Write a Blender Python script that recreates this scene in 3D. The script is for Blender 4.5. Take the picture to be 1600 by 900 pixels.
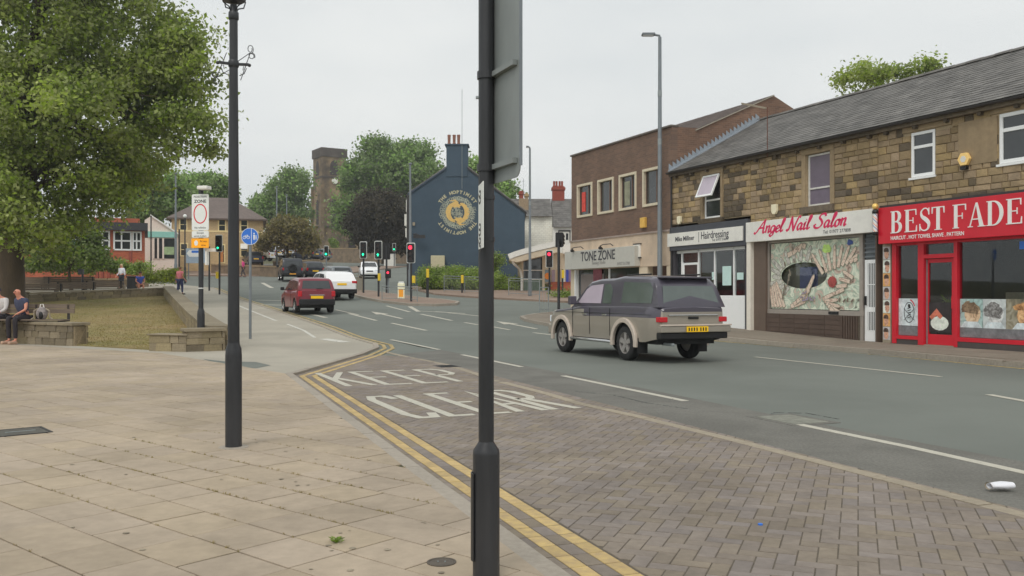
import bpy, bmesh, math, random
import numpy as np
from mathutils import Vector, Matrix
random.seed(7); rng = np.random.default_rng(7)
S = bpy.context.scene
for o in list(bpy.data.objects): bpy.data.objects.remove(o)
R = math.radians
# ------------------------------------------------------------ camera, sky, sun, exposure
CAMH, FPX = 1.43, 1411.0
cam = bpy.data.cameras.new('camera'); camo = bpy.data.objects.new('camera', cam); S.collection.objects.link(camo)
camo.location = (0, 0, CAMH); camo.rotation_euler = (R(90), 0, 0)
cam.sensor_width = 36; cam.lens = FPX/1600*36; cam.shift_y = 8/1600; cam.clip_start = .05; cam.clip_end = 6000
S.camera = camo
S.render.resolution_x, S.render.resolution_y = 1024, 576
W = bpy.data.worlds.new('World'); S.world = W; W.use_nodes = True
wn, wl = W.node_tree.nodes, W.node_tree.links
wn.clear()
SUN_EL, SUN_AZ = 52, 200      # azimuth clockwise from +Y: the veiled sun stands behind the camera, a little left
wo = wn.new('ShaderNodeOutputWorld'); bg = wn.new('ShaderNodeBackground'); bg2 = wn.new('ShaderNodeBackground')
sky = wn.new('ShaderNodeTexSky'); sky.sky_type = 'NISHITA'; sky.sun_disc = False
sky.sun_elevation = R(SUN_EL); sky.sun_rotation = R(SUN_AZ); sky.dust_density = 4
wl.new(sky.outputs[0], bg.inputs[0]); bg.inputs[1].default_value = .07
tc = wn.new('ShaderNodeTexCoord'); mp = wn.new('ShaderNodeMapping'); mp.inputs['Scale'].default_value = (1, 1, 3.2)
nz = wn.new('ShaderNodeTexNoise'); nz.inputs['Scale'].default_value = 1.6; nz.inputs['Detail'].default_value = 6; nz.inputs['Roughness'].default_value = .55
rp = wn.new('ShaderNodeValToRGB')
rp.color_ramp.elements[0].position = .3; rp.color_ramp.elements[0].color = (.66, .70, .715, 1)
rp.color_ramp.elements[1].position = .72; rp.color_ramp.elements[1].color = (.85, .865, .85, 1)
wl.new(tc.outputs['Generated'], mp.inputs[0]); wl.new(mp.outputs[0], nz.inputs[0]); wl.new(nz.outputs[0], rp.inputs[0])
wl.new(rp.outputs[0], bg2.inputs[0]); bg2.inputs[1].default_value = 1.1
mx = wn.new('ShaderNodeMixShader'); mx.inputs[0].default_value = .93
wl.new(bg.outputs[0], mx.inputs[1]); wl.new(bg2.outputs[0], mx.inputs[2]); wl.new(mx.outputs[0], wo.inputs[0])
sl = bpy.data.lights.new('sun', 'SUN'); so = bpy.data.objects.new('sun', sl); S.collection.objects.link(so)
sl.energy = 1.0; sl.angle = R(24); sl.color = (1, .96, .9)
so.rotation_euler = (R(90-SUN_EL), 0, R(180-SUN_AZ))
S.view_settings.view_transform = 'Standard'; S.view_settings.look = 'None'; S.view_settings.exposure = 0; S.view_settings.gamma = 1
S.render.engine = 'CYCLES'
# ------------------------------------------------------------ height of the ground, pixels to points
_gy = np.array([-900, 24, 30, 39, 50, 56, 66, 76, 82, 103, 140, 220, 400, 1500, 5000.])
_gz = np.array([0, 0, .17, .55, 1.05, 1.35, 1.86, 2.42, 2.8, 4.0, 6.0, 10.5, 15, 24, 24.])
def G(y): return float(np.interp(y, _gy, _gz))
def gp(px, py, off=0.):
    """point of the ground seen at a pixel of the 1600 x 900 photograph"""
    k = (px-800)/FPX; m = (458-py)/FPX; t = 2.; st = .25
    while t < 900:
        if CAMH+m*t < G(t)+off:
            a, b = t-st, t
            for _ in range(24):
                c = (a+b)/2
                if CAMH+m*c < G(c)+off: b = c
                else: a = c
            return (k*b, b)
        t += st
    return (k*t, t)
def at(px, py, t): return ((px-800)/FPX*t, t, CAMH+(458-py)/FPX*t)
U = (-.397, .918); N = (.918, .397)       # along the street (away), across it (to the right)
ROT = math.atan2(-.918, .397)
def sd(s, d): return (s*U[0]+d*N[0], s*U[1]+d*N[1])
# ------------------------------------------------------------ materials
def C(r, g, b, k=1.):
    f = lambda c: (c/12.92 if c <= .04045 else ((c+.055)/1.055)**2.4)/k
    return (f(r/255), f(g/255), f(b/255))
def mat(name, col, rough=.8, var=.15, scale=6., bump=0., bscale=40., metal=0., spec=.5, col2=None, rnd=0., big=0., bigscale=.35,
        emit=0., coat=0., trans=0., wear=0., wearscale=18., stretch=None, sat=0., coord='obj'):
    m = bpy.data.materials.new(name); m.use_nodes = True; nt = m.node_tree; n = nt.nodes; l = nt.links
    b = n['Principled BSDF']; b.inputs['Roughness'].default_value = rough; b.inputs['Metallic'].default_value = metal
    b.inputs['Specular IOR Level'].default_value = spec; b.inputs['Coat Weight'].default_value = coat
    c = (*col, 1)
    g = n.new('ShaderNodeNewGeometry'); t = n.new('ShaderNodeTexCoord')
    src = t.outputs['Object'] if coord == 'obj' else g.outputs['Position']
    if stretch:
        mpn = n.new('ShaderNodeMapping'); mpn.inputs['Scale'].default_value = stretch; l.new(src, mpn.inputs[0]); src = mpn.outputs[0]
    out = None
    if var or col2:
        z = n.new('ShaderNodeTexNoise'); z.inputs['Scale'].default_value = scale; z.inputs['Detail'].default_value = 5; z.inputs['Roughness'].default_value = .6
        l.new(src, z.inputs[0])
        r = n.new('ShaderNodeValToRGB'); e = r.color_ramp.elements; e[0].position = .3; e[1].position = .7
        if col2: e[0].color = (*col2, 1); e[1].color = c
        else:
            e[0].color = (*[max(0, v*(1-var)) for v in col], 1); e[1].color = (*[v*(1+var) for v in col], 1)
        l.new(z.outputs[0], r.inputs[0]); out = r.outputs[0]
    def mul(o, valsock, lo, hi):
        mr = n.new('ShaderNodeMapRange'); mr.inputs[1].default_value = 0; mr.inputs[2].default_value = 1; mr.inputs[3].default_value = lo; mr.inputs[4].default_value = hi
        l.new(valsock, mr.inputs[0]); h = n.new('ShaderNodeVectorMath'); h.operation = 'SCALE'
        if o is None: h.inputs[0].default_value = col
        else: l.new(o, h.inputs[0])
        l.new(mr.outputs[0], h.inputs['Scale']); return h.outputs[0]
    if rnd:
        oi = n.new('ShaderNodeObjectInfo'); at_ = n.new('ShaderNodeAttribute'); at_.attribute_name = 'rnd'
        ad = n.new('ShaderNodeMath'); ad.operation = 'ADD'; l.new(oi.outputs['Random'], ad.inputs[0]); l.new(at_.outputs['Fac'], ad.inputs[1])
        fr = n.new('ShaderNodeMath'); fr.operation = 'FRACT'; l.new(ad.outputs[0], fr.inputs[0])
        out = mul(out, fr.outputs[0], 1-rnd, 1+rnd)
        if sat:
            m2 = n.new('ShaderNodeMath'); m2.operation = 'MULTIPLY'; m2.inputs[1].default_value = 7.31; l.new(fr.outputs[0], m2.inputs[0])
            f2 = n.new('ShaderNodeMath'); f2.operation = 'FRACT'; l.new(m2.outputs[0], f2.inputs[0])
            hs = n.new('ShaderNodeHueSaturation'); mr = n.new('ShaderNodeMapRange'); mr.inputs[3].default_value = 1-sat; mr.inputs[4].default_value = 1+sat
            l.new(f2.outputs[0], mr.inputs[0]); l.new(mr.outputs[0], hs.inputs['Saturation']); l.new(out, hs.inputs['Color'])
            m3 = n.new('ShaderNodeMapRange'); m3.inputs[3].default_value = .5-.05*sat; m3.inputs[4].default_value = .5+.05*sat; l.new(f2.outputs[0], m3.inputs[0]); l.new(m3.outputs[0], hs.inputs['Hue']); out = hs.outputs[0]
    if big:
        z = n.new('ShaderNodeTexNoise'); z.inputs['Scale'].default_value = bigscale; z.inputs['Detail'].default_value = 7; z.inputs['Roughness'].default_value = .62; z.inputs['Distortion'].default_value = .4
        l.new(g.outputs['Position'], z.inputs[0])
        sm = n.new('ShaderNodeMapRange'); sm.interpolation_type = 'SMOOTHSTEP'; sm.inputs[1].default_value = .35; sm.inputs[2].default_value = .65; l.new(z.outputs[0], sm.inputs[0])
        out = mul(out, sm.outputs[0], 1-big, 1+big)
    if out is not None: l.new(out, b.inputs['Base Color'])
    else: b.inputs['Base Color'].default_value = c
    if bump:
        z = n.new('ShaderNodeTexNoise'); z.inputs['Scale'].default_value = bscale; z.inputs['Detail'].default_value = 4; l.new(src, z.inputs[0])
        bp = n.new('ShaderNodeBump'); bp.inputs['Strength'].default_value = bump; bp.inputs['Distance'].default_value = .02; l.new(z.outputs[0], bp.inputs['Height']); l.new(bp.outputs[0], b.inputs['Normal'])
    if emit: b.inputs['Emission Color'].default_value = c; b.inputs['Emission Strength'].default_value = emit
    last = b.outputs[0]
    if trans:
        tr = n.new('ShaderNodeBsdfTranslucent'); ms = n.new('ShaderNodeMixShader'); ms.inputs[0].default_value = trans
        if out is not None: l.new(out, tr.inputs[0])
        else: tr.inputs[0].default_value = c
        l.new(last, ms.inputs[1]); l.new(tr.outputs[0], ms.inputs[2]); last = ms.outputs[0]
    if wear:
        z = n.new('ShaderNodeTexNoise'); z.inputs['Scale'].default_value = wearscale; z.inputs['Detail'].default_value = 8; z.inputs['Roughness'].default_value = .7; l.new(g.outputs['Position'], z.inputs[0])
        r = n.new('ShaderNodeMapRange'); r.inputs[1].default_value = wear-.04; r.inputs[2].default_value = wear+.05; l.new(z.outputs[0], r.inputs[0])
        tr = n.new('ShaderNodeBsdfTransparent'); ms = n.new('ShaderNodeMixShader'); l.new(r.outputs[0], ms.inputs[0]); l.new(tr.outputs[0], ms.inputs[1]); l.new(last, ms.inputs[2]); last = ms.outputs[0]
    l.new(last, n['Material Output'].inputs[0])
    return m
def photo_mat(name, cols, scale, k=None, dist=1.2, rough=.5):
    """a print that reads as a photograph: several colours melting into each other"""
    k = k or V; m = bpy.data.materials.new(name); m.use_nodes = True; n = m.node_tree.nodes; l = m.node_tree.links; b = n['Principled BSDF']; b.inputs['Roughness'].default_value = rough
    t = n.new('ShaderNodeTexCoord'); z = n.new('ShaderNodeTexNoise'); z.inputs['Scale'].default_value = scale; z.inputs['Detail'].default_value = 4; z.inputs['Distortion'].default_value = dist; l.new(t.outputs['Object'], z.inputs[0])
    r = n.new('ShaderNodeValToRGB'); e = r.color_ramp.elements; p = np.linspace(.28, .72, len(cols))
    while len(e) < len(cols): e.new(.5)
    for i, c in enumerate(cols): e[i].position = float(p[i]); e[i].color = (*C(*c, k), 1)
    l.new(z.outputs[0], r.inputs[0]); l.new(r.outputs[0], b.inputs['Base Color']); return m
def glass_mat(name, tint=(.5, .55, .55), refl=.25, rough=.02):
    m = bpy.data.materials.new(name); m.use_nodes = True; nt = m.node_tree; n = nt.nodes; l = nt.links; n.remove(n['Principled BSDF'])
    t = n.new('ShaderNodeBsdfTransparent'); t.inputs[0].default_value = (*tint, 1); g = n.new('ShaderNodeBsdfGlossy'); g.inputs['Roughness'].default_value = rough
    f = n.new('ShaderNodeLayerWeight'); f.inputs[0].default_value = .5; pw = n.new('ShaderNodeMath'); pw.operation = 'POWER'; pw.inputs[1].default_value = 3; l.new(f.outputs['Facing'], pw.inputs[0]); ma = n.new('ShaderNodeMath'); ma.operation = 'MULTIPLY_ADD'; ma.inputs[1].default_value = .7; ma.inputs[2].default_value = .05; l.new(pw.outputs[0], ma.inputs[0]); x = n.new('ShaderNodeMixShader')
    l.new(ma.outputs[0], x.inputs[0]); l.new(t.outputs[0], x.inputs[1]); l.new(g.outputs[0], x.inputs[2]); l.new(x.outputs[0], n['Material Output'].inputs[0]); return m
def brick_mat(name, c1, c2, mortar, wx=.215, wz=.065, mort=.01, axis='x', big=.15):
    m = mat(name, c1, .9, .1); n = m.node_tree.nodes; l = m.node_tree.links; b = n['Principled BSDF']
    for k in list(b.inputs['Base Color'].links): l.remove(k)
    t = n.new('ShaderNodeTexCoord'); s = n.new('ShaderNodeSeparateXYZ'); c = n.new('ShaderNodeCombineXYZ'); l.new(t.outputs['Object'], s.inputs[0])
    l.new(s.outputs[0 if axis == 'x' else 1], c.inputs[0]); l.new(s.outputs[2], c.inputs[1])
    k = n.new('ShaderNodeTexBrick'); k.inputs['Scale'].default_value = 1; k.inputs['Brick Width'].default_value = wx+mort; k.inputs['Row Height'].default_value = wz+mort
    k.inputs['Mortar Size'].default_value = mort*.5; k.inputs['Mortar Smooth'].default_value = .3; k.inputs['Color1'].default_value = (*c1, 1); k.inputs['Color2'].default_value = (*c2, 1); k.inputs['Mortar'].default_value = (*mortar, 1)
    l.new(c.outputs[0], k.inputs[0])
    z = n.new('ShaderNodeTexNoise'); z.inputs['Scale'].default_value = .6; z.inputs['Detail'].default_value = 6; l.new(t.outputs['Object'], z.inputs[0])
    mr = n.new('ShaderNodeMapRange'); mr.inputs[1].default_value = .35; mr.inputs[2].default_value = .65; mr.inputs[3].default_value = 1-big; mr.inputs[4].default_value = 1+big; l.new(z.outputs[0], mr.inputs[0])
    h = n.new('ShaderNodeVectorMath'); h.operation = 'SCALE'; l.new(k.outputs[0], h.inputs[0]); l.new(mr.outputs[0], h.inputs['Scale']); l.new(h.outputs[0], b.inputs['Base Color'])
    bp = n.new('ShaderNodeBump'); bp.invert = True; bp.inputs['Strength'].default_value = .5; bp.inputs['Distance'].default_value = .008; l.new(k.outputs['Fac'], bp.inputs['Height']); l.new(bp.outputs[0], b.inputs['Normal'])
    return m
V = .68   # light on upright faces compared with a photograph value of one
M = {}
M['asphalt'] = mat('asphalt', C(122,126,119,1.0), .9, .17, 90, .35, 160, spec=.3, big=.08, bigscale=.22, coord='w')
M['asphalt_old'] = mat('asphalt_old', C(122,120,113,1.05), .9, .2, 40, .4, 120, spec=.3, big=.12, bigscale=.8, coord='w')
M['footway'] = mat('footway', C(178,171,156,1.06), .9, .07, 30, .2, 120, big=.1, bigscale=.3, coord='w')
M['dirt'] = mat('dirt', C(84,76,56,1.5), .95, .4, 1.1, coord='w', col2=C(66,78,38,1.3))
M['flag'] = mat('flagstone', C(181,165,144,1.1), .85, .09, 9, .15, 140, spec=.3, rnd=.05, big=.14, bigscale=.42, sat=.06)
M['kerb'] = mat('kerb_concrete', C(172,162,148,1.08), .85, .12, 20, .2, 120, rnd=.07)
M['sett'] = mat('sett_stone', C(168,156,136,1.12), .85, .14, 20, .2, 120, rnd=.1)
M['block'] = mat('paving_block', C(144,133,122,1.08), .85, .1, 16, .2, 150, spec=.3, rnd=.09, big=.11, bigscale=1.1, sat=.25)
M['block_yellow'] = mat('paving_block_yellow_paint', C(212,184,120,1.05), .75, .16, 14, .15, 130, rnd=.12, col2=C(186,160,118,1.1))
M['joint'] = mat('joint_sand', C(106,97,84,1.1), .95, .25, 30, coord='w')
M['white_paint'] = mat('road_paint_white', C(205,200,184,1.1), .7, .08, 12, coord='w', wear=.335, wearscale=9)
M['white_paint_worn'] = mat('road_paint_worn', C(214,211,200,1.0), .7, .08, 12, coord='w', wear=.4, wearscale=14)
M['yellow_paint'] = mat('road_paint_yellow', C(196,172,118,1.1), .7, .15, 12, coord='w', wear=.42, wearscale=9)
M['pave_r'] = mat('pavement_flag_brown', C(150,139,124,1.15), .88, .08, 8, .15, 100, rnd=.06, big=.08, bigscale=.5)
M['grass'] = mat('grass', C(136,130,84,1.05), .95, .2, .3, .3, 60, coord='w', col2=C(166,146,108,1.05), spec=.1, big=.1, bigscale=1.5)
M['blade'] = mat('grass_blade', C(136,130,82,.9), .9, .1, .3, rnd=.14, sat=.2, trans=.3, coord='w', col2=C(166,146,106,.9), spec=.1)
M['verge'] = mat('verge_earth', C(120,112,80,1.2), .95, .2, 3, coord='w', col2=C(96,100,56,1.2))
M['black_paint'] = mat('black_paint', C(52,53,56,1.12), .45, .3, 9, .12, 60, stretch=(1,1,.15), coat=.1)
M['grey_metal'] = mat('grey_metal', C(126,132,136,.9), .5, .08, 6, metal=.2)
M['galv'] = mat('galvanised', C(140,146,146,.8), .5, .12, 10, metal=.35)
M['signback'] = mat('sign_back', C(128,133,131,.8), .5, .16, 3, metal=.15, stretch=(1,1,.4))
M['white'] = mat('white_plastic', C(222,224,220,V*1.15), .4, .03, 4)
M['offwhite'] = mat('off_white', C(205,203,196,V), .6, .07, 4, big=.04)
M['black'] = mat('black_plain', (.012,.012,.013), .45, 0)
M['dark'] = mat('dark_matt', (.03,.03,.03), .8, .2)
M['red_ring'] = mat('sign_red', C(190,40,50,V), .4, 0)
M['blue_sign'] = mat('sign_blue', C(46,104,190,V), .4, .05)
M['amber_sign'] = mat('sign_amber', C(240,160,20,V), .45, .05)
M['yellow_box'] = mat('yellow_plastic', C(205,176,44,V), .4, .08)
M['stone'] = mat('wall_stone', C(142,123,95,V*1.03), .9, .2, 9, .6, 40, rnd=.22, sat=.12, big=.17, bigscale=.8)
M['stone_garden'] = mat('garden_stone', C(134,122,98,V*1.15), .9, .22, 7, .5, 60, rnd=.14, sat=.1, big=.15, bigscale=.8)
M['stone_garden_dark'] = mat('garden_stone_dark', C(112,102,84,V*1.15), .9, .22, 7, .5, 60, rnd=.14, sat=.1, big=.15, bigscale=.8)
M['coping'] = mat('coping_stone', C(150,138,116,1.1), .9, .16, 5, .3, 60, rnd=.08, big=.12)
M['stone_dark'] = mat('wall_stone_sooty', C(90,80,66,V), .92, .25, 9, .5, 60, rnd=.3, sat=.1)
M['stone_dress'] = mat('dressed_stone', C(140,122,96,V), .85, .14, 5, .3, 60, rnd=.08, big=.1)
M['mortar'] = mat('mortar', C(160,143,116,V), .95, .14, 14, .3, 90, big=.16)
M['slate'] = mat('roof_slate', C(112,109,105,1.0), .7, .2, 2.2, .3, 40, rnd=.17, big=.17, bigscale=1.3)
M['tile'] = mat('roof_tile', C(112,100,94,1.0), .85, .14, 3, rnd=.1, big=.08)
M['lead'] = mat('lead', C(150,158,166,.95), .5, .12, 8)
M['gutter'] = mat('gutter_black', C(48,46,46,V), .5, .1, 6)
M['upvc'] = mat('white_upvc', C(226,227,226,V*1.12), .35, .03, 6)
M['cream_frame'] = mat('cream_frame', C(190,180,158,V), .7, .08, 6)
M['cream'] = mat('cream_render', C(188,174,152,V), .85, .1, 2, .1, 60, big=.08)
M['dark_glass'] = mat('window_glass_dark', C(62,66,68,1.3), .06, .25, 1.2, spec=.9)
M['purple_glass'] = mat('window_blind_purple', C(118,108,122,V*1.2), .12, .12, 2, spec=.8)
M['lilac_glass'] = mat('frosted_lilac_glass', C(172,160,172,V*1.1), .2, .06, 2, spec=.7)
M['glass'] = glass_mat('shop_glass', (.87,.9,.9), .3)
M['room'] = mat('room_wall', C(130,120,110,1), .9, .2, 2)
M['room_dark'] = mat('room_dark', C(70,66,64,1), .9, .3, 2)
M['red'] = mat('red_paint', C(190,30,46,V*1.05), .35, .06, 2, spec=.5)
M['green_glow'] = mat('signal_green', (.02,1,.45), .4, 0, emit=2.2)
M['red_glow'] = mat('signal_red', (1,.03,.07), .4, 0, emit=2.2)
M['lens_off'] = mat('signal_lens_off', (.05,.03,.025), .25, 0)
M['skin'] = mat('skin', C(190,130,108,V*1.05), .6, .06, 8)
M['rubber'] = mat('rubber', (.02,.02,.02), .8, .2, 20)
M['chrome'] = mat('chrome', (.6,.6,.6), .2, 0, metal=.9)
M['plate_yellow'] = mat('number_plate_yellow', C(232,185,20,V), .4, .03)
M['plate_white'] = mat('number_plate_white', C(220,220,210,V), .4, .03)
M['tail_red'] = mat('tail_lamp_red', C(170,24,34,V), .25, .1)
M['lamp_glass'] = mat('lamp_glass', C(205,210,215,V), .15, .05)
M['bark'] = mat('bark', C(84,72,58,.9), .95, .3, 3, .8, 20, stretch=(1,1,.25))
M['wood'] = mat('bench_wood', C(104,92,80,V), .8, .25, 6, .2, 40, stretch=(.3,3,3))
M['brown_tile'] = mat('brown_tile', C(78,64,56,V), .5, .12, 3, rnd=.1)
M['concrete'] = mat('concrete', C(172,164,148,1.05), .85, .1, 10, .2, 60, rnd=.05)
M['blue_wall'] = mat('blue_painted_render', C(62,77,90,V*1.12), .85, .05, 2, .15, 60, big=.05)
M['gold'] = mat('mural_gold', C(196,164,100,V), .8, .08, 6)
M['mural_grey'] = mat('mural_grey', C(150,152,136,V), .8, .3, 3)
M['white_brick'] = brick_mat('white_painted_brick', C(214,212,200,V*1.05), C(205,202,190,V*1.05), C(180,176,164,V), .3, .14, .02)
M['brick'] = brick_mat('brown_brick', C(110,88,74,V), C(96,78,68,V), C(108,94,84,V))
M['brick_y'] = brick_mat('brown_brick_side', C(116,90,74,V), C(100,78,66,V), C(124,104,88,V), axis='y')
M['brick_red'] = brick_mat('red_brick', C(168,88,62,V), C(146,76,56,V), C(150,110,88,V), axis='x')
M['ochre_brick'] = brick_mat('ochre_brick', C(178,154,116,V), C(166,142,106,V), C(172,156,124,V), big=.06)
M['chim_red'] = mat('chimney_red', C(136,70,58,V*1.1), .9, .14, 6)
M['pot'] = mat('chimney_pot', C(132,92,76,V*1.1), .8, .1, 6)
M['church'] = mat('church_stone', C(138,118,90,V), .95, .3, .35, .3, 3, col2=C(66,58,52,V), big=.25, bigscale=.25)
M['church_dark'] = mat('church_sooty_stone', C(72,65,60,V), .95, .25, .6, big=.15, bigscale=.3)
M['church_win'] = mat('church_louvre', C(56,50,48,V), .9, .2, 3)
M['teal'] = mat('teal_fascia', C(130,180,168,V), .6, .06)
M['pinkwhite'] = mat('pale_render', C(206,192,180,V), .85, .05)
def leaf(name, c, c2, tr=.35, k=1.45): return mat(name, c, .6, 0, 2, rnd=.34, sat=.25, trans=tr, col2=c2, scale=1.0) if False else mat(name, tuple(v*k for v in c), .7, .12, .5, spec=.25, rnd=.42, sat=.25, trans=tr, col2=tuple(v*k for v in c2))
M['leaf'] = leaf('leaf_bright', C(154,164,92,1.0), C(110,126,64,1.0), tr=.45, k=1.5)
M['leaf2'] = leaf('leaf_mid', C(122,138,74,1.0), C(90,106,58,1.0))
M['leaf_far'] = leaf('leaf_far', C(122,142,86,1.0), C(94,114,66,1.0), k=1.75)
M['leaf_purple'] = leaf('leaf_purple', C(82,74,60,1.0), C(62,60,48,1.0), k=1.3)
M['leaf_bronze'] = leaf('leaf_bronze', C(122,112,76,1.0), C(96,92,60,1.0))
M['leaf_yellow'] = leaf('leaf_yellow', C(150,156,66,1.0), C(110,128,60,1.0))
M['hedge'] = leaf('leaf_hedge', C(134,150,78,1.0), C(104,122,62,1.0), k=1.5)
# ------------------------------------------------------------ mesh builder
COL = S.collection
def tag(o, label=None, cat=None, group=None, kind=None):
    if label: o['label'] = label
    if cat: o['category'] = cat
    if group: o['group'] = group
    if kind: o['kind'] = kind
    return o
def thing(name, label, cat, loc=(0,0,0), rotz=0., group=None):
    o = bpy.data.objects.new(name, None); o.empty_display_size = .2; COL.objects.link(o)
    o.location = loc; o.rotation_euler = (0, 0, rotz); return tag(o, label, cat, group)
def link(name, me, parent=None, loc=None, scale=None, rot=None):
    o = bpy.data.objects.new(name, me); COL.objects.link(o); o.parent = parent
    if loc: o.location = loc
    if scale: o.scale = scale
    if rot: o.rotation_euler = rot
    return o
def children(o): return [c for c in bpy.data.objects if c.parent == o]
def dup(root, loc, rotz, label, group=None):
    kids = {}
    for c in bpy.data.objects:
        if c.parent: kids.setdefault(c.parent.name, []).append(c)
    def cp(o, par):
        c = o.copy(); COL.objects.link(c); c.parent = par
        for k in kids.get(o.name, []): cp(k, c)
        return c
    r = cp(root, None); r.location = loc; r.rotation_euler = (0, 0, rotz); r['label'] = label
    if group: r['group'] = group
    return r
class MB:
    def __init__(s): s.v = []; s.f = []; s.m = []; s.r = []; s.mi = 0; s.rv = 0.
    def add(s, vs, fs):
        b = len(s.v); s.v += [tuple(p) for p in vs]
        for f in fs: s.f.append([b+i for i in f]); s.m.append(s.mi); s.r.append(s.rv)
        return s
    def hexa(s, p):   # p: 8 points, bottom 4 ccw then top 4 ccw
        return s.add(p, [(3,2,1,0),(4,5,6,7),(0,1,5,4),(1,2,6,5),(2,3,7,6),(3,0,4,7)])
    def box(s, x0, x1, y0, y1, z0, z1):
        return s.hexa([(x0,y0,z0),(x1,y0,z0),(x1,y1,z0),(x0,y1,z0),(x0,y0,z1),(x1,y0,z1),(x1,y1,z1),(x0,y1,z1)])
    def obox(s, c, size, M3):
        hx, hy, hz = [q/2 for q in size]; c = Vector(c)
        return s.hexa([c+M3@Vector(p) for p in [(-hx,-hy,-hz),(hx,-hy,-hz),(hx,hy,-hz),(-hx,hy,-hz),(-hx,-hy,hz),(hx,-hy,hz),(hx,hy,hz),(-hx,hy,hz)]])
    def bar(s, a, b, w, h=None):
        a, b = Vector(a), Vector(b); d = b-a; L = d.length; q = d.to_track_quat('X', 'Z').to_matrix()
        return s.obox((a+b)/2, (L, w, h or w), q)
    def cyl(s, a, b, r0, r1=None, n=12, cap=True):
        r1 = r0 if r1 is None else r1; a, b = Vector(a), Vector(b); q = (b-a).to_track_quat('Z', 'X').to_matrix(); vs = []
        for p, r in ((a, r0), (b, r1)):
            for i in range(n):
                t = 2*math.pi*i/n; vs.append(p+q@Vector((r*math.cos(t), r*math.sin(t), 0)))
        fs = [(i, (i+1) % n, n+(i+1) % n, n+i) for i in range(n)]
        if cap: fs += [tuple(range(n-1, -1, -1)), tuple(range(n, 2*n))]
        return s.add(vs, fs)
    def tube(s, pts, r, n=8, closed=False):
        pts = [Vector(p) for p in pts]; k = len(pts); rs = r if isinstance(r, (list, tuple)) else [r]*k; vs = []; ref = Vector((0, 0, 1))
        up = None
        for i, p in enumerate(pts):
            d = (pts[min(i+1, k-1)]-pts[max(i-1, 0)]).normalized()
            if up is None:
                up = Vector((0,0,1)) if abs(d.z) < .9 else Vector((1,0,0))
            up = (up-d*up.dot(d)).normalized(); x = d.cross(up)
            for j in range(n):
                t = 2*math.pi*j/n; vs.append(p+(up*math.cos(t)+x*math.sin(t))*rs[i])
        fs = [(i*n+j, i*n+(j+1) % n, (i+1)*n+(j+1) % n, (i+1)*n+j) for i in range(k-1) for j in range(n)]
        fs += [tuple(range(n-1, -1, -1)), tuple(range((k-1)*n, k*n))]
        return s.add(vs, fs)
    def lathe(s, prof, c=(0,0,0), n=16):
        vs = []; k = len(prof)
        for r, z in prof:
            for j in range(n):
                t = 2*math.pi*j/n; vs.append((c[0]+r*math.cos(t), c[1]+r*math.sin(t), c[2]+z))
        fs = [(i*n+j, i*n+(j+1) % n, (i+1)*n+(j+1) % n, (i+1)*n+j) for i in range(k-1) for j in range(n)]
        fs += [tuple(range(n-1, -1, -1)), tuple(range((k-1)*n, k*n))]
        return s.add(vs, fs)
    def ball(s, c, r, n=12, m=8):
        if not isinstance(r, (tuple, list)): r = (r, r, r)
        vs = [(c[0], c[1], c[2]-r[2])]; fs = []
        for i in range(1, m):
            a = -math.pi/2+math.pi*i/m
            for j in range(n):
                t = 2*math.pi*j/n; vs.append((c[0]+r[0]*math.cos(a)*math.cos(t), c[1]+r[1]*math.cos(a)*math.sin(t), c[2]+r[2]*math.sin(a)))
        vs.append((c[0], c[1], c[2]+r[2])); T = len(vs)-1
        for j in range(n): fs.append((0, 1+(j+1) % n, 1+j)); fs.append((T, T-n+j, T-n+(j+1) % n))
        for i in range(m-2):
            for j in range(n): fs.append((1+i*n+j, 1+i*n+(j+1) % n, 1+(i+1)*n+(j+1) % n, 1+(i+1)*n+j))
        return s.add(vs, fs)
    def prism(s, poly, h0, h1, fr):
        """extrude a 2-D outline between two heights of the frame fr(x,y,h)"""
        a = sum(poly[i][0]*poly[(i+1) % len(poly)][1]-poly[(i+1) % len(poly)][0]*poly[i][1] for i in range(len(poly)))
        if a < 0: poly = poly[::-1]
        n = len(poly); vs = [fr(x, y, h0) for x, y in poly]+[fr(x, y, h1) for x, y in poly]
        return s.add(vs, [tuple(range(n-1, -1, -1)), tuple(range(n, 2*n))]+[(i, (i+1) % n, n+(i+1) % n, n+i) for i in range(n)])
    def ribbon(s, pts, w, h0, h1, fr):
        """2-D polyline of given width(s) as one raised strip; every segment its own slice, joined"""
        L, Rr = offs(pts, w); n = len(pts)
        vs = [fr(x, y, h0) for x, y in L+Rr]+[fr(x, y, h1) for x, y in L+Rr]; fs = []
        for i in range(n-1):
            fs += [(i, i+1, n+i+1, n+i), (2*n+i, 3*n+i, 3*n+i+1, 2*n+i+1), (i, 2*n+i, 2*n+i+1, i+1), (n+i+1, 3*n+i+1, 3*n+i, n+i)]
        fs += [(0, n, 3*n, 2*n), (n-1, 3*n-1, 4*n-1, 2*n-1)]
        return s.add(vs, fs)
    def mesh(s, name, mats, smooth=None):
        me = bpy.data.meshes.new(name); me.from_pydata(s.v, [], s.f)
        for m_ in (mats if isinstance(mats, (list, tuple)) else [mats]): me.materials.append(m_)
        if any(s.m): me.polygons.foreach_set('material_index', s.m)
        if any(s.r):
            a = me.attributes.new('rnd', 'FLOAT', 'FACE'); a.data.foreach_set('value', s.r)
        if smooth is not None:
            me.polygons.foreach_set('use_smooth', [True]*len(s.f)); me.set_sharp_from_angle(angle=R(smooth))
        me.update(); return me
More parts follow.
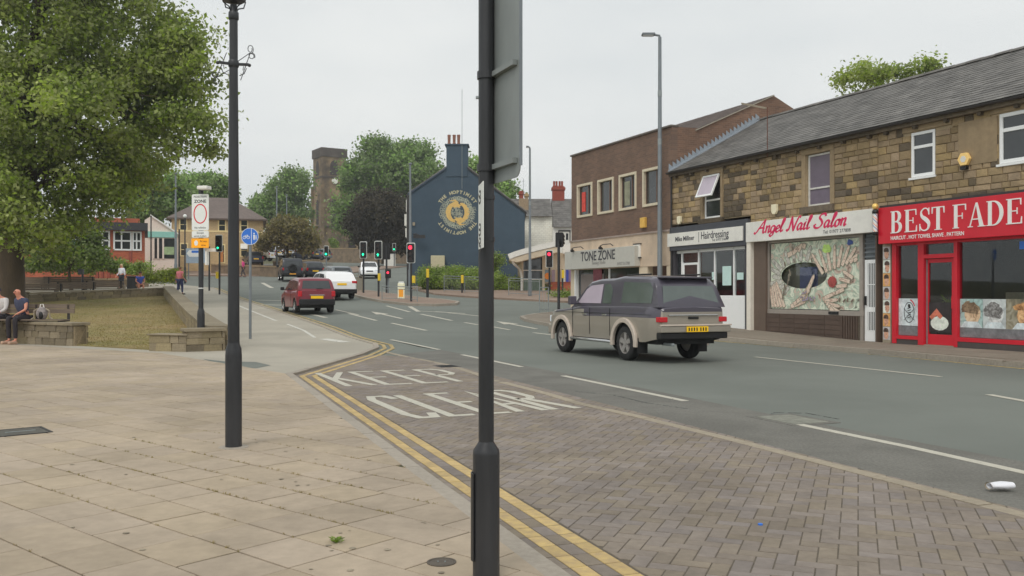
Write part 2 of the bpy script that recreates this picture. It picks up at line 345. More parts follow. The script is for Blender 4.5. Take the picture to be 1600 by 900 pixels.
    def build(s, name, mats, parent=None, smooth=None, bevel=0, kind=None, label=None, **kw):
        o = link(name, s.mesh(name, mats, smooth), parent, **kw)
        if bevel:
            b = o.modifiers.new('bevel', 'BEVEL'); b.width = bevel; b.segments = 2; b.limit_method = 'ANGLE'; b.angle_limit = R(40)
        if kind: o['kind'] = kind
        if label: o['label'] = label
        return o
def offs(pts, w):
    n = len(pts); L = []; Rr = []
    ws = w if isinstance(w, (list, tuple)) else [w]*n
    for i in range(n):
        a = pts[max(i-1, 0)]; b = pts[min(i+1, n-1)]; p = pts[i]
        def nr(q, r):
            dx, dy = r[0]-q[0], r[1]-q[1]; l = math.hypot(dx, dy) or 1e-9; return (dy/l, -dx/l)
        if 0 < i < n-1:
            n1, n2 = nr(a, p), nr(p, b); mx_, my_ = n1[0]+n2[0], n1[1]+n2[1]; l = math.hypot(mx_, my_) or 1e-9; mx_, my_ = mx_/l, my_/l
            k = 1/max(.45, mx_*n1[0]+my_*n1[1])
        else: (mx_, my_), k = nr(a, b), 1
        h = ws[i]/2*k; L.append((p[0]-mx_*h, p[1]-my_*h)); Rr.append((p[0]+mx_*h, p[1]+my_*h))
    return L, Rr
def offset(pts, d):
    """polyline moved d to the right of its direction, arcs round outer corners"""
    out = []; n = len(pts)
    def nr(q, r):
        dx, dy = r[0]-q[0], r[1]-q[1]; l = math.hypot(dx, dy); return (dy/l, -dx/l)
    for i, p in enumerate(pts):
        n1 = nr(pts[i-1], p) if i else nr(p, pts[1]); n2 = nr(p, pts[i+1]) if i < n-1 else n1
        cr = n1[0]*n2[1]-n1[1]*n2[0]; dt = n1[0]*n2[0]+n1[1]*n2[1]
        if cr > .05 :       # turning left: outer side, arc
            a1 = math.atan2(n1[1], n1[0]); a2 = math.atan2(n2[1], n2[0]); a2 += 2*math.pi if a2 < a1 else 0
            k = max(2, int((a2-a1)/.2))
            for j in range(k+1): a = a1+(a2-a1)*j/k; out.append((p[0]+d*math.cos(a), p[1]+d*math.sin(a)))
        else:
            mx_, my_ = n1[0]+n2[0], n1[1]+n2[1]; l = math.hypot(mx_, my_); mx_, my_ = mx_/l, my_/l; k = 1/max(.3, mx_*n1[0]+my_*n1[1]); out.append((p[0]+mx_*d*k, p[1]+my_*d*k))
    return out
def cutline(pts, step, gap=.006, start=0.):
    """split a polyline into lengths of step, keeping the vertices in between"""
    acc = [0.]
    for i in range(1, len(pts)): acc.append(acc[-1]+math.dist(pts[i-1], pts[i]))
    def P(t):
        t = min(max(t, 0), acc[-1]); i = min(max(int(np.searchsorted(acc, t))-1, 0), len(pts)-2); q = (t-acc[i])/max(1e-9, acc[i+1]-acc[i])
        return (pts[i][0]+(pts[i+1][0]-pts[i][0])*q, pts[i][1]+(pts[i+1][1]-pts[i][1])*q)
    out = []; t = start
    while t < acc[-1]-.02:
        e = min(t+step, acc[-1]); out.append([P(t+gap/2)]+[pts[i] for i in range(len(pts)) if t+gap < acc[i] < e-gap]+[P(e-gap/2)]); t = e
    return out
frF = lambda x, y, h: (x, -h, y)                       # outline on a facade, raised towards the street
def frG(off): return lambda x, y, h: (x, y, G(y)+off+h) # outline on the ground
def area2(p): return sum(p[i][0]*p[(i+1) % len(p)][1]-p[(i+1) % len(p)][0]*p[i][1] for i in range(len(p)))/2
def inside(p, poly):
    c = False; n = len(poly)
    for i in range(n):
        (x1, y1), (x2, y2) = poly[i], poly[(i+1) % n]
        if (y1 > p[1]) != (y2 > p[1]) and p[0] < (x2-x1)*(p[1]-y1)/(y2-y1)+x1: c = not c
    return c
def clipc(poly, conv):
    """clip a polygon to a convex, anticlockwise one"""
    for i in range(len(conv)):
        a, b = conv[i], conv[(i+1) % len(conv)]; out = []
        sd_ = lambda p: (b[0]-a[0])*(p[1]-a[1])-(b[1]-a[1])*(p[0]-a[0])
        for j in range(len(poly)):
            p, q = poly[j], poly[(j+1) % len(poly)]; sp, sq = sd_(p), sd_(q)
            if sp >= 0: out.append(p)
            if (sp >= 0) != (sq >= 0):
                t = sp/(sp-sq); out.append((p[0]+(q[0]-p[0])*t, p[1]+(q[1]-p[1])*t))
        poly = out
        if len(poly) < 3: return []
    return poly
def sheet(name, poly, off, m, skirt=0., kind='structure', parent=None, step=1.5):
    """a polygon laid on the ground at height off, with skirts downwards"""
    bm = bmesh.new(); vs = [bm.verts.new((x, y, 0)) for x, y in poly]; f = bm.faces.new(vs)
    if f.normal.z < 0 or area2(poly) < 0: f.normal_flip()
    y0, y1 = min(p[1] for p in poly), max(p[1] for p in poly); cuts = [y for y in _gy if y0 < y < y1]
    for y in cuts: bmesh.ops.bisect_plane(bm, geom=bm.verts[:]+bm.edges[:]+bm.faces[:], plane_co=(0, y, 0), plane_no=(0, 1, 0))
    for v in bm.verts: v.co.z = G(v.co.y)+off
    if skirt:
        be = [e for e in bm.edges if e.is_boundary]; r = bmesh.ops.extrude_edge_only(bm, edges=be)
        for v in [g for g in r['geom'] if isinstance(g, bmesh.types.BMVert)]: v.co.z -= skirt
    bmesh.ops.recalc_face_normals(bm, faces=bm.faces[:])
    for f in bm.faces:
        if abs(f.normal.z) > .5 and f.normal.z < 0: f.normal_flip()
    me = bpy.data.meshes.new(name); bm.to_mesh(me); bm.free(); me.materials.append(m)
    o = link(name, me, parent)
    if kind: o['kind'] = kind
    return o
def text_mesh(s, size=1., ext=.004, shear=0., bold=0., sx=1., align='LEFT', fr=frF, name='lettering', m=None, parent=None, at_=(0, 0), h=0., space=1., label=None):
    cu = bpy.data.curves.new('t', 'FONT'); cu.body = s; cu.size = size; cu.extrude = ext/2; cu.shear = shear; cu.offset = bold; cu.align_x = align; cu.space_character = space; cu.resolution_u = 3
    ob = bpy.data.objects.new('t', cu); me = bpy.data.meshes.new_from_object(ob); bpy.data.objects.remove(ob); bpy.data.curves.remove(cu)
    for v in me.vertices: v.co = fr(at_[0]+v.co.x*sx, at_[1]+v.co.y, h+v.co.z+ext/2)
    me.materials.clear(); me.materials.append(m); me.name = name
    o = link(name, me, parent)
    if label: o['label'] = label
    return o
# ============================================================ THE GROUND
PO = .05       # pavement above the road
bm_ = MB()
xs = [-700, -300, -120, -60, 0, 60, 120, 300, 700]; ys = [-60, 0]+[y for y in _gy if 0 < y < 500]+[700]
for y in ys:
    for x in xs: bm_.v.append((x, y, G(y)-.22))
for j in range(len(ys)-1):
    for i in range(len(xs)-1):
        a = j*len(xs)+i; bm_.f.append([a, a+1, a+1+len(xs), a+len(xs)]); bm_.m.append(0); bm_.r.append(0)
bm_.build('ground', M['verge'], kind='structure')
# kerb between the plaza and the bay, round the tip and away along the main road
Kpx = [(855,897.5),(736,811.7),(692.5,778),(644.7,741.4),(594,702),(526.5,650),(448,584)]
K1 = [(.148, 4.43), (-3.88, 15.45)]
d0 = (K1[0][0]-K1[1][0], K1[0][1]-K1[1][1]); l0 = math.hypot(*d0)
K1 = [(K1[0][0]+d0[0]/l0*7, K1[0][1]+d0[1]/l0*7)]+K1
print('K1', [(round(a,2), round(b,2)) for a,b in K1])
K2 = [gp(x, y, PO) for x, y in [(560,552),(585,542),(583,537),(560,531),(540,525),(508,512),(480,502),(432,486),(388,472),(352,459.5),(330,449)]]
KL = K1+K2
TIPI = len(K1)
pl_far = [gp(322,444,PO), (-60, 76)]
plaza = K1+K2+[(-27, 71), (-75, 74), (-75, -8), (K1[0][0], -8)]
roadpoly = [(-75,-12),(60,-12),(75,40),(75,75),(30,78),(12,100),(10,150),(-30,150),(-75,84)]
sheet('road', roadpoly, 0, M['asphalt'])
sheet('pavement', plaza, PO-.012, M['footway'], skirt=.2)
# darker strip of older asphalt beside the bay
sheet('road_patch', [gp(*p) for p in [(620,554),(760,592),(905,632),(1150,690),(1250,716),(1400,755),(1600,807),(1600,722),(1250,657),(1000,606),(880,583),(760,560),(690,547)]][::-1], .003, M['asphalt_old'])
# main kerb
kerb = thing('kerb', None, None); kerb['kind'] = 'structure'
cl = offset(KL, .06)
kerb_near = [p for p in cutline(cl, .9, .008)]
for i, p in enumerate(kerb_near):
    b = MB(); b.ribbon(p, .125, -.15, .004+random.uniform(-.003,.003), frG(PO)); b.build('kerb_stone', M['kerb'], kerb)
# flush kerb of setts between bay and road
SFpx = [(600,550),(640,559),(700,571),(780,597),(850,615),(905,632),(1000,653),(1150,690),(1250,716),(1400,755),(1600,807)]
SF = [gp(x, y) for x, y in SFpx]; e = (SF[-1][0]-SF[-2][0], SF[-1][1]-SF[-2][1]); l0 = math.hypot(*e); SF.append((SF[-1][0]+e[0]/l0*10, SF[-1][1]+e[1]/l0*10))
for p in cutline(SF, .9, .008):
    b = MB(); b.ribbon(p, .13, -.1, .012+random.uniform(-.002,.004), frG(0)); b.build('sett_stone', M['sett'], kerb)
# block paved bay
bay = thing('block_paving', None, None); bay['kind'] = 'structure'
rows = [(offset(KL[:TIPI+2], .12+.1*i+.053), i) for i in range(4)]
blk = []   # (distance, polygon, yellow)
def tipcut(line):
    out = [p for p in line]; return out
for line, i in rows:
    line = line[:-1]
    for p in cutline(line, .205, .011):
        c = p[0]; L_, R_ = offs(p, .093)
        if math.dist(c, (0,0)) < 26: blk.append((math.dist(((p[0][0]+p[-1][0])/2, (p[0][1]+p[-1][1])/2), (0,0)) if c[1] > 3.6 else 99, R_+L_[::-1], i in (1, 3)))
inner = offset(KL[:TIPI+1], .12+.42)
sfL, _ = offs(SF, .15)
ia = inner[-1]
bayc = [p for p in sfL if p[1] < 21.5][::1]
baypoly = [p for p in inner if p[1] < 60]+bayc
# a convex version for clipping
def hull(pts):
    pts = sorted(set(pts)); 
    def half(ps):
        h = []
        for p in ps:
            while len(h) > 1 and (h[-1][0]-h[-2][0])*(p[1]-h[-2][1])-(h[-1][1]-h[-2][1])*(p[0]-h[-2][0]) <= 0: h.pop()
            h.append(p)
        return h
    a, b = half(pts), half(pts[::-1]); return a[:-1]+b[:-1]
bc = hull(baypoly); 
sheet('bay_bed', hull([p for p in offset(KL[:TIPI+1], .1)]+bayc), .0068, M['joint'])
e1 = (.358, .934); e2 = (.934, -.358)
def rect(c, a, w, h, g=.0035):   # w along e1, h along e2
    o = []
    for sx_, sy_ in ((g, g), (w-g, g), (w-g, h-g), (g, h-g)):
        o.append((c[0]+e1[0]*sx_+e2[0]*sy_, c[1]+e1[1]*sx_+e2[1]*sy_))
    return o
q = .1025
for i in range(-60, 260):
    for j in range(-180, 180):
        k = (i-j) % 4
        c = (e1[0]*i*q+e2[0]*j*q, e1[1]*i*q+e2[1]*j*q)
        if not (2.4 < c[1] < 22): continue
        if c[0] > 7.5: continue
        if k == 0: r_ = rect(c, 0, 2*q, q)
        elif k == 3: r_ = [(c[0]+e1[0]*a+e2[0]*b, c[1]+e1[1]*a+e2[1]*b) for a, b in ((.0035,.0035),(.0035,2*q-.0035),(q-.0035,2*q-.0035),(q-.0035,.0035))]
        else: continue
        if area2(r_) < 0: r_ = r_[::-1]
        r_ = clipc(r_, bc)
        if len(r_) < 3 or abs(area2(r_)) < .002: continue
        m_ = (sum(p[0] for p in r_)/len(r_), sum(p[1] for p in r_)/len(r_))
        vis = abs(m_[0]/max(m_[1], .1)) < .58 and m_[1] > 4.5
        blk.append((math.hypot(*m_) if vis else 99, r_, False))
blk.sort(key=lambda b: b[0])
def chamfer_tile(b, poly, z0, z1, c=.004, jz=0.):
    if area2(poly) < 0: poly = poly[::-1]
    n = len(poly); cx = sum(p[0] for p in poly)/n; cy = sum(p[1] for p in poly)/n
    inn = []
    for x, y in poly:
        d = math.hypot(x-cx, y-cy) or 1; k = (d-c*1.4)/d; inn.append((cx+(x-cx)*k, cy+(y-cy)*k))
    sl1, sl2 = random.uniform(-jz, jz), random.uniform(-jz, jz)
    zf = lambda x, y: (x-cx)*sl1+(y-cy)*sl2
    vs = [(x, y, G(y)+z0) for x, y in poly]+[(x, y, G(y)+z1-c+zf(x, y)) for x, y in poly]+[(x, y, G(y)+z1+zf(x, y)) for x, y in inn]
    fs = [(i, (i+1) % n, n+(i+1) % n, n+i) for i in range(n)]+[(n+i, n+(i+1) % n, 2*n+(i+1) % n, 2*n+i) for i in range(n)]+[tuple(range(2*n, 3*n))]
    b.add(vs, fs)
rest = [MB(), MB()]
for i, (d, p, yel) in enumerate(blk):
    if i < 300:
        b = MB(); chamfer_tile(b, p, -.03, .010+random.uniform(-.001, .0012), .0025, .004); b.build('paving_block', M['block_yellow' if yel else 'block'], bay)
    else:
        b = rest[yel]; b.rv = random.random(); chamfer_tile(b, p, -.03, .010+random.uniform(-.001, .0012), .0025, .004)
rest[0].build('paving_blocks', M['block'], bay, kind='stuff'); rest[1].build('yellow_paving_blocks', M['block_yellow'], bay, kind='stuff')
# flagstones of the plaza
flags = thing('flagstone_paving', None, None); flags['kind'] = 'structure'
jl = [p for p in offset(KL[:len(K1)], -.004)]
fpoly = hull(jl+[gp(250,552,PO), gp(0,537,PO), (-16, 24), (-16, -6), (K1[0][0], -6)])
sheet('flagstone_bed', fpoly, PO-.004, M['dirt'])
a_ = (-.7615, .648); b_ = (.648, .7615); FA, FB = .457, .36; fl = []
for j in range(-30, 90):
    sh = 4.69+(.5*FA if (j % 7 in (2, 5)) else 0)+(random.uniform(-.1,.1) if j % 5 == 0 else 0); wv = 1
    i = -60
    while i < 70:
        w = 1; h_ = 1
        if random.random() < .03: w = 1.5
        a0 = sh+i*FA; a1 = a0+w*FA; i += w; b0 = 4.153+j*FB; b1 = b0+FB; g = random.uniform(.0025, .006) if random.random() < .7 else random.uniform(.0055, .009)
        r_ = [(a_[0]*a+b_[0]*bb, a_[1]*a+b_[1]*bb) for a, bb in ((a0+g, b0+g), (a0+g, b1-g), (a1-g, b1-g), (a1-g, b0+g))]
        if area2(r_) < 0: r_ = r_[::-1]
        c = (sum(p[0] for p in r_)/4, sum(p[1] for p in r_)/4)
        if c[1] < 1 or c[1] > 26 or c[0] < -16 or abs(c[0]/max(c[1], .1)) > .75: continue
        r_ = clipc(r_, fpoly)
        if len(r_) < 3 or abs(area2(r_)) < .004: continue
        vis = abs(c[0]/c[1]) < .6 and c[1] > 4.0
        fl.append((math.hypot(*c) if vis else 99+c[1], r_))
fl.sort(key=lambda b: b[0]); b2 = MB()
for i, (d, p) in enumerate(fl):
    z = PO+.008+random.uniform(-.0016, .0016)
    if i < 300:
        b = MB(); chamfer_tile(b, p, 0, z, .0025, .004); b.build('flagstone', M['flag'], flags)
    else: b2.rv = random.random(); chamfer_tile(b2, p, 0, z, .0025, .004)
b2.build('flagstones', M['flag'], flags, kind='stuff')
# moss tufts along joints
b = MB()
def tuft(b, c, n, hgt, spread, z0):
    for _ in range(n):
        a = random.uniform(0, 6.283); r_ = random.uniform(0, spread); x, y = c[0]+r_*math.cos(a), c[1]+r_*math.sin(a); w = hgt*.12; h = hgt*random.uniform(.5, 1); ln = random.uniform(0, .7)*h; t = random.uniform(0, 6.283)
        b.rv = random.random(); b.add([(x-w*math.sin(a), y+w*math.cos(a), z0), (x+w*math.sin(a), y-w*math.cos(a), z0), (x+ln*math.cos(t)*.6+w*.7*math.sin(a), y+ln*math.sin(t)*.6, z0+h*.6), (x+ln*math.cos(t), y+ln*math.sin(t), z0+h)], [(0,1,2,3)])
for j in (0, -1, 1, -2, -4, -6, 2, -3, 3):
    for _ in range(70 if j in (0,-1,-2) else 25):
        a = random.uniform(4.2, 8.2); bb = 4.153+j*FB
        x, y = a_[0]*a+b_[0]*bb, a_[1]*a+b_[1]*bb
        if inside((x, y), fpoly): tuft(b, (x, y), 6, .02, .02, PO+.004)
b.build('moss', M['blade'], kind='stuff')
wd = gp(526, 850, PO); b = MB()
for k in range(26):
    a = random.uniform(0, 6.283); l = random.uniform(.02, .05); t = (math.cos(a), math.sin(a)); r_ = random.uniform(0, .022); o = (wd[0]+r_*math.cos(a*3), wd[1]+r_*math.sin(a*3)); w = l*.22; z = PO+.008
    b.rv = random.random(); b.add([(o[0], o[1], z), (o[0]+t[0]*l*.5-t[1]*w, o[1]+t[1]*l*.5+t[0]*w, z+l*.5), (o[0]+t[0]*l, o[1]+t[1]*l, z+l*.55), (o[0]+t[0]*l*.5+t[1]*w, o[1]+t[1]*l*.5-t[0]*w, z+l*.42)], [(0,1,2,3)])
tag(b.build('weed', M['leaf2']), 'small green weed growing from a joint between the flagstones', 'plant')
# trodden gum and lichen spots on the flags
b = MB(); b.rv = .5
for _ in range(80):
    y = 4.2+random.random()**1.6*13; x = random.uniform(-.62, .1)*y
    if not inside((x, y), fpoly): continue
    r_ = random.uniform(.008, .022); b.rv = random.random(); b.add([(x+r_*random.uniform(.75,1.1)*math.cos(a*.785), y+r_*random.uniform(.75,1.1)*math.sin(a*.785), G(y)+PO+.0112) for a in range(8)], [tuple(range(8))])
b.build('gum_spots', mat('gum', C(158,146,126,1.1), .9, .2, 30, rnd=.25), kind='stuff')
# covers set in the plaza
c = gp(690, 881, PO); b = MB(); z = PO+.0105
b.lathe([(.075, -.02), (.075, .0015), (.066, .002), (.064, -.001), (.0, -.001)], (c[0], c[1], z), 28)
o = b.build('drain_cover', mat('cast_cover', C(96,88,78), .7, .2, 20, metal=.2), smooth=40); tag(o, 'small round metal cover set in the flagstones at the foot of the sign post', 'cover')
for q_ in (-.018, .018):
    b = MB(); b.cyl((c[0]+q_, c[1], z-.003), (c[0]+q_, c[1], z+.004), .004, n=8); b.build('screw', M['galv'], o)
def slabcover(px, py, w, l, name, label, m, ang):
    c = gp(px, py, PO); t = thing(name, label, 'cover', (c[0], c[1], G(c[1])+PO+.009), ang)
    MB().box(-w/2, w/2, -l/2, l/2, -.02, .004).build('cover_plate', m, t)
    b = MB()
    for x0, x1, y0, y1 in ((-w/2-.03,-w/2-.004,-l/2-.03,l/2+.03),(w/2+.004,w/2+.03,-l/2-.03,l/2+.03),(-w/2-.004,w/2+.004,-l/2-.03,-l/2-.004),(-w/2-.004,w/2+.004,l/2+.004,l/2+.03)): b.box(x0,x1,y0,y1,-.02,.006)
    b.build('cover_frame', M['gutter'], t)
    MB().box(-w*.32, w*.32, -.012, .012, .0045, .007).build('lifting_slot', M['galv'], t)
    return t
slabcover(32, 676, .42, .42, 'inspection_cover', 'dark square inspection cover in the flagstones at the left edge of the plaza', mat('cover_dark', C(92,90,82), .8, .3, 14, metal=.1), R(40))
sheet('tarmac_patch', [gp(*p, PO) for p in [(318,560.5),(352,564),(400,565),(423,570),(400,574.5),(372,574),(336,566)]][::-1], PO-.0075, M['asphalt'], kind='structure')
# manhole in the road
c = gp(1238, 656); t = thing('manhole_cover', 'worn pale square manhole cover in the road near the end of a white line', 'cover', (c[0], c[1], 0), R(23))
MB().box(-.24, .24, -.33, .33, -.02, .008).build('cover_plate', mat('cover_pale', C(140,140,128,1.1), .9, .25, 9), t)
b = MB()
for x0, x1, y0, y1 in ((-.32,-.25,-.41,.41),(.25,.32,-.41,.41),(-.25,.25,-.41,-.34),(-.25,.25,.34,.41)): b.box(x0,x1,y0,y1,-.02,.0065)
b.build('cover_frame', M['asphalt_old'], t)
c = gp(690, 573); t = thing('drain_gully', 'dark drain grating in the gutter at the mouth of the paved bay', 'drain', (c[0]+.1, c[1], 0), R(23))
MB().box(-.2, .2, -.25, .25, -.02, .0135).build('gully_frame', M['gutter'], t)
for i in range(7): MB().box(-.17, .17, -.21+i*.062, -.18+i*.062, .013, .018).build('grate_bar', M['dark'], t)
c = gp(1566, 772); 
# ------------------------------------------------------------ markings
def line(pxs, w, off=.007, m='white_paint', name='road_marking', ext=0, clipy=None, po=0):
    p = [gp(x, y, po) for x, y in pxs]
    if ext: e = (p[-1][0]-p[-2][0], p[-1][1]-p[-2][1]); l = math.hypot(*e); p.append((p[-1][0]+e[0]/l*ext, p[-1][1]+e[1]/l*ext))
    q = []
    for i in range(len(p)-1):
        k = max(1, int(math.dist(p[i], p[i+1])/2))
        for j in range(k): q.append((p[i][0]+(p[i+1][0]-p[i][0])*j/k, p[i][1]+(p[i+1][1]-p[i][1])*j/k))
    q.append(p[-1]); b = MB(); b.ribbon(q, w, off-.003, off, frG(po)); return b.build(name, M[m], kind='structure')
line([(1250,664),(1420,699),(1600,739)], .11, ext=3); line([(880,587.5),(1071,627)], .11); line([(722,554.5),(815,573.5)], .11); line([(611,531),(686,546.5)], .11)
for a, b_2, w in [((545,490),(588,501),.13),((612,505),(666,516.5),.13),((486,491),(509,496.5),.2),((604,478),(640,487.5),.14),((640,479),(654,487),.2),((658,491),(706,501),.14),
    ((654,486),(720,489.5),.12),((680,487),(727,490),.12),((726,504),(746,507.5),.12),((771,511),(796,515.5),.12),((834,520),(866,524),.12),((400,469),(446,470),.25),((396,476),(443,477),.25),
    ((410,442),(425,450),.3),((1180,558),(1470,589),.1),((700,489),(760,495),.12),((524,484),(560,492),.1)]:
    line([a, b_2], w)
line([(1545,617),(1600,627)], .12, ext=3)
line([(371.5,476.7),(431.4,500.8)], .12, po=PO, off=-.006, m='white_paint_worn'); line([(449,506),(475,516),(492,527)], .1, po=PO, off=-.006, m='white_paint_worn')
line([(505,529),(540,534)], .32, po=PO, off=-.006, m='white_paint_worn')
# sealed cracks and tyre scuffs in the road
M['crack'] = mat('tar_seal', C(108,112,107,1.02), .9, .2, 20, wear=.52, wearscale=14)
for pts_, w_ in (([(900,612),(960,618),(1010,630),(1080,640)],.03),([(1190,655),(1210,645),(1260,646),(1310,655)],.02),([(1110,700),(1200,712),(1300,735)],.02)):
    line(pts_, w_, off=.006, m='crack', name='road_crack')
# straight-on arrows
def arrow(px, py, px2, py2):
    a, b = gp(px, py), gp(px2, py2); d = Vector((a[0]-b[0], a[1]-b[1])); L_ = d.length; d /= L_; n_ = Vector((d.y, -d.x)); 
    P = lambda x, y: (b[0]+d.x*y+n_.x*x, b[1]+d.y*y+n_.y*x)
    m_ = MB(); m_.prism([P(-.07,0), P(.07,0), P(.07,L_*.6), P(-.07,L_*.6)], .004, .007, frG(0)); m_.prism([P(-.28,L_*.6), P(.28,L_*.6), P(0,L_)], .004, .0075, frG(0)); m_.build('road_arrow', M['white_paint'], kind='structure')
arrow(580, 487, 628, 498); arrow(775, 502, 838, 514)
# yellow lines on asphalt after the tip
KL3 = KL[TIPI:]
for d_ in (.27, .47):
    q_ = offset(KL[TIPI-1:], d_)[1:]; q_ = [p for p in q_ if p[1] > 20]
    qq = [s_ for s_ in cutline(q_, 3, 0)]
    b = MB()
    for s_ in qq: b.ribbon(s_, .1, .004, .0125 if s_[0][1] < 25 else .007, frG(0))
    b.build('yellow_line', M['yellow_paint'], kind='structure')
# KEEP CLEAR
GL = {'K': [[(.0,0),(.0,1)],[(.0,.42),(.85,1)],[(.22,.56),(.85,0)]], 'E': [[(.85,1),(0,1),(0,0),(.85,0)],[(0,.52),(.7,.52)]],
 'P': [[(0,0),(0,1),(.6,1),(.85,.9),(.85,.62),(.6,.52),(0,.52)]], 'C': [[(.9,.84),(.7,1),(.2,1),(0,.85),(0,.15),(.2,0),(.7,0),(.9,.16)]],
 'L': [[(0,1),(0,0),(.8,0)]], 'A': [[(-.05,0),(.42,1),(.9,0)],[(.12,.33),(.72,.33)]], 'R': [[(0,0),(0,1),(.6,1),(.85,.9),(.85,.62),(.6,.52),(0,.52)],[(.35,.52),(.9,0)]]}
def groundtext(txt, BL, ax, ay, W_, H_, sw):
    b = MB(); n = len(txt); adv = W_/n
    for i, ch in enumerate(txt):
        for k, st in enumerate(GL[ch]):
            pts = [(BL[0]+ax[0]*(i+x*.78)*adv+ay[0]*y*H_, BL[1]+ax[1]*(i+x*.78)*adv+ay[1]*y*H_) for x, y in st]
            b.ribbon(pts, sw, .012, .0155+k*.0004, frG(0))
    b.build('road_lettering', M['white_paint'], kind='structure')
groundtext('KEEP', gp(545,604.5), N, U, 2.4, 2.4, .11)
groundtext('CLEAR', gp(648,655), (N[0]*.985, N[1]*1.06), U, 2.25, 2.25, .115)
# ------------------------------------------------------------ right-hand pavement
def FD(px, D=18.6):
    k = (px-800)/FPX; t = D/(.918*k+.397); return (k*t, t)
kr = [gp(x, y) for x, y in [(1597,574),(1490,564),(1375,553.5),(1250,543),(1150,534),(1060,526),(980,519),(900,514.5),(870,512),(840,506),(822,502),(815,498)]]
e = (kr[0][0]-kr[1][0], kr[0][1]-kr[1][1]); l0 = math.hypot(*e); kr = [(kr[0][0]+e[0]/l0*12, kr[0][1]+e[1]/l0*12)]+kr
kr += [(kr[-1][0]+.6, kr[-1][1]+1.6), (kr[-1][0]+3, kr[-1][1]+5), (kr[-1][0]+7, kr[-1][1]+10)]
pr = kr+[(22, 60), sd(15, 40), sd(-6, 40), sd(-6, 18.6)]
sheet('right_pavement', pr, .10, M['pave_r'], skirt=.3)
kt = thing('far_kerb', None, None); kt['kind'] = 'structure'
for p in cutline(kr, .9, .01):
    MB().ribbon(p, .14, -.1, .108, frG(0)).build('kerb_stone', M['kerb'], kt)
c1, c2 = sd(-4, 18.6), sd(36, 18.6)
rpc = [kr[1], kr[5], kr[8], kr[10], kr[12], sd(33, 18.58), sd(6, 18.58)]
pr_in = offset(kr, -.09)+[(22, 60), sd(15, 40), sd(-6, 40), sd(-6, 18.6)]
b = MB(); pfl = hull(kr[1:12]+[sd(30,18.58), sd(4,18.58)]); 
for i in range(0, 60):
    for j in range(0, 16):
        s0 = 3+i*.9+(.45 if j % 2 else 0); d0 = 14.0+j*.6
        r_ = [sd(s0+.004, d0+.004), sd(s0+.004, d0+.596), sd(s0+.896, d0+.596), sd(s0+.896, d0+.004)]
        if area2(r_) < 0: r_ = r_[::-1]
        r_ = clipc(r_, pfl)
        if len(r_) < 3 or abs(area2(r_)) < .01: continue
        if not all(inside((p[0]+.0, p[1]), pr) or True for p in r_): continue
        cx_, cy_ = sum(p[0] for p in r_)/len(r_), sum(p[1] for p in r_)/len(r_)
        if not all(inside((p[0]*.985+cx_*.015-.0, p[1]*.985+cy_*.015), pr_in) for p in r_): continue
        b.rv = random.random(); chamfer_tile(b, r_, .09, .111+random.uniform(-.002,.002), .003, .002)
b.build('right_pavement_flags', M['pave_r'], kind='stuff')
q_ = offset(kr[:10], -.28); MB().ribbon(q_, .1, .003, .007, frG(0)).build('yellow_line', M['yellow_paint'], kind='structure')
# dark drain mouth in far kerb at right edge
# ------------------------------------------------------------ traffic island and far pavements
isl = [gp(x, y) for x, y in [(548,458),(556,463.5),(572,467.5),(600,473),(640,477.5),(680,478.5),(712,477),(716,474),(690,470),(655,467),(625,463),(600,459),(575,456),(556,455)]]
M['island'] = mat('island_paving', C(160,138,122,1.15), .9, .12, 4, big=.08, coord='w')
sheet('traffic_island', isl, .1, M['island'], skirt=.25)
kt2 = thing('island_kerb', None, None); kt2['kind'] = 'structure'
for p in cutline(isl+[isl[0]], .9, .02): MB().ribbon(p, .14, -.1, .115, frG(0)).build('kerb_stone', M['kerb'], kt2)
# pavement in front of pub and hedge, across the side road
fp = [gp(x, y) for x, y in [(640,452),(680,461),(720,464.5),(780,468),(850,471.5),(900,474)]]+[(16, 51), (30, 56), (30, 72), (-8, 72)]
sheet('far_pavement', fp, .1, M['island'], skirt=.25)
# pavement beyond the crossing, in front of the yellow house
sheet('far_left_pavement', [(-75,86),(-75,100),(-24,100),(-20,120),(-14,120),(-17.5,86)], .12, M['island'], skirt=.3)
# litter
c = gp(1562, 768); t = thing('paper_cup', 'crushed white paper cup lying on its side in the road by the paved bay', 'litter', (c[0], c[1], .045), R(12))
b = MB(); prof = [(.026, -.075), (.045, .07)]; n = 18; vs = []
for r_, x in ((.030,-.085),(.036,-.03),(.046,.03),(.05,.085)):
    for j in range(n):
        a = 2*math.pi*j/n; sq = .55+.16*math.sin(2*a+x*25); vs.append((x, r_*1.1*math.cos(a), r_*sq*math.sin(a)))
b.add(vs, [(i*n+j, i*n+(j+1) % n, (i+1)*n+(j+1) % n, (i+1)*n+j) for i in range(3) for j in range(n)]+[tuple(range(3*n, 4*n))])
ob = b.build('cup_body', mat('paper_white', C(232,232,236,.95), .6, .02), t, smooth=50); sm = ob.modifiers.new('thick', 'SOLIDIFY'); sm.thickness = .002
b = MB(); b.add([(-.087, .031*math.cos(2*math.pi*j/n), .022*math.sin(2*math.pi*j/n)) for j in range(n)]+[(-.095, .036*math.cos(2*math.pi*j/n), .027*math.sin(2*math.pi*j/n)) for j in range(n)], [(j, (j+1) % n, n+(j+1) % n, n+j) for j in range(n)])
b.build('cup_rim', M['sett'], t)
c = gp(1188, 823); tag(MB().cyl((c[0], c[1], .008), (c[0], c[1], .02), .015, n=12).build('bottle_cap', M['blue_sign']), 'tiny blue bottle cap lying on the block paving', 'litter')
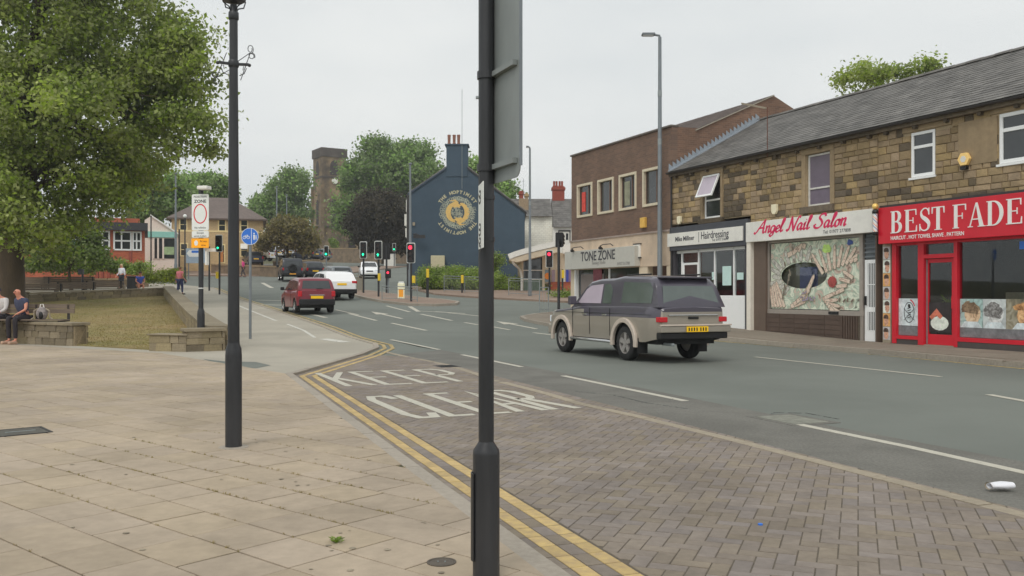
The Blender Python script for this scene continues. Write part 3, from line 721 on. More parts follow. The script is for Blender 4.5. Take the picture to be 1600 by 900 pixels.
# ============================================================ THE SHOPS ON THE RIGHT
D0 = 18.6
class Fac:
    def __init__(s, pxL, zb, name, label, cat='building'):
        p = FD(pxL, D0); s.sL = p[0]*U[0]+p[1]*U[1]; s.zb = zb
        w = sd(s.sL, D0); s.t = thing(name, label, cat, (w[0], w[1], zb), ROT)
    def X(s, px, dd=0): p = FD(px, D0+dd); return s.sL-(p[0]*U[0]+p[1]*U[1])
    def Z(s, px, py, dd=0): p = FD(px, D0+dd); return CAMH+(458-py)*p[1]/FPX-s.zb
    def rect(s, x0, x1, yt, yb, dd=0):
        """local rectangle from pixel columns and the pixel rows of top and bottom at the left side"""
        return s.X(x0, dd), s.X(x1, dd), s.Z(x0, yb, dd), s.Z(x0, yt, dd)
def wall_open(b, x0, x1, z0, z1, ops, y0, y1):
    zs = sorted({z0, z1, *[min(max(o[2], z0), z1) for o in ops], *[min(max(o[3], z0), z1) for o in ops]})
    for a, c in zip(zs, zs[1:]):
        if c-a < 1e-4: continue
        blk_ = sorted([(max(o[0], x0), min(o[1], x1)) for o in ops if o[2] < (a+c)/2 < o[3]]); x = x0
        for p, q in blk_+[(x1, x1)]:
            if p-x > 1e-4: b.box(x, p, y0, y1, a, c)
            x = max(x, q)
def unit_stone(seed):
    r = random.Random(seed); b = MB(); c = .06
    J = lambda v, k=.04: v+r.uniform(-k, k)*.6
    o = [(0,0),(1,0),(1,1),(0,1)]; f = [(J(c),J(c)),(J(1-c),J(c)),(J(1-c),J(1-c)),(J(c),J(1-c))]
    vs = [(x, 1, z) for x, z in o]+[(x, .25, z) for x, z in o]+[(x, r.uniform(-.05,.12), z) for x, z in f]; m = (.5+r.uniform(-.1,.1), r.uniform(-.15,0), .5+r.uniform(-.1,.1)); vs.append(m)
    fs = [(i, (i+1) % 4, 4+(i+1) % 4, 4+i) for i in range(4)]+[(4+i, 4+(i+1) % 4, 8+(i+1) % 4, 8+i) for i in range(4)]+[(8+i, 8+(i+1) % 4, 12) for i in range(4)]
    b.add(vs, fs); return b
STV = {}
for k in ('stone', 'stone_dark'): STV[k] = [unit_stone(i).mesh('stone', M[k]) for i in range(5)]
def stonework(parent, x0, x1, z0, z1, ops, hs=(.14,.21), ws=(.2,.46), dark=.12, y=-.006, dep=.05, gap=.017, lim=300, darkzone=None, shear=0):
    z = z0; n = 0; rb = MB(); late = []
    while z < z1-.05:
        h = min(random.uniform(*hs), z1-z)
        if z1-z-h < .08: h = z1-z
        blk_ = sorted([(max(o[0], x0), min(o[1], x1)) for o in ops if o[2] < z+h*.6 and o[3] > z+h*.4]); x = x0; free = []
        for p, q in blk_+[(x1, x1)]:
            if p-x > .06: free.append((x, p))
            x = max(x, q)
        for a, c in free:
            x = a
            while x < c-.02:
                w = random.uniform(*ws)
                if c-x-w < ws[0]*.6: w = c-x
                dk = dark if not darkzone else darkzone(x+w/2, z+h/2)
                late.append((x+gap/2, z+gap/2, w-gap, h-gap, 'stone_dark' if random.random() < dk else 'stone')); x += w
        z += h
    late.sort(key=lambda q: -q[0])      # the nearest stones have the largest local x
    for i, (x, z, w, h, k) in enumerate(late):
        o = link('stone', random.choice(STV[k]), parent, loc=(x, y+random.uniform(-.005,.006), z), scale=(w, dep, h))
        if i >= lim-1: break
    for x, z, w, h, k in late[lim:]:
        rb.rv = random.random(); rb.mi = int(k == 'stone_dark'); rb.box(x, x+w, y+random.uniform(-.008,.004), y+dep, z, z+h)
    if late[lim:]: rb.build('stones', [M['stone'], M['stone_dark']], parent, kind='stuff')
def window(parent, x0, x1, z0, z1, fm, gm, y=.1, fw=.06, mull=(), trans=(), sill=None, sillm=None, depth=.06, name='window'):
    b = MB(); b.box(x0, x1, y, y+depth, z1-fw, z1); b.box(x0, x1, y, y+depth, z0, z0+fw); b.box(x0, x0+fw, y, y+depth, z0+fw, z1-fw); b.box(x1-fw, x1, y, y+depth, z0+fw, z1-fw)
    for m_ in mull: b.box(m_-fw*.45, m_+fw*.45, y+.004, y+depth-.004, z0+fw, z1-fw)
    for m_ in trans: b.box(x0+fw, x1-fw, y+.002, y+depth-.002, m_-fw*.5, m_+fw*.5)
    o = b.build(name, fm, parent, bevel=.004); 
    xsv = [x0+fw*.8]+list(mull)+[x1-fw*.8]; zsv = [z0+fw*.8]+list(trans)+[z1-fw*.8]
    for a, c in zip(xsv, xsv[1:]):
        for e, g in zip(zsv, zsv[1:]): MB().box(a+.004, c-.004, y+depth*.5, y+depth*.5+.008, e+.004, g-.004).build('pane', gm, o)
    if sill: MB().box(x0-.12, x1+.12, -.07, y+.02, z0-sill, z0-.002).build('window_sill', sillm, parent, bevel=.006)
    return o
def slates(parent, x0, x1, y0, z0, y1, z1, w=.30, rows=22, m='slate', name='roof_slates', th=.007, both=False):
    b = MB(); L = math.hypot(y1-y0, z1-z0); dy, dz = (y1-y0)/L, (z1-z0)/L; ny, nz_ = -dz, dy; g = L/rows
    for r_ in range(rows):
        x = x0-(w/2 if r_ % 2 else 0)
        while x < x1-.01:
            a, c = max(x, x0)+.003, min(x+w*random.uniform(.94,1.05), x1); xn = c; c -= .004
            b.rv = random.random(); lift = random.uniform(.001,.006); t0 = r_*g+random.uniform(-.008,.008); t1 = min(t0+g*1.25, L)
            P = lambda xx, t, o: (xx, y0+dy*t+ny*o, z0+dz*t+nz_*o)
            o0, o1 = th*2+lift, th*.5
            b.add([P(a,t0,o0-th), P(c,t0,o0-th), P(c,t1,o1-th), P(a,t1,o1-th), P(a,t0,o0), P(c,t0,o0), P(c,t1,o1), P(a,t1,o1)], [(4,5,6,7),(0,1,5,4),(1,2,6,5),(3,0,4,7)])
            x = xn
    return b.build(name, M[m], parent, kind='stuff')
ZE, ZR, YR = 5.88, 8.12, 4.0
def roofed(f, W_, chim=None, lv=0, rv=0):
    ze, zr = ZE-f.zb, ZR-f.zb; b = MB()
    b.prism([(-.16, ze-.02), (YR, zr-.03), (8.16, ze-.02)], 0, W_, lambda x, y, h: (h, x, y)); ro = b.build('roof', M['slate'], f.t)
    slates(ro, -.0, W_+.0, -.2, ze-.02, YR-.02, zr-.02)
    b = MB(); n = int(W_/.45)
    for i in range(n):
        x = W_*i/n; b.rv = random.random(); z = zr+random.uniform(-.008,.008)
        b.prism([(YR-.17, z-.05), (YR-.13, z+.015), (YR, z+.06), (YR+.13, z+.015), (YR+.17, z-.05)], x+.004, x+W_/n-.004, lambda p, q_, h: (h, p, q_))
    b.build('ridge_tiles', M['slate'], ro, kind='stuff')
    g = MB(); prof = []
    for k in range(7): a = math.pi+math.pi*k/6; prof.append((-.22+.06*math.cos(a), ze-.045+.06*math.sin(a)))
    prof += [(-.22+.05, ze-.045), (-.22-.05, ze-.045)]
    g.prism([prof[i] for i in range(7)], 0, W_, lambda x, y, h: (h, x, y)); g.build('gutter', M['gutter'], f.t)
    MB().box(0, W_, -.15, .0, ze-.19, ze-.05).build('eaves_board', M['stone_dark'], f.t)
    b = MB()
    x = .3
    while x < W_: b.box(x, x+.1, -.12, -.0, ze-.27, ze-.19); x += .95
    b.build('gutter_brackets', M['stone_dark'], f.t, kind='stuff')
def shell(f, W_, wm, lw=True, rw=True, h=None):
    ze = h or ZE-f.zb; b = MB()
    b.box(.0, W_, 7.8, 8, 0, ze)
    b.box(.0, .2, .22, 7.8, 0, ze); b.box(W_-.2, W_, .22, 7.8, 0, ze); b.build('side_walls', wm, f.t)
    return
def room(f, x0, x1, z0, z1, dep=3.2, m='room', y0=.2):
    b = MB(); b.box(x0, x1, dep, dep+.1, z0, z1); b.box(x0, x0+.05, y0, dep, z0, z1); b.box(x1-.05, x1, y0, dep, z0, z1); b.box(x0, x1, y0, dep, z1, z1+.05); b.box(x0, x1, y0, dep, z0-.05, z0)
    return b.build('room', M[m], f.t)
# ------------------------------------------------------------ hairdresser
H = Fac(1050, .10, 'shop_building', 'stone hairdresser shop building with its upstairs window pushed open, beside the brown brick block')
Wd = H.X(1172.5)
HW = H.X(1172.5)
w1 = H.rect(1099, 1126, 272, 338); w1 = (H.X(1098.5), H.X(1125.5), H.Z(1110, 341), H.Z(1110, 272.5))
topb = H.Z(1100, 345)
b = MB(); wall_open(b, 0, HW, topb-.02, ZE-.1, [w1], .03, .25); hw = b.build('wall', M['mortar'], H.t)
# lintel, jambs, sill of dressed stone
def surround(f, w, par, lint=.26, jw=.13, sill=.17, sillm='stone_dark'):
    MB().box(w[0]-.16, w[1]+.16, -.02, .1, w[3]+.004, w[3]+lint).build('lintel', M['stone_dress'], par, bevel=.006)
    for a, c in ((w[0]-jw, w[0]-.004), (w[1]+.004, w[1]+jw)):
        MB().box(a, c, -.016, .1, w[2]-.0, w[3]+.0).build('jamb', M['stone_dress'], par, bevel=.006)
    if sill: MB().box(w[0]-.18, w[1]+.18, -.09, .12, w[2]-sill, w[2]-.004).build('window_sill', M[sillm], par, bevel=.008)
    return (w[0]-.16, w[1]+.16, w[2]-sill, w[3]+lint)
o1 = surround(H, w1, hw)
dz = lambda cx, cz, r: (lambda x, z: .75 if math.hypot((x-cx)/1.5, z-cz) < r else .1)
stonework(hw, 0, HW, topb, ZE-.28, [o1], darkzone=lambda x, z: .8 if (2.5 < x < 4.1 and abs(z-4.1) < .95-.2*abs(x-3.3)) else .12)
# window: white frame, upper sash pushed open
fw = window(H.t, w1[0]+.02, w1[1]-.02, w1[2]+.01, w1[3]-.02, M['upvc'], M['dark_glass'], y=.06, fw=.06, trans=[w1[2]+.58*(w1[3]-w1[2])*.72])
zt, zm = w1[3]-.04, w1[2]+.43*(w1[3]-w1[2]); hgt = zt-zm; ang = R(24)
sa = bpy.data.objects.new('open_sash', None); 
b = MB(); x0, x1 = w1[0]+.03, w1[1]-.03
P = lambda x, t, o: (x, .02-math.sin(ang)*t-o*math.cos(ang), zt-math.cos(ang)*t+o*math.sin(ang))
def tb(b, xa, xb, ta, tb_, oa=0, ob=.05): b.hexa([P(xa,tb_,oa),P(xb,tb_,oa),P(xb,tb_,ob),P(xa,tb_,ob),P(xa,ta,oa),P(xb,ta,oa),P(xb,ta,ob),P(xa,ta,ob)])
tb(b, x0, x1, 0, .06); tb(b, x0, x1, hgt-.06, hgt); tb(b, x0, x0+.06, .06, hgt-.06); tb(b, x1-.06, x1, .06, hgt-.06)
so_ = b.build('open_sash', M['upvc'], fw); b = MB(); tb(b, x0+.05, x1-.05, .05, hgt-.05, .02, .03); b.build('pane', M['lilac_glass'], H.t)
roofed(H, HW)
shell(H, HW, M['stone_dark'])
# stepped lead flashing where the roof meets the taller brick wall
b = MB(); n = 24; L = math.hypot(YR, ZR-ZE)
for i in range(n):
    y0 = -.15+(YR+.1)*i/n; z0 = ZE-H.zb+(ZR-ZE)*i/n; y1 = -.15+(YR+.1)*(i+1)/n; z1 = ZE-H.zb+(ZR-ZE)*(i+1)/n
    b.add([(.006,y0,z0),(.006,y1,z1),(.006,y1,z1+.10),(.006,y0,z1+.21), (.03,y0,z0),(.03,y1,z1),(.03,y1,z1+.10),(.03,y0,z1+.21)], [(4,5,6,7),(0,3,7,4),(3,2,6,7)])
b.box(0,.16,-.2,-.19,0,.001); b.build('lead_flashing', M['lead'], H.t)
b = MB(); P0 = (-.16, ZE-H.zb+.045); 
b.prism([(-.18, ZE-H.zb), (YR, ZR-H.zb+.01), (YR, ZR-H.zb+.05), (-.18, ZE-H.zb+.045)], .002, .17, lambda x, y, h: (h, x, y)); b.build('lead_strip', M['lead'], H.t)
MB().cyl((.06,-.07,.1),(.06,-.07,ZE-H.zb-.1),.035,n=10).build('downpipe', M['gutter'], H.t)
# fascia
fz0, fz1 = H.Z(1100, 381, -.12), H.Z(1100, 359.5, -.12)
MB().box(-.02, HW-.02, -.10, .03, fz0-.16, fz1+.22).build('fascia_board', mat('fascia_charcoal', C(64,66,72,V), .5, .06), H.t, bevel=.01)
sx0, sx1 = H.X(1043, -.12)+.15, H.X(1161, -.12)
sg = MB().box(-.1, sx1, -.14, -.102, fz0, fz1).build('fascia_sign', M['offwhite'], H.t, bevel=.004)
dk = mat('lettering_dark', C(58,58,64,V), .5, 0); hz = (fz1-fz0)
frS = lambda x, y, h: (x, -.141-h, y)
tw = sx1+.1
text_mesh('Mike Milliner', .23, .004, fr=frS, m=dk, parent=sg, at_=(.42, fz0+hz*.36), sx=.98, bold=.004)
MB().box(1.87, 1.89, -.146, -.1405, fz0+hz*.15, fz1-hz*.12).build('divider', dk, sg)
text_mesh('Hairdressing', .36, .004, fr=frS, m=dk, parent=sg, at_=(2.0, fz0+hz*.36), sx=.86, bold=.003)
text_mesh('Tel: 01977 516077', .12, .004, fr=frS, m=dk, parent=sg, at_=(2.65, fz0+hz*.13), sx=1.0)
# shopfront
zt = fz0-.16; YS = .12
b = MB(); b.box(0, .18, -.02, .25, 0, zt); b.box(HW-.26, HW-.02, -.02, .25, 0, zt); b.build('pilaster', mat('pilaster_dark', C(66,64,68,V), .5, .1), H.t, bevel=.006)
xd0, xd1, m1, m2 = H.X(1062), H.X(1088), H.X(1113), H.X(1143)
risz = H.Z(1143, 463)
b = MB()
for x in (xd0, xd1, m1, m2): b.box(x-.035, x+.035, YS-.03, YS+.05, 0 if x in (xd0, xd1) else risz, zt)
b.box(xd1, HW-.26, YS-.03, YS+.05, risz-.05, risz+.03); b.box(.18, HW-.26, YS-.03, YS+.05, zt-.1, zt-.001); b.build('shop_window_frame', M['upvc'], H.t)
MB().box(xd1+.03, HW-.27, YS-.05, YS+.06, .02, risz-.055).build('stall_riser', M['upvc'], H.t, bevel=.01)
for a, c in ((xd1, m1), (m1, m2), (m2, HW-.26)): MB().box(a+.03, c-.03, YS+.005, YS+.012, risz+.02, zt-.09).build('shop_window', M['glass'], H.t)
MB().box(.2, xd0-.04, YS, YS+.01, .3, zt-.11).build('side_light', M['dark_glass'], H.t)
b = MB(); b.box(xd0+.04, xd0+.12, YS, YS+.04, 0.02, zt-.45); b.box(xd1-.12, xd1-.04, YS, YS+.04, .02, zt-.45); b.box(xd0+.12, xd1-.12, YS, YS+.04, zt-.53, zt-.45); b.box(xd0+.12, xd1-.12, YS, YS+.04, .02, .35); b.box(xd0+.12, xd1-.12, YS, YS+.04, 1.0, 1.08)
dr = b.build('door', M['upvc'], H.t); MB().box(xd0+.12, xd1-.12, YS+.01, YS+.02, .35, zt-.53).build('door_glass', M['dark_glass'], dr); MB().box(xd0+.14, xd0+.16, YS-.05, YS, 1.0, 1.2).build('door_handle', M['chrome'], dr)
MB().box(xd0+.04, xd1-.04, YS+.01, YS+.02, zt-.42, zt-.11).build('fanlight', M['dark_glass'], H.t)
room(H, .18, HW-.22, .02, zt+.05, 3.0)
for px0, px1, y0, y1 in ((1124.5,1138,416,446),(1147,1157,426,437),(1108,1112,425,437)):
    MB().box(H.X(px0), H.X(px1), YS-.006, YS+.003, H.Z(px0, y1), H.Z(px0, y0)).build('notice', mat('notice', C(180,205,200,V), .6, .05), H.t)
MB().box(1.6, 3.8, 1.6, 1.9, .1, 1.1).build('counter', M['room'], H.t)
# ------------------------------------------------------------ nail salon
A = Fac(1172.5, .10, 'shop_building', 'stone shop building of the nail salon with a big poster of hands filling its window')
AW = A.X(1371.5)
w2 = (A.X(1259), A.X(1297), A.Z(1278, 321), A.Z(1278, 238.5)); topa = A.Z(1260, 343)
b = MB(); wall_open(b, 0, AW, topa-.02, ZE-.1, [w2], .03, .25); aw = b.build('wall', M['mortar'], A.t)
o2 = surround(A, w2, aw, lint=.3, jw=.17, sill=.2)
stonework(aw, 0, AW, topa, ZE-.28, [o2], darkzone=lambda x, z: .6 if (x > 3.7 and 3.6 < z < 4.6 and random.random() < .5) else .1)
b = MB(); xx0, xx1 = w2[0]+.03, w2[1]-.02; zmid = w2[2]+.34*(w2[3]-w2[2])
o = window(A.t, xx0, xx1, w2[2]+.01, w2[3]-.02, mat('old_white_frame', C(190,188,182,V), .6, .12, 8), M['purple_glass'], y=.07, fw=.05, trans=[zmid])
roofed(A, AW); shell(A, AW, M['stone_dark'])
# lean rusty aerial rod
b = MB(); xr = A.X(1199, -.18); b.cyl((xr, -.18, A.Z(1199, 245, -.18)), (xr, -.18, A.Z(1199, 167, -.18)), .013, n=6); b.build('aerial_rod', mat('rust', C(110,72,58), .9, .2), A.t); MB().bar((A.X(1159,-.18), -.18, A.Z(1159,161.5,-.18)), (A.X(1197,-.18), -.18, A.Z(1197,169,-.18)), .05).build('aerial_bar', M['sett'], A.t)
fz0, fz1 = A.Z(1270, 370.5, -.16), A.Z(1270, 336.5, -.16)
sx0, sx1 = .02, A.X(1365, -.16)
sg = MB().box(sx0, sx1, -.20, -.02, fz0, fz1).build('fascia_sign', M['offwhite'], A.t, bevel=.01)
frS = lambda x, y, h: (x, -.201-h, y); hz = fz1-fz0
# brush-script lettering: calligraphic strokes
SC = {'A': [[(-.12,.1),(-.02,.0),(.1,.12),(.38,.62),(.62,1.0),(.66,.98),(.62,.5),(.66,.08),(.74,.02),(.82,.1)],[(.2,.38),(.45,.42),(.72,.4)]],
 'n': [[(0,.5),(.06,.46),(.05,.0)],[(.05,.3),(.2,.5),(.3,.46),(.28,.1),(.33,.0),(.42,.1)]], 'g': [[(.32,.46),(.12,.48),(.02,.22),(.12,.0),(.28,.16),(.36,.48)],[(.35,.46),(.3,-.1),(.16,-.3),(.02,-.22),(.12,-.08),(.44,.12)]],
 'e': [[(.02,.2),(.26,.3),(.26,.46),(.12,.46),(.02,.2),(.1,.0),(.24,.02),(.36,.14)]], 'l': [[(.02,.2),(.24,.78),(.22,.98),(.12,.86),(.08,.12),(.16,.0),(.28,.12)]],
 'N': [[(-.1,.12),(.0,.0),(.1,.2),(.16,.95),(.2,.98)],[(.18,.96),(.3,.5),(.46,.02),(.5,.04)],[(.48,.03),(.58,.6),(.72,1.0),(.86,.94)]],
 'a': [[(.32,.44),(.14,.48),(.02,.22),(.1,.0),(.26,.14),(.34,.48)],[(.34,.46),(.3,.1),(.36,.0),(.46,.1)]], 'i': [[(.02,.3),(.1,.48),(.07,.1),(.14,.0),(.24,.1)],[(.13,.7),(.17,.74)]],
 'S': [[(.66,.82),(.56,1.0),(.3,.96),(.22,.74),(.4,.54),(.5,.28),(.34,.02),(.06,.02),(-.06,.2),(.06,.28)]], 'o': [[(.22,.46),(.08,.42),(.02,.2),(.1,.0),(.26,.06),(.3,.34),(.22,.46),(.4,.4)]]}
ADV = {'A': .84, 'n': .44, 'g': .44, 'e': .36, 'l': .3, 'N': .74, 'a': .46, 'i': .25, 'S': .68, 'o': .4, ' ': .36}
def catmull(p, k=5):
    o = []
    for i in range(len(p)-1):
        p0, p1, p2, p3 = p[max(i-1,0)], p[i], p[i+1], p[min(i+2,len(p)-1)]
        for j in range(k):
            t = j/k; o.append(tuple(.5*((2*p1[c])+(-p0[c]+p2[c])*t+(2*p0[c]-5*p1[c]+4*p2[c]-p3[c])*t*t+(-p0[c]+3*p1[c]-3*p2[c]+p3[c])*t**3) for c in (0,1)))
    o.append(p[-1]); return o
def script(txt, x, z, size, m, par, fr, nib=.085, sh=.28, sxx=1.):
    b = MB(); q_ = 0
    for ch in txt:
        for st in SC.get(ch, []):
            q_ += 1; c = catmull(st) if len(st) > 2 else st
            pts = [(x+(px+sh*py)*size*sxx, z+py*size) for px, py in c]; ws = []
            for i in range(len(pts)):
                a, d = pts[max(i-1,0)], pts[min(i+1,len(pts)-1)]; an = math.atan2(d[1]-a[1], d[0]-a[0]); ws.append(size*nib*(.42+.75*abs(math.sin(an-R(25)))))
            b.ribbon(pts, ws, 0, .004+.0003*(q_ % 5), fr)
        x += ADV[ch]*size*sxx
    return b.build('script_lettering', m, par)
redl = mat('lettering_crimson', C(196,40,84,V), .4, .04)
script('Angel Nail Salon', .5, fz0+hz*.40, .385, redl, sg, frS, nib=.19, sh=.25, sxx=1.42)
text_mesh('Tel: 01977 277808', .135, .004, fr=frS, m=dk, parent=sg, at_=(3.5, fz0+hz*.11), sx=1.05)
MB().box(.0, .2, -.16, .1, 0, fz0).build('pilaster', mat('pilaster_white', C(206,200,188,V), .7, .06), A.t, bevel=.01)
b = MB(); xt = A.X(1197); xw1 = A.X(1341); zs = A.Z(1270, 491.5); ztop = fz0
bt = mat('brown_tile_board', C(92,78,68,V), .5, .1, 3)
MB().box(.2, xt-.0, -.02, .25, 0, ztop).build('tiled_pier', bt, A.t)
win = MB(); YS = .1
win.box(xt, xw1+.12, YS-.05, YS+.06, zs-.0, zs+.13); win.box(xt, xt+.07, YS-.04, YS+.05, zs+.13, ztop); win.box(xw1-.02, xw1+.1, YS-.04, YS+.05, 0, ztop); win.box(xt+.07, xw1-.02, YS-.04, YS+.05, ztop-.07, ztop-.002)
win.build('shop_window_frame', mat('bronze_frame', C(150,142,134,V), .45, .08, metal=.3), A.t)
MB().box(A.X(1293), A.X(1308), YS-.07, YS-.05, zs+.02, zs+.1).build('letterbox', M['black'], A.t)
# tiled riser with real tiles
rz = zs; tl = MB().box(xt, xw1-.0, .02, .2, 0, rz).build('stall_riser', M['joint'], A.t)
nx, nzz = 5, 5; xv = A.X(1314)
for i in range(nx):
    for j in range(nzz): MB().box(xt+(xv-xt)*i/nx+.005, xt+(xv-xt)*(i+1)/nx-.005, .0, .025, rz*j/nzz+.005, rz*(j+1)/nzz-.005).build('tile', M['brown_tile'], tl)
for i in range(7): MB().box(xv+(xw1-xv)*i/7+.005, xv+(xw1-xv)*(i+1)/7-.03, -.012, .02, .01, rz-.01).build('vent_slat', M['brown_tile'], tl)
gx0, gx1, gz0, gz1 = xt+.06, xw1-.02, zs+.12, ztop-.06
MB().box(gx0, gx1, YS+.01, YS+.018, gz0, gz1).build('shop_window', M['glass'], A.t)
# window poster: a printed sheet with an oval opening, printed hands and flower (flat print)
pw, ph = gx1-gx0, gz1-gz0; cxo, czo, rx, rz_ = gx0+pw*.40, gz0+ph*.5, pw*.26, ph*.19
pm = photo_mat('poster_print', [(96,92,80),(176,190,172),(206,208,190),(150,168,150),(190,170,156),(120,100,88)], 2.2, V*1.02, 1.8)
b = MB(); n = 40; ov = [(cxo+rx*math.cos(2*math.pi*i/n), czo+rz_*math.sin(2*math.pi*i/n)) for i in range(n)]
def ray(i):
    a = 2*math.pi*i/n; dx, dz_ = math.cos(a), math.sin(a); t = min([(gx1-.03-cxo)/dx if dx > 1e-6 else 1e9, (gx0+.05-cxo)/dx if dx < -1e-6 else 1e9, (gz1-.03-czo)/dz_ if dz_ > 1e-6 else 1e9, (gz0+.03-czo)/dz_ if dz_ < -1e-6 else 1e9]); return (cxo+dx*t, czo+dz_*t)
ro_ = [ray(i) for i in range(n)]
for cx_, cz_ in ((gx0+.05,gz0+.03),(gx1-.03,gz0+.03),(gx0+.05,gz1-.03),(gx1-.03,gz1-.03)): i = min(range(n), key=lambda q: math.dist(ro_[q], (cx_, cz_))); ro_[i] = (cx_, cz_)
YP = YS+.006
b.add([(x, YP, z) for x, z in ov+ro_], [(i, (i+1) % n, n+(i+1) % n, n+i) for i in range(n)])
po = b.build('window_poster', pm, A.t)
frP = lambda k: (lambda x, y, h: (x, YP-.001-k-h, y))
FO = MB()
def finger(b, x, z, a, L, w, k):
    L = min(L, (gx1-.1-x)/math.cos(a)) if math.cos(a) > .05 and x < gx1-.2 else L; L = min(L, (gz1-.1-z)/math.sin(a)) if math.sin(a) > .05 and z < gz1-.2 else L; L = max(L, .1); x = min(x, gx1-.14)
    c, s_ = math.cos(a), math.sin(a); FO.ribbon([(x-c*.02, z-s_*.02), (x+c*L*.5, z+s_*L*.5), (x+c*L*.93, z+s_*L*.93), (x+c*(L+.02), z+s_*(L+.02))], [w+.035, w+.03, w*.8+.03, w*.3+.02], 0, .0003, frP(k-.0003))
    c, s_ = math.cos(a), math.sin(a); pts = [(x, z), (x+c*L*.5, z+s_*L*.5), (x+c*L*.9, z+s_*L*.9), (x+c*L, z+s_*L)]; b.ribbon(pts, [w, w*.95, w*.8, w*.3], 0, .0006, frP(k))
def pcol(n_, c): return mat(n_, c, .6, .32, 7)
sk = photo_mat('print_skin', [(140,112,98),(196,172,156),(212,196,178),(170,140,124)], 9, V*1.05); sk2 = photo_mat('print_skin_grey', [(128,124,116),(178,176,168),(200,198,186)], 9, V*1.05); br = pcol('print_brown', C(96,78,70,V)); rd = pcol('print_red', C(150,70,66,V)); pgn = pcol('print_green', C(170,200,110,V)); pbl = pcol('print_blue', C(70,90,150,V)); wh = pcol('print_pale', C(200,206,196,V))
b = MB(); k = 0
X_ = lambda u: gx0+pw*u; Z_ = lambda v: gz0+ph*v
# left: pale fingers reaching up over the oval; lower left fingers; right: fanned fingers; bottom: hands
for i in range(11):
    k += .0007; a = R(232-15*i); finger(b, cxo+(rx+.06)*math.cos(a), czo+(rz_+.05)*math.sin(a), a-.25, ph*(.17+.05*(i % 3)), ph*.065, k)
o = b.build('printed_hand', sk2, po, kind='stuff'); b = MB()
for i in range(5): k += .0007; finger(b, X_(.04+.035*i), Z_(.04), R(100+4*i), ph*(.3+.03*i), ph*.055, k)
for i in range(4): k += .0007; finger(b, X_(.22+.06*i), Z_(.80+.03*i), R(20+12*i), ph*.16, ph*.07, k)
b.build('printed_hand', sk, po, kind='stuff'); b = MB()
for i in range(9): k += .0007; finger(b, X_(.62+.04*i), Z_(.52+.02*i), R(128-13*i), ph*(.36-.012*i), ph*.05, k)
b.build('printed_hand', sk, po, kind='stuff'); b = MB()
for i in range(6): k += .0007; finger(b, X_(.26+.035*i), Z_(.05+.035*i), R(14+9*i), ph*.32, ph*.055, k)
for i in range(4): k += .0007; finger(b, X_(.84+.03*i), Z_(.30+.05*i), R(200-16*i), ph*.2, ph*.05, k)
for i in range(5): k += .0007; finger(b, X_(.62+.02*i), Z_(.16-.03*i), R(200-14*i)+math.pi, ph*.26, ph*.05, k)
b.build('printed_hand', sk, po, kind='stuff'); b = MB()
for i in range(9):
    a = i*.7; b.prism([(X_(.72)+.09*math.cos(a)+.09*math.cos(t), Z_(.40)+.09*math.sin(a)+.08*math.sin(t)) for t in np.linspace(0, 6.0, 9)], .0, .0006+.0002*i, frP(.02+.0008*i))
b.build('printed_flower', rd, po); b = MB()
for i in range(7): b.prism([(X_(.66)+.1*math.cos(i)+.08*math.cos(t), Z_(.86)+.07*math.sin(i*2)+.07*math.sin(t)) for t in np.linspace(0, 6.0, 8)], 0, .0006, frP(.02+.001*i))
b.build('printed_leaf', pgn, po); b = MB()
for i in range(4): b.prism([(X_(.9)+.05*math.cos(i*2)+.07*math.cos(t), Z_(.93)+.03*math.sin(i*2)+.06*math.sin(t)) for t in np.linspace(0, 6.0, 8)], 0, .0006, frP(.02+.001*i))
b.build('printed_flower', pbl, po); b = MB()
for i in range(6): k += .0007; finger(b, X_(.16+.02*i), Z_(.16+.07*i), R(70+20*(i % 3)), .16, .03, k)
for (u, v) in ((.28,.92),(.30,.74),(.50,.735),(.19,.7)): k += .0007; finger(b, X_(u), Z_(v), R(280), .1, .03, k)
for i in range(4): k += .0007; finger(b, X_(.80+.04*i), Z_(.13), R(80-40*(i % 2)), .1, .035, k)
b.build('printed_nails', br, po, kind='stuff')
b = MB()
for i in range(12): k += .0007; finger(b, X_(.40+.03*(i % 5)), Z_(.14+.05*(i//5)), R(37*i), .07, .02, k)
b.build('printed_gems', pcol('print_violet', C(150,130,180,V)), po)
FO.build('printed_outlines', pcol('print_outline', C(132,128,112,V)), po, kind='stuff')  # darker printed outline behind each finger, gives it definition
room(A, .2, AW-.3, .3, ztop+.03, 3.0)
MB().box(gx0+.1, gx1-.1, .22, .25, .5, gz1).build('added_backing', mat('inner_grey', C(120,114,102,1), .9, .3, 1.2), A.t); MB().box(X_(.33), X_(.53), .20, .215, .7, Z_(.62)).build('inner_door', mat('inner_blue', C(74,80,130,1), .6, .2), A.t)  # added grey panel close behind the oval, catches daylight to brighten the opening
# door with bars and louvre vent
xa, xb = A.X(1347), A.X(1369.5); zd = A.Z(1358, 405.5)
b = MB(); b.box(xa, xa+.1, YS, YS+.06, .02, zd); b.box(xb-.1, xb, YS, YS+.06, .02, zd); b.box(xa+.1, xb-.1, YS, YS+.06, zd-.1, zd); b.box(xa+.1, xb-.1, YS, YS+.06, .02, .32); b.box(xa+.1, xb-.1, YS, YS+.06, .82, .95)
dr = b.build('door', M['upvc'], A.t); MB().box(xa+.1, xb-.1, YS+.03, YS+.036, .32, zd-.1).build('door_glass', M['dark_glass'], dr)
for i in range(5): x = xa+.14+(xb-xa-.28)*i/4; MB().box(x-.009, x+.009, YS-.012, YS+.003, .3, zd-.08).build('door_bar', M['upvc'], dr)
for z in (1.55,): MB().box(xa+.1, xb-.1, YS-.016, YS+.0, z, z+.025).build('door_bar', M['upvc'], dr)
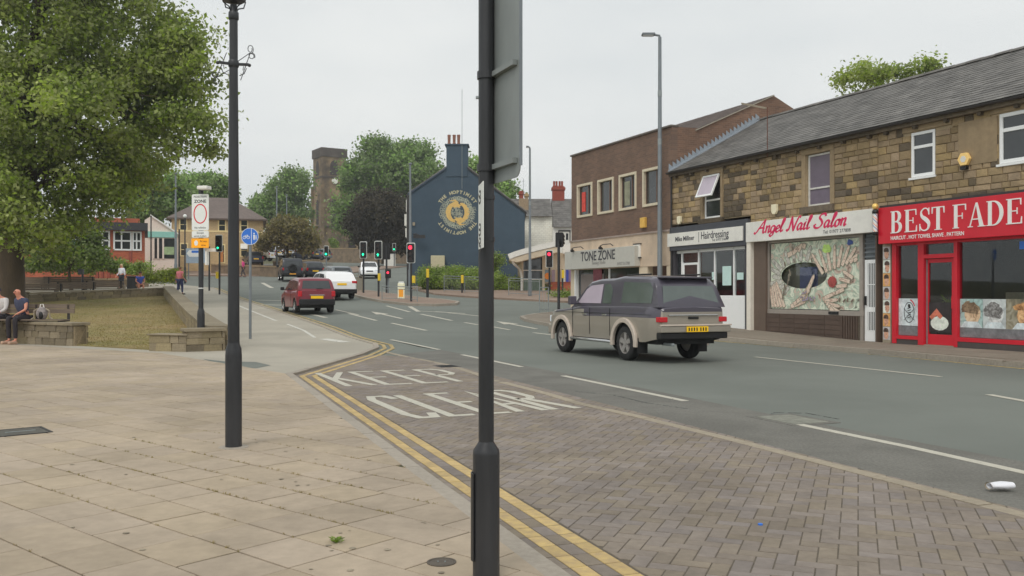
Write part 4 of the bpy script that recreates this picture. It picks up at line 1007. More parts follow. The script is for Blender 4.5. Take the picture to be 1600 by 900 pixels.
MB().box(xa+.03, xa+.07, YS-.06, YS, 1.0, 1.25).build('door_handle', M['black'], dr)
b = MB(); b.box(xa-.02, xb+.0, YS+.05, YS+.1, zd+.02, ztop); vt = b.build('louvre_vent', M['grey_metal'], A.t)
for i in range(5): z = zd+.06+i*(ztop-zd-.1)/5; MB().hexa([(xa,YS-.02,z),(xb,YS-.02,z),(xb,YS+.05,z+.06),(xa,YS+.05,z+.06),(xa,YS-.02,z+.015),(xb,YS-.02,z+.015),(xb,YS+.05,z+.075),(xa,YS+.05,z+.075)]).build('louvre', M['grey_metal'], vt)
MB().box(xb+.0, AW, -.04, .25, 0, ztop).build('tiled_pier', bt, A.t)
# ------------------------------------------------------------ barber
Bb = Fac(1371.5, .10, 'shop_building', 'stone shop building of the barber with a bright red fascia and red framed door')
BW = 9.6
w3 = (Bb.X(1422.5), Bb.X(1460.5), Bb.Z(1441, 275.5), Bb.Z(1441, 204)); w4 = (Bb.X(1560), Bb.X(1560)+1.75, Bb.Z(1560, 257), Bb.Z(1560, 178)); topc = Bb.Z(1420, 326)
b = MB(); wall_open(b, 0, BW, topc-.02, ZE-.1, [w3, w4], .03, .25); bw_ = b.build('wall', M['mortar'], Bb.t)
for w in (w3, w4):
    MB().box(w[0]-.04, w[1]+.04, -.035, .12, w[2]-.06, w[2]-.004).build('window_sill', M['upvc'], bw_, bevel=.006)
o3 = [(w[0]-.01, w[1]+.01, w[2]-.06, w[3]+.01) for w in (w3, w4)]
MB().box(w3[0]-.25, w3[1]+.5, -.02, .1, w3[3]+.015, w3[3]+.28).build('lintel', M['stone_dress'], bw_, bevel=.006)
MB().box(w4[0]-.2, w4[1]+.2, -.02, .1, w4[3]+.015, w4[3]+.27).build('lintel', M['stone_dress'], bw_, bevel=.006)
o3 += [(w3[0]-.25, w3[1]+.5, w3[3], w3[3]+.28), (w4[0]-.2, w4[1]+.2, w4[3], w4[3]+.27)]
MB().box(w3[1]+.7, w3[1]+1.75, -.016, .1, w3[2]+.1, w3[3]+.0).build('filled_opening', M['stone_dress'], bw_, bevel=.006)
stonework(bw_, 0, BW, topc, ZE-.28, o3, darkzone=lambda x, z: .35 if z < 3.7 and x > 2 else .07, hs=(.14,.24), ws=(.18,.5))
window(Bb.t, w3[0]+.01, w3[1]-.01, w3[2]+.01, w3[3]-.01, M['upvc'], M['dark_glass'], y=.02, fw=.075, trans=[w3[2]+.66*(w3[3]-w3[2])])
window(Bb.t, w4[0]+.01, w4[1]-.01, w4[2]+.01, w4[3]-.01, M['upvc'], M['dark_glass'], y=.02, fw=.085, trans=[w4[2]+.66*(w4[3]-w4[2])], mull=[(w4[0]+w4[1])/2+.2])
for w, f_ in ((w3, .3), (w4, .13)): MB().box(w[0]+.085, w[0]+.085+f_*.8, .13, .14, w[2]+.09, w[2]+.62*(w[3]-w[2])).build('curtain', M['offwhite'], Bb.t)
roofed(Bb, BW); shell(Bb, BW, M['stone_dark'])
fz0, fz1 = Bb.Z(1500, 373.5, -.2), Bb.Z(1500, 311.5, -.2)
x0f = Bb.X(1375, -.2)
sg = MB().box(x0f, BW, -.26, -.0, fz0, fz1).build('fascia_sign', M['red'], Bb.t, bevel=.008)
MB().box(x0f+.02, BW, -.24, -.02, fz1+.004, fz1+.06).build('fascia_capping', M['gutter'], Bb.t)
frS = lambda x, y, h: (x, -.261-h, y); hz = fz1-fz0
def arc(cx, cz, rx, rz, a0, a1, n=10): return [(cx+rx*math.cos(R(a0+(a1-a0)*i/n)), cz+rz*math.sin(R(a0+(a1-a0)*i/n))) for i in range(n+1)]
def serif(b, ch, x, z, h, k0):
    """roman letter with thick stems, thin hairlines and serifs; returns advance"""
    T, t, sf = .17*h, .05*h, .09*h; K = [k0]
    def poly(p, w=None):
        K[0] += .0004
        b.prism([(x+px*h, z+pz*h) for px, pz in p], 0, .012+K[0], frS)
    def rib(p, w): K[0] += .0004; b.ribbon([(x+px*h, z+pz*h) for px, pz in p], [q_*h for q_ in w], 0, .012+K[0], frS)
    def stem(px): poly([(px,0),(px+.17,0),(px+.17,1),(px,1)]); poly([(px-.07,0),(px+.24,0),(px+.24,.035),(px-.07,.035)]); poly([(px-.07,.965),(px+.24,.965),(px+.24,1),(px-.07,1)])
    def bowl(px, z0, z1, wd): a = arc(px, (z0+z1)/2, wd, (z1-z0)/2-.02, 90, -90, 14); rib([(px-.12, z1-.02)]+a+[(px-.12, z0+.02)], [.045]+[.045+.125*math.sin(math.pi*i/14)**1.5 for i in range(15)]+[.045])
    if ch == 'B': stem(.07); bowl(.32, .5, 1, .2); bowl(.32, 0, .53, .25); return .78*h
    if ch == 'E' or ch == 'F':
        stem(.07); poly([(.2,.955),(.66,.955),(.66,1),(.2,1)]); poly([(.62,.74),(.66,.74),(.66,1),(.6,1)]); poly([(.2,.49),(.5,.49),(.5,.53),(.2,.53)]); poly([(.46,.38),(.5,.38),(.5,.64),(.46,.64)])
        if ch == 'E': poly([(.2,0),(.68,0),(.68,.045),(.2,.045)]); poly([(.62,0),(.69,0),(.69,.28),(.66,.28)])
        return (.78 if ch == 'E' else .72)*h
    if ch == 'S':
        p = catmull([(.52,.8),(.44,.95),(.28,.98),(.12,.84),(.16,.64),(.36,.5),(.52,.32),(.48,.1),(.3,.02),(.12,.08),(.04,.26)], 4); n = len(p); rib(p, [.045+.14*math.exp(-((i/n-.5)/.17)**2) for i in range(n)])
        poly([(.5,.7),(.55,.7),(.55,1),(.51,1)]); poly([(.02,0),(.06,0),(.07,.32),(.02,.32)]); return .66*h
    if ch == 'T': poly([(.24,0),(.42,0),(.42,1),(.24,1)]); poly([(.14,0),(.52,0),(.52,.035),(.14,.035)]); poly([(0,.955),(.66,.955),(.66,1),(0,1)]); poly([(0,.72),(.04,.72),(.07,1),(0,1)]); poly([(.62,.72),(.66,.72),(.66,1),(.59,1)]); return .74*h
    if ch == 'A': poly([(.38,1),(.46,1),(.76,0),(.56,0)]); rib([(.4,.98),(.1,.02)], [.05,.05]); poly([(.2,.3),(.62,.3),(.62,.345),(.2,.345)]); poly([(.0,0),(.24,0),(.24,.035),(.0,.035)]); poly([(.48,0),(.84,0),(.84,.035),(.48,.035)]); return .86*h
    if ch == 'D': stem(.07); bowl(.3, 0, 1, .38); return .86*h
    return .3*h
b = MB(); lh = (fz1-fz0)*.60; x = x0f+.42; z = fz0+hz*.27
tot = 0
for ch in 'BEST FADES': x += serif(b, ch, x, z, lh, 0)*1.03
b.build('serif_lettering', mat('lettering_silver', C(214,212,208,V), .35, .03), sg)
text_mesh('HAIRCUT . HOT TOWEL SHAVE . PATTERN', .135, .006, fr=frS, m=M['white'], parent=sg, at_=(x0f+.42, fz0+hz*.09), sx=.86, bold=.002)
ztop = fz0; YS = .06
# photo strip pilaster of haircuts
xs0, xs1 = Bb.X(1380.5), Bb.X(1393)
st = MB().box(xs0, xs1, -.03, .2, .02, ztop).build('pilaster', M['sett'], Bb.t)
hair = photo_mat('print_hair', [(36,30,30),(72,56,48),(110,84,66)], 14); skp = photo_mat('print_face', [(120,84,70),(190,144,120),(206,166,140)], 12); bgp = pcol('print_bg', C(170,166,166,V)); tl = pcol('print_tan', C(200,150,90,V))
for i in range(7):
    z0 = .1+i*(ztop-.15)/7; z1 = z0+(ztop-.15)/7-.015; fr_ = lambda x, y, h: (x, -.031-h, y)
    b = MB(); b.mi = 0; b.prism([(xs0+.015,z0),(xs1-.015,z0),(xs1-.015,z1),(xs0+.015,z1)], 0, .002, fr_); cx, cz = (xs0+xs1)/2+random.uniform(-.02,.03), (z0+z1)/2
    b.mi = 1; b.prism(arc(cx, cz-.03, (xs1-xs0)*.28, .13, 0, 340, 12), .002, .003, fr_); b.mi = 2; b.prism(arc(cx-.01, cz+.06, (xs1-xs0)*.32, .085, -20, 200, 10), .003, .004, fr_)
    b.build('haircut_picture', [[bgp, tl, wh][i % 3], skp, hair], st)
xr0 = Bb.X(1394.5); xr1 = Bb.X(1401)
xg1 = Bb.X(1436); xdr0, xdr1 = Bb.X(1442), Bb.X(1490); xr2 = Bb.X(1496.5)
zb0 = Bb.Z(1400, 529)
b = MB(); Y0, Y1 = YS-.08, YS+.08
b.box(xr0, xr1, Y0, Y1, .02, ztop); b.box(xg1-.02, xdr0+.04, Y0, Y1, .02, ztop); b.box(xdr1+.02, xr2, Y0, Y1, .02, ztop)
b.box(xr1, xg1-.02, Y0, Y1, zb0, zb0+.09); b.box(xr2, BW-.1, Y0, Y1, zb0+.02, zb0+.12); b.box(xdr0+.04, xdr1+.02, Y0+.005, Y1, ztop-.42, ztop-.32); b.box(xr1, BW, Y0+.01, Y1, ztop-.06, ztop-.002); b.box(BW-.1, BW, Y0, Y1, .02, ztop)
b.build('shop_window_frame', M['red'], Bb.t)
pb = mat('plinth_dark', C(70,64,62,V), .6, .1)
MB().box(xr1, xg1, -.0, .2, 0, zb0-.002).build('plinth', pb, Bb.t); MB().box(xdr1+.03, BW, -.01, .2, 0, zb0+.018).build('plinth', pb, Bb.t)
MB().box(xdr0, xdr1, .0, .5, 0, .035).build('doorstep', M['concrete'], Bb.t)
MB().box(xr1, xg1-.02, YS+.01, YS+.018, zb0+.09, ztop-.06).build('shop_window', M['glass'], Bb.t)
MB().box(xr2, BW-.1, YS+.01, YS+.018, zb0+.12, ztop-.06).build('shop_window', M['glass'], Bb.t)
MB().box(xdr0+.04, xdr1+.02, YS+.01, YS+.018, ztop-.32, ztop-.06).build('fanlight', M['glass'], Bb.t)
# door, set back, standing open a little
zd = ztop-.43; b = MB(); dx0, dx1 = xdr0+.05, xdr1+.01; yd = YS+.02
b.box(dx0, dx0+.06, yd, yd+.05, .04, zd); b.box(dx1-.13, dx1-.01, yd, yd+.05, .04, zd); b.box(dx0+.06, dx1-.13, yd, yd+.05, zd-.1, zd); b.box(dx0+.06, dx1-.13, yd, yd+.05, .04, .3)
dr = b.build('door', M['red'], Bb.t); MB().box(dx0+.06, dx1-.13, yd+.02, yd+.027, .3, zd-.1).build('door_glass', M['glass'], dr)
MB().box(dx0+.0, dx0+.03, yd-.02, yd-.001, .05, zd-.02).build('door_strip', M['galv'], dr); MB().box(dx1-.11, dx1-.04, yd-.04, yd-.005, .95, 1.25).build('door_handle', M['red'], dr)
# window graphics
gy = YS+.004
def sheetp(parent, x0, x1, z0, z1, m, name='window_film', dy=0): return MB().box(x0, x1, gy-.002-dy, gy-dy, z0, z1).build(name, m, parent)
grf = pcol('film_grey', C(108,110,112,V)); grl = pcol('film_pale', C(190,200,202,V))
sheetp(Bb.t, xr1+.005, xg1-.03, zb0+.1, zb0+.34, grf); sheetp(Bb.t, xr2+.005, BW-.11, zb0+.13, zb0+.36, grf)
p1 = sheetp(Bb.t, xr1+.01, xg1-.035, zb0+.35, zb0+1.05, grl, 'logo_panel')
cx, cz = (xr1+xg1)/2-.01, zb0+.69; fr_ = lambda x, y, h: (x, gy-.0025-h, y); b = MB(); b.ribbon(arc(cx, cz, .16, .26, 0, 360, 24), .018, 0, .001, fr_); b.ribbon([(cx-.17,cz-.2),(cx+.17,cz+.1)], .014, 0, .0013, fr_); b.ribbon([(cx+.17,cz-.2),(cx-.17,cz+.1)], .014, 0, .0016, fr_)
for i in range(5): b.ribbon([(cx-.05,cz-.14+i*.06),(cx+.05,cz-.11+i*.06)], .022, 0, .002, fr_)
b.prism(arc(cx, cz+.17, .04, .05, 0, 330, 10), 0, .0022, fr_); b.build('emblem', M['black'], p1)
b = MB(); b.ribbon(arc(cx, cz, .2, .33, 30, 80, 6), .03, 0, .001, fr_); b.build('emblem_arc', M['red'], p1)
# towel picture in the door, three haircut pictures in the big window
pz0, pz1 = zb0+.36, zb0+1.05
p2 = MB().box(dx0+.07, dx1-.14, yd-.003, yd+.0, .36, 1.1).build('door_picture', pcol('pic_dark', C(48,44,44,V)), dr)
b = MB(); fr2 = lambda x, y, h: (x, yd-.004-h, y); b.prism(arc((dx0+dx1)/2-.05, .58, .27, .18, 0, 340, 14), 0, .001, fr2); b.build('printed_towel', wh, p2)
b = MB(); b.ribbon([(dx0+.12,.7),(dx0+.3,.86),(dx0+.45,.72)], [.1,.13,.1], .001, .002, fr2); b.build('printed_arms', pcol('pic_arm', C(190,110,86,V)), p2)
px_ = [xr2+.01, Bb.X(1533), Bb.X(1569), Bb.X(1569)+.95, Bb.X(1569)+1.9]; cols = [photo_mat('pic_teal', [(90,104,100),(150,176,172),(176,194,190)], 5), photo_mat('pic_pale', [(150,156,156),(196,202,200)], 4), photo_mat('pic_olive', [(70,66,56),(130,124,104),(160,156,140)], 5), photo_mat('pic_pale2', [(130,130,126),(190,190,184)], 5)]
for i in range(4):
    p = sheetp(Bb.t, px_[i], px_[i+1]-.004, pz0, pz1, cols[i], 'haircut_picture'); cx = (px_[i]+px_[i+1])/2; b = MB()
    ww = min(.24, (px_[i+1]-px_[i])*.36)
    b.prism([(px+random.uniform(-.012,.012), pz+random.uniform(-.012,.012)) for px, pz in arc(cx+.03, pz0+.34, ww*.95, .25, 0, 345, 20)], 0, .001, fr_); b.build('printed_face', photo_mat('pic_face', [[(130,100,76),(200,172,140),(214,196,170)],[(120,120,118),(196,198,196),(216,218,216)],[(140,100,70),(206,166,120),(224,196,150)],[(120,90,70),(190,150,120),(200,170,140)]][i], 7), p)
    b = MB(); b.prism([(px+random.uniform(-.03,.03), pz+random.uniform(-.03,.02)) for px, pz in arc(cx-.03, pz0+[.46,.40,.5,.46][i], ww*1.08, [.17,.22,.10,.16][i], -40, 215, 26)], .001, .002, fr_); b.build('printed_hair', photo_mat('pic_hair', [[(70,54,42),(120,100,78),(150,130,104)],[(60,58,56),(110,108,106),(160,160,158)],[(110,76,48),(176,130,84),(200,160,110)],[(40,34,30),(90,74,60)]][i], 10), p)
    b = MB(); b.prism([(cx-ww*1.3,pz0+.005),(cx+ww*1.3,pz0+.005),(cx+ww*.8,pz0+.15),(cx-ww*.8,pz0+.15)], 0, .0015, fr_); b.build('printed_gown', grl, p)
MB().box(Bb.X(1590), Bb.X(1590)+1.1, gy-.004, gy-.001, ztop-.3, ztop-.12).build('window_film', M['blue_sign'], Bb.t)
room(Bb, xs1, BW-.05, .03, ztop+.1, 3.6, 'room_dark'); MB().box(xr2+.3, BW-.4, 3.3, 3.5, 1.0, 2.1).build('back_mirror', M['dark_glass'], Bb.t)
b = MB(); b.cyl((xr2+.7, .9, .05), (xr2+.7, .9, .5), .07); b.box(xr2+.42, xr2+.98, .65, 1.15, .5, .62); b.box(xr2+.45, xr2+.95, 1.08, 1.2, .6, 1.35); b.build('barber_chair', M['sett'], Bb.t)
b = MB()
for k in range(14): a = k*.9; b.tube([(dx0+.3, .5, .9), (dx0+.3+.08*math.cos(a), .5+.08*math.sin(a), 1.15), (dx0+.3+.2*math.cos(a), .5+.2*math.sin(a), 1.1+.1*(k % 3))], [.012,.02,.004], 4)
b.build('pot_plant', M['leaf2'], Bb.t); MB().lathe([(.09,0),(.12,.25)], (dx0+.3,.5,.65), 12).build('plant_pot', M['pot'], Bb.t); MB().box(dx0+.1,dx0+.5,.35,.65,.04,.65).build('stand', M['room'], Bb.t)
# barber pole, alarm boxes
cxp = A.X(1367.5, -.35); zz0, zz1 = A.Z(1367, 366, -.35), A.Z(1367, 325, -.35)
def S2W(f, x, y, z): s_ = f.sL-x; w = sd(s_, D0+y); return (w[0], w[1], f.zb+z)
t = thing('barber_pole', 'striped barber pole with a gold ball at the left end of the red fascia', 'barber pole', S2W(A, cxp, -.35, zz0), ROT)
b = MB(); n = 16; L_ = zz1-zz0-.12; r_ = .06; rows_ = 22; b.v = []
for j in range(rows_+1):
    for i in range(n): a = 2*math.pi*i/n; b.v.append((r_*math.cos(a), r_*math.sin(a), .06+L_*.86*j/rows_))
for j in range(rows_):
    for i in range(n): b.f.append([j*n+i, j*n+(i+1) % n, (j+1)*n+(i+1) % n, (j+1)*n+i]); b.m.append([0,0,1,0,0,2,0,0][(i+j) % 8]); b.r.append(0)
b.build('striped_tube', [M['white'], mat('pole_blue', C(60,80,150,V), .3, 0), mat('pole_orange', C(220,120,80,V), .3, 0)], t, smooth=50)
MB().lathe([(.05,-.03),(.075,.0),(.075,.06)], (0,0,0), 16).build('lower_cap', M['black'], t); MB().lathe([(.075,0),(.085,.05),(.06,.1),(.03,.12)], (0,0,.05+L_*.86), 16).build('upper_cap', M['black'], t)
MB().ball((0,0,.05+L_*.86+.19), .085).build('gold_ball', mat('brass_ball', C(230,190,110,V), .35, 0, metal=.3), t, smooth=60)
b = MB(); b.bar((0,0,.1),(0,.33,.1),.03); b.bar((0,0,.5),(0,.33,.5),.03); b.build('bracket', M['black'], t)
def alarm(f, px, py, w, h, label, m, hexa=False, m2=None):
    x, z = f.X(px), f.Z(px, py); t = thing('alarm_box', label, 'alarm box', S2W(f, x, -.02, z-h/2), ROT)
    if hexa: p = [(w/2*math.cos(R(a)), h/2+w/2*math.sin(R(a))) for a in (0,60,120,180,240,300)]
    else: p = [(-w/2,h),(w/2,h),(w/2,h*.3),(w*.25,0),(-w*.25,0),(-w/2,h*.3)]
    MB().prism(p, 0, .09, frF).build('casing', m, t, bevel=.01)
    b = MB(); fr_ = lambda x, y, h_: (x, -.091-h_, y)
    if m2: b.prism([(q_[0]*.5, h/2+(q_[1]-h/2)*.5) for q_ in p], 0, .004, fr_); b.build('badge', m2, t)
    if hexa: MB().box(-.08,.08,-.1,.0,-.08,-.0).build('strobe_lamp', M['black'], t)
    return t
yw = mat('alarm_cream', C(214,206,178,V), .5, .05)
alarm(H, 1064, 344, .22, .28, 'white alarm box at the left corner above the hairdresser sign', yw)
alarm(A, 1213, 327, .24, .3, 'cream alarm box above the left end of the nail salon sign', yw)
alarm(Bb, 1510, 249, .34, .34, 'hexagonal yellow alarm box between the two white upstairs windows over the barber', mat('alarm_yellow', C(226,190,120,V), .5, .05), True, M['offwhite'])
# ------------------------------------------------------------ brown brick block
T = Fac(893, .55, 'brick_building', 'flat-fronted brown brick building with cream framed windows above the grey tanning shop sign')
TW = T.X(1050)-.01
zpar = 7.57-T.zb; wz = []
for a, c, yt, yb in ((902.5,926,289,340.5),(934.5,959.5,283,335),(968,995,272,328.5),(1005,1034,263.5,320.5)): wz.append((T.X(a), T.X(c), 4.76-T.zb, 6.22-T.zb))
zb_ = T.Z(970, 367.5)
b = MB(); wall_open(b, 0, TW, zb_, zpar, wz, 0, .25); b.build('wall', M['brick'], T.t)
b = MB(); b.prism([(.25,-.2),(9.0,-.2),(9.0,6.6-T.zb),(8.1,7.59-T.zb),(4.65,9.12-T.zb),(1.2,7.59-T.zb),(.25,7.59-T.zb-.02)], TW-.25, TW, lambda x, y, h: (h, x, y)); b.build('side_wall', M['brick_y'], T.t)
b = MB(); b.prism([(.25,-.2),(9.0,-.2),(9.0,6.6-T.zb),(8.1,7.59-T.zb),(4.65,9.1-T.zb),(1.2,7.55-T.zb),(.25,7.55-T.zb-.02)], 0, .25, lambda x, y, h: (h, x, y)); b.build('side_wall', M['brick_y'], T.t)
ro = MB().prism([(1.15, 7.52-T.zb), (4.65, 9.1-T.zb), (8.2, 7.5-T.zb)], .0, TW-.02, lambda x, y, h: (h, x, y)).build('roof', M['tile'], T.t)
slates(ro, 0, TW+.06, 1.05, 7.52-T.zb, 4.63, 9.12-T.zb, rows=16, m='tile')
b = MB(); L_ = math.hypot(3.5,1.58); b.prism([(1.0,7.47-T.zb),(4.65,9.09-T.zb),(4.65,9.13-T.zb),(1.0,7.51-T.zb)], TW+.065, TW+.08, lambda x, y, h: (h, x, y)); b.build('verge_board', M['concrete'], T.t)
MB().box(-.05, TW+.02, -.06, .3, zpar, zpar+.07).build('coping', mat('coping', C(96,90,84,V), .8, .1), T.t, bevel=.01)
for i, w in enumerate(wz):
    b = MB(); f_ = .1
    for x0, x1, z0, z1 in ((w[0],w[1],w[3]-f_,w[3]),(w[0],w[1],w[2],w[2]+f_),(w[0],w[0]+f_,w[2]+f_,w[3]-f_),(w[1]-f_,w[1],w[2]+f_,w[3]-f_)): b.box(x0,x1,-.05,.14,z0,z1)
    o = b.build('window', M['cream_frame'], T.t, bevel=.008)
    MB().box(w[0]+f_, w[1]-f_, .08, .1, w[2]+f_, w[3]-f_).build('pane', M['dark_glass'], o)
    b = MB(); b.box(w[0]+f_+.02, w[0]+f_+.06, .05, .08, w[2]+f_, w[3]-f_); b.box((w[0]+w[1])/2+.2, (w[0]+w[1])/2+.25, .05, .079, w[2]+f_, w[3]-f_); b.build('glazing_bar', mat('frame_brown', C(96,74,62,V), .6, .1), o)
    if i == 0: MB().box(w[0]+.3, w[0]+.62, .055, .075, w[2]+.25, w[3]-.35).build('banner', mat('banner_red', C(200,70,60,V), .6, .25, 6), o)
    if i == 2:
        MB().box(w[0]+.3, w[0]+.7, .06, .075, w[2]+.2, w[3]-.3).build('display', mat('display_grey', C(130,130,110,V), .6, .3, 4), o)
bandm = mat('band_render', C(178,160,140,V), .85, .12, 2, big=.1)
zs1 = T.Z(940, 386, -.2)
MB().box(0, TW, -.06, .2, zs1-.9, zb_-.002).build('concrete_band', bandm, T.t); MB().box(-.02, TW, -.1, .0, zb_-.07, zb_-.0).build('band_lip', mat('band_lip', C(140,126,118,V), .8, .2, 3), T.t)
# sign box
sz1, sz0 = T.Z(940, 388.5, -.3), T.Z(940, 418.5, -.3); xe = T.X(992, -.3); xsn = -.05
sg = MB().box(xsn, xe, -.32, -.05, sz0, sz1).build('sign_board', mat('sign_grey', C(172,170,162,V), .5, .04), T.t, bevel=.01)
frS = lambda x, y, h: (x, -.321-h, y); hz = sz1-sz0; W_ = xe-xsn
text_mesh('TONE ZONE', .56, .01, fr=frS, m=dk, parent=sg, at_=(xsn+W_*.26, sz0+hz*.42), sx=.92, bold=.004)
text_mesh('Tanning Studio', .22, .006, fr=frS, m=mat('lettering_grey', C(136,134,130,V), .5, 0), parent=sg, at_=(xsn+W_*.42, sz0+hz*.2), sx=.9, shear=.3)
text_mesh('01977 517700', .17, .006, fr=frS, m=mat('lettering_grey2', C(120,118,116,V), .5, 0), parent=sg, at_=(xsn+W_*.78, sz0+hz*.09), sx=1.0)
for px in (909, 954):
    b = MB(); x = T.X(px); z = sz1+.12; b.tube([(x-.1, -.32, sz1), (x, -.5, sz1+.1), (x+.3, -.52, sz1+.14), (x+.9, -.52, sz1+.14), (x+1.0, -.45, sz1+.06)], .02, 6); b.ball((x-.12,-.42,sz1+.02), (.09,.09,.07), 8, 6); b.build('sign_lamp', M['gutter'], T.t)
YS = .1; xw0, xw1_ = T.X(901), T.X(1000)
b = MB(); b.box(0, xw0-.1, -.04, .2, 0, zs1-.9); b.box(xw1_, T.X(1013), -.04, .2, 0, zs1-.9); b.box(T.X(1043), TW, -.04, .2, 0, zs1-.9); b.box(T.X(1013), T.X(1043), -.04, .2, T.Z(1025,382), zs1-.9+.5); b.build('pier', M['cream'], T.t)
MB().box(xw0-.1, xw0, -.06, .1, 0, zs1-.9).build('white_pillar', M['upvc'], T.t)
b = MB(); b.box(xw0, xw1_, .1, .18, 0, .45)
for px in (949, ): b.box(T.X(px)-.05, T.X(px)+.05, .08, .16, .4, sz0)
b.build('shop_window_frame', M['upvc'], T.t)
MB().box(xw0, xw1_, .12, .13, .45, zs1-.9).build('shop_window', M['dark_glass'], T.t)
MB().box(T.X(905), T.X(940), .09, .115, .45, zs1-1.1).build('window_blind', mat('blind_taupe', C(118,108,104,V), .6, .1), T.t)
MB().box(T.X(925), T.X(938), .06, .085, 1.2, 2.1).build('window_poster', mat('poster_pinkish', C(130,70,80,V), .6, .4, 3), T.t)
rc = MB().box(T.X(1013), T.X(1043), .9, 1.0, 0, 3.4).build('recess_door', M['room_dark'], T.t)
MB().box(T.X(1030), T.X(1040), .8, .88, 0, 2.6).build('open_door', M['cream_frame'], T.t)
b = MB(); b.box(T.X(994.5), T.X(1004), -.14, -.06, T.Z(1000,402), T.Z(1000,382)); o = b.build('clock_box', M['offwhite'], T.t, bevel=.01)
b = MB(); xc, zc = (T.X(994.5)+T.X(1004))/2, (T.Z(1000,402)+T.Z(1000,382))/2; b.prism([(xc-.08,zc+.05),(xc+.08,zc+.05),(xc,zc-.13)], 0, .004, lambda x, y, h: (x, -.141-h, y)); b.build('mark', M['black'], o)
b = MB()
for x0, x1, z0, z1 in ((T.X(994.5)-.03, T.X(1004)+.03, T.Z(1000,382), T.Z(1000,382)+.04),(T.X(994.5)-.03, T.X(1004)+.03, T.Z(1000,402)-.04, T.Z(1000,402))): b.box(x0,x1,-.15,-.06,z0,z1)
b.build('clock_box_frame', M['gutter'], T.t)
MB().box(T.X(1003.5), T.X(1011), -.12, .0, T.Z(1007,356), T.Z(1007,340)).build('alarm_box', mat('alarm_orange', C(206,164,80,V), .6, .1), T.t, bevel=.02)
# ============================================================ BUILDINGS FURTHER OFF
def far(name, label, px, py, t, cat='building', rot=0., zb=None):
    """thing whose base stands at distance t under a pixel column; returns helpers in metres"""
    x, _, _ = at(px, py, t); zb = G(t) if zb is None else zb
    c_, s_ = math.cos(rot), math.sin(rot)
    def X(p): k = (p-800)/FPX; return (k*t-x)/(c_-k*s_)
    return thing(name, label, cat, (x, t, zb), rot), X, (lambda p: CAMH+(458-p)/FPX*t-zb)
# ---- blue pub
P_, X, Z = far('pub', 'dark blue painted pub gable with a round cream and gold mural and a tall chimney', 640, 448, 66)
W0, W1 = 0, X(820); ap = X(714)
gz = [(0,-.5),(W1,-.5),(W1,Z(331)),(X(731),Z(263)),(X(697),Z(263)),(0,Z(302))]
MB().prism(gz, 0, 9, lambda x, y, h: (x, h, y)).build('wall', M['blue_wall'], P_)
b = MB(); 
for (x0, z0, x1, z1) in ((-.12, Z(302)-.05, X(697), Z(263)+.03), (X(731), Z(263)+.03, W1+.12, Z(331)-.05)):
    b.prism([(x0,z0),(x1,z1),(x1,z1+.12),(x0,z0+.12)], -.06, 9.2, lambda x, y, h: (x, h, y))
ro = b.build('roof', M['slate'], P_)
MB().prism([(-.14,Z(302)-.16),(X(697),Z(263)-.06),(X(697),Z(263)+.05),(-.14,Z(302)-.03)], -.1, -.065, lambda x, y, h: (x, h, y)).build('verge_board', mat('verge_blue', C(54,66,80,V), .7, .05), P_)
MB().prism([(X(731),Z(263)-.06),(W1+.14,Z(331)-.16),(W1+.14,Z(331)-.03),(X(731),Z(263)+.05)], -.1, -.065, lambda x, y, h: (x, h, y)).build('verge_board', M['gutter'], P_)
b = MB(); b.box(X(697.5), X(730.5), -.05, 1.3, Z(263)-.6, Z(227)); b.box(X(695), X(732.5), -.12, 1.4, Z(227), Z(225)); ch = b.build('chimney', M['blue_wall'], P_)
for px in (701, 709, 716): MB().lathe([(.12,0),(.13,.1),(.1,.2),(.12,.68),(.13,.75)], (X(px), .5, Z(225)), 12).build('chimney_pot', M['pot'], ch)
MB().cyl((X(722),-.08,Z(295)),(X(722),-.08,Z(140)),.018,n=6).build('aerial_mast', M['galv'], P_)
# mural
mcx, mcz, mr = X(715), Z(332), X(748)-X(715)+.1
mu = MB(); k = 0; fr = lambda x, y, h: (x, -.004-h, y)
LD = mat('mural_lettering', C(176,170,138,V), .8, .08, 4)
def circtext(txt, rot0, rad, size):
    for i, c_ in enumerate(txt):
        if c_ == ' ': continue
        a = rot0-(i-(len(txt)-1)/2)*R(9.6)
        ca, sa_ = math.cos(a-math.pi/2), math.sin(a-math.pi/2)
        ctr = (mcx+rad*math.cos(a), mcz+rad*math.sin(a))
        text_mesh(c_, size, .004, fr=lambda x, y, h: (ctr[0]+ca*x-sa_*y, -.004-h, ctr[1]+sa_*x+ca*y), m=LD, parent=P_, align='CENTER', bold=.012, name='mural_letter')
circtext('THE HOPTIMIST', R(90), mr*.84, .33); circtext('THE HOPTIMIST', R(270), mr*.84, .33)
b = MB()
for i in range(44):
    a = 2*math.pi*i/44; 
    for rr in (.66, .56, .74 if abs(math.sin(a)) < .45 else .62):
        s_ = .065+.05*random.random(); c_ = (mcx+mr*(rr+.03*random.uniform(-1,1))*math.cos(a+rr*4), mcz+mr*(rr+.03*random.uniform(-1,1))*math.sin(a+rr*4)); k = (k+1) % 9
        b.ribbon(arc(c_[0], c_[1], s_, s_*1.2, 0, 300, 6), .035, 0, .002+k*.0003, fr)
for i in range(60):
    a = random.uniform(0, 6.28); r_ = mr*.27*random.random()**.5; k = (k+1) % 9; b.ribbon(arc(mcx+r_*math.cos(a), mcz+r_*math.sin(a), .05, .05, 0, 300, 5), .03, 0, .002+k*.0003, fr)
b.build('mural_hops', M['mural_grey'], P_, kind='stuff')
b = MB()
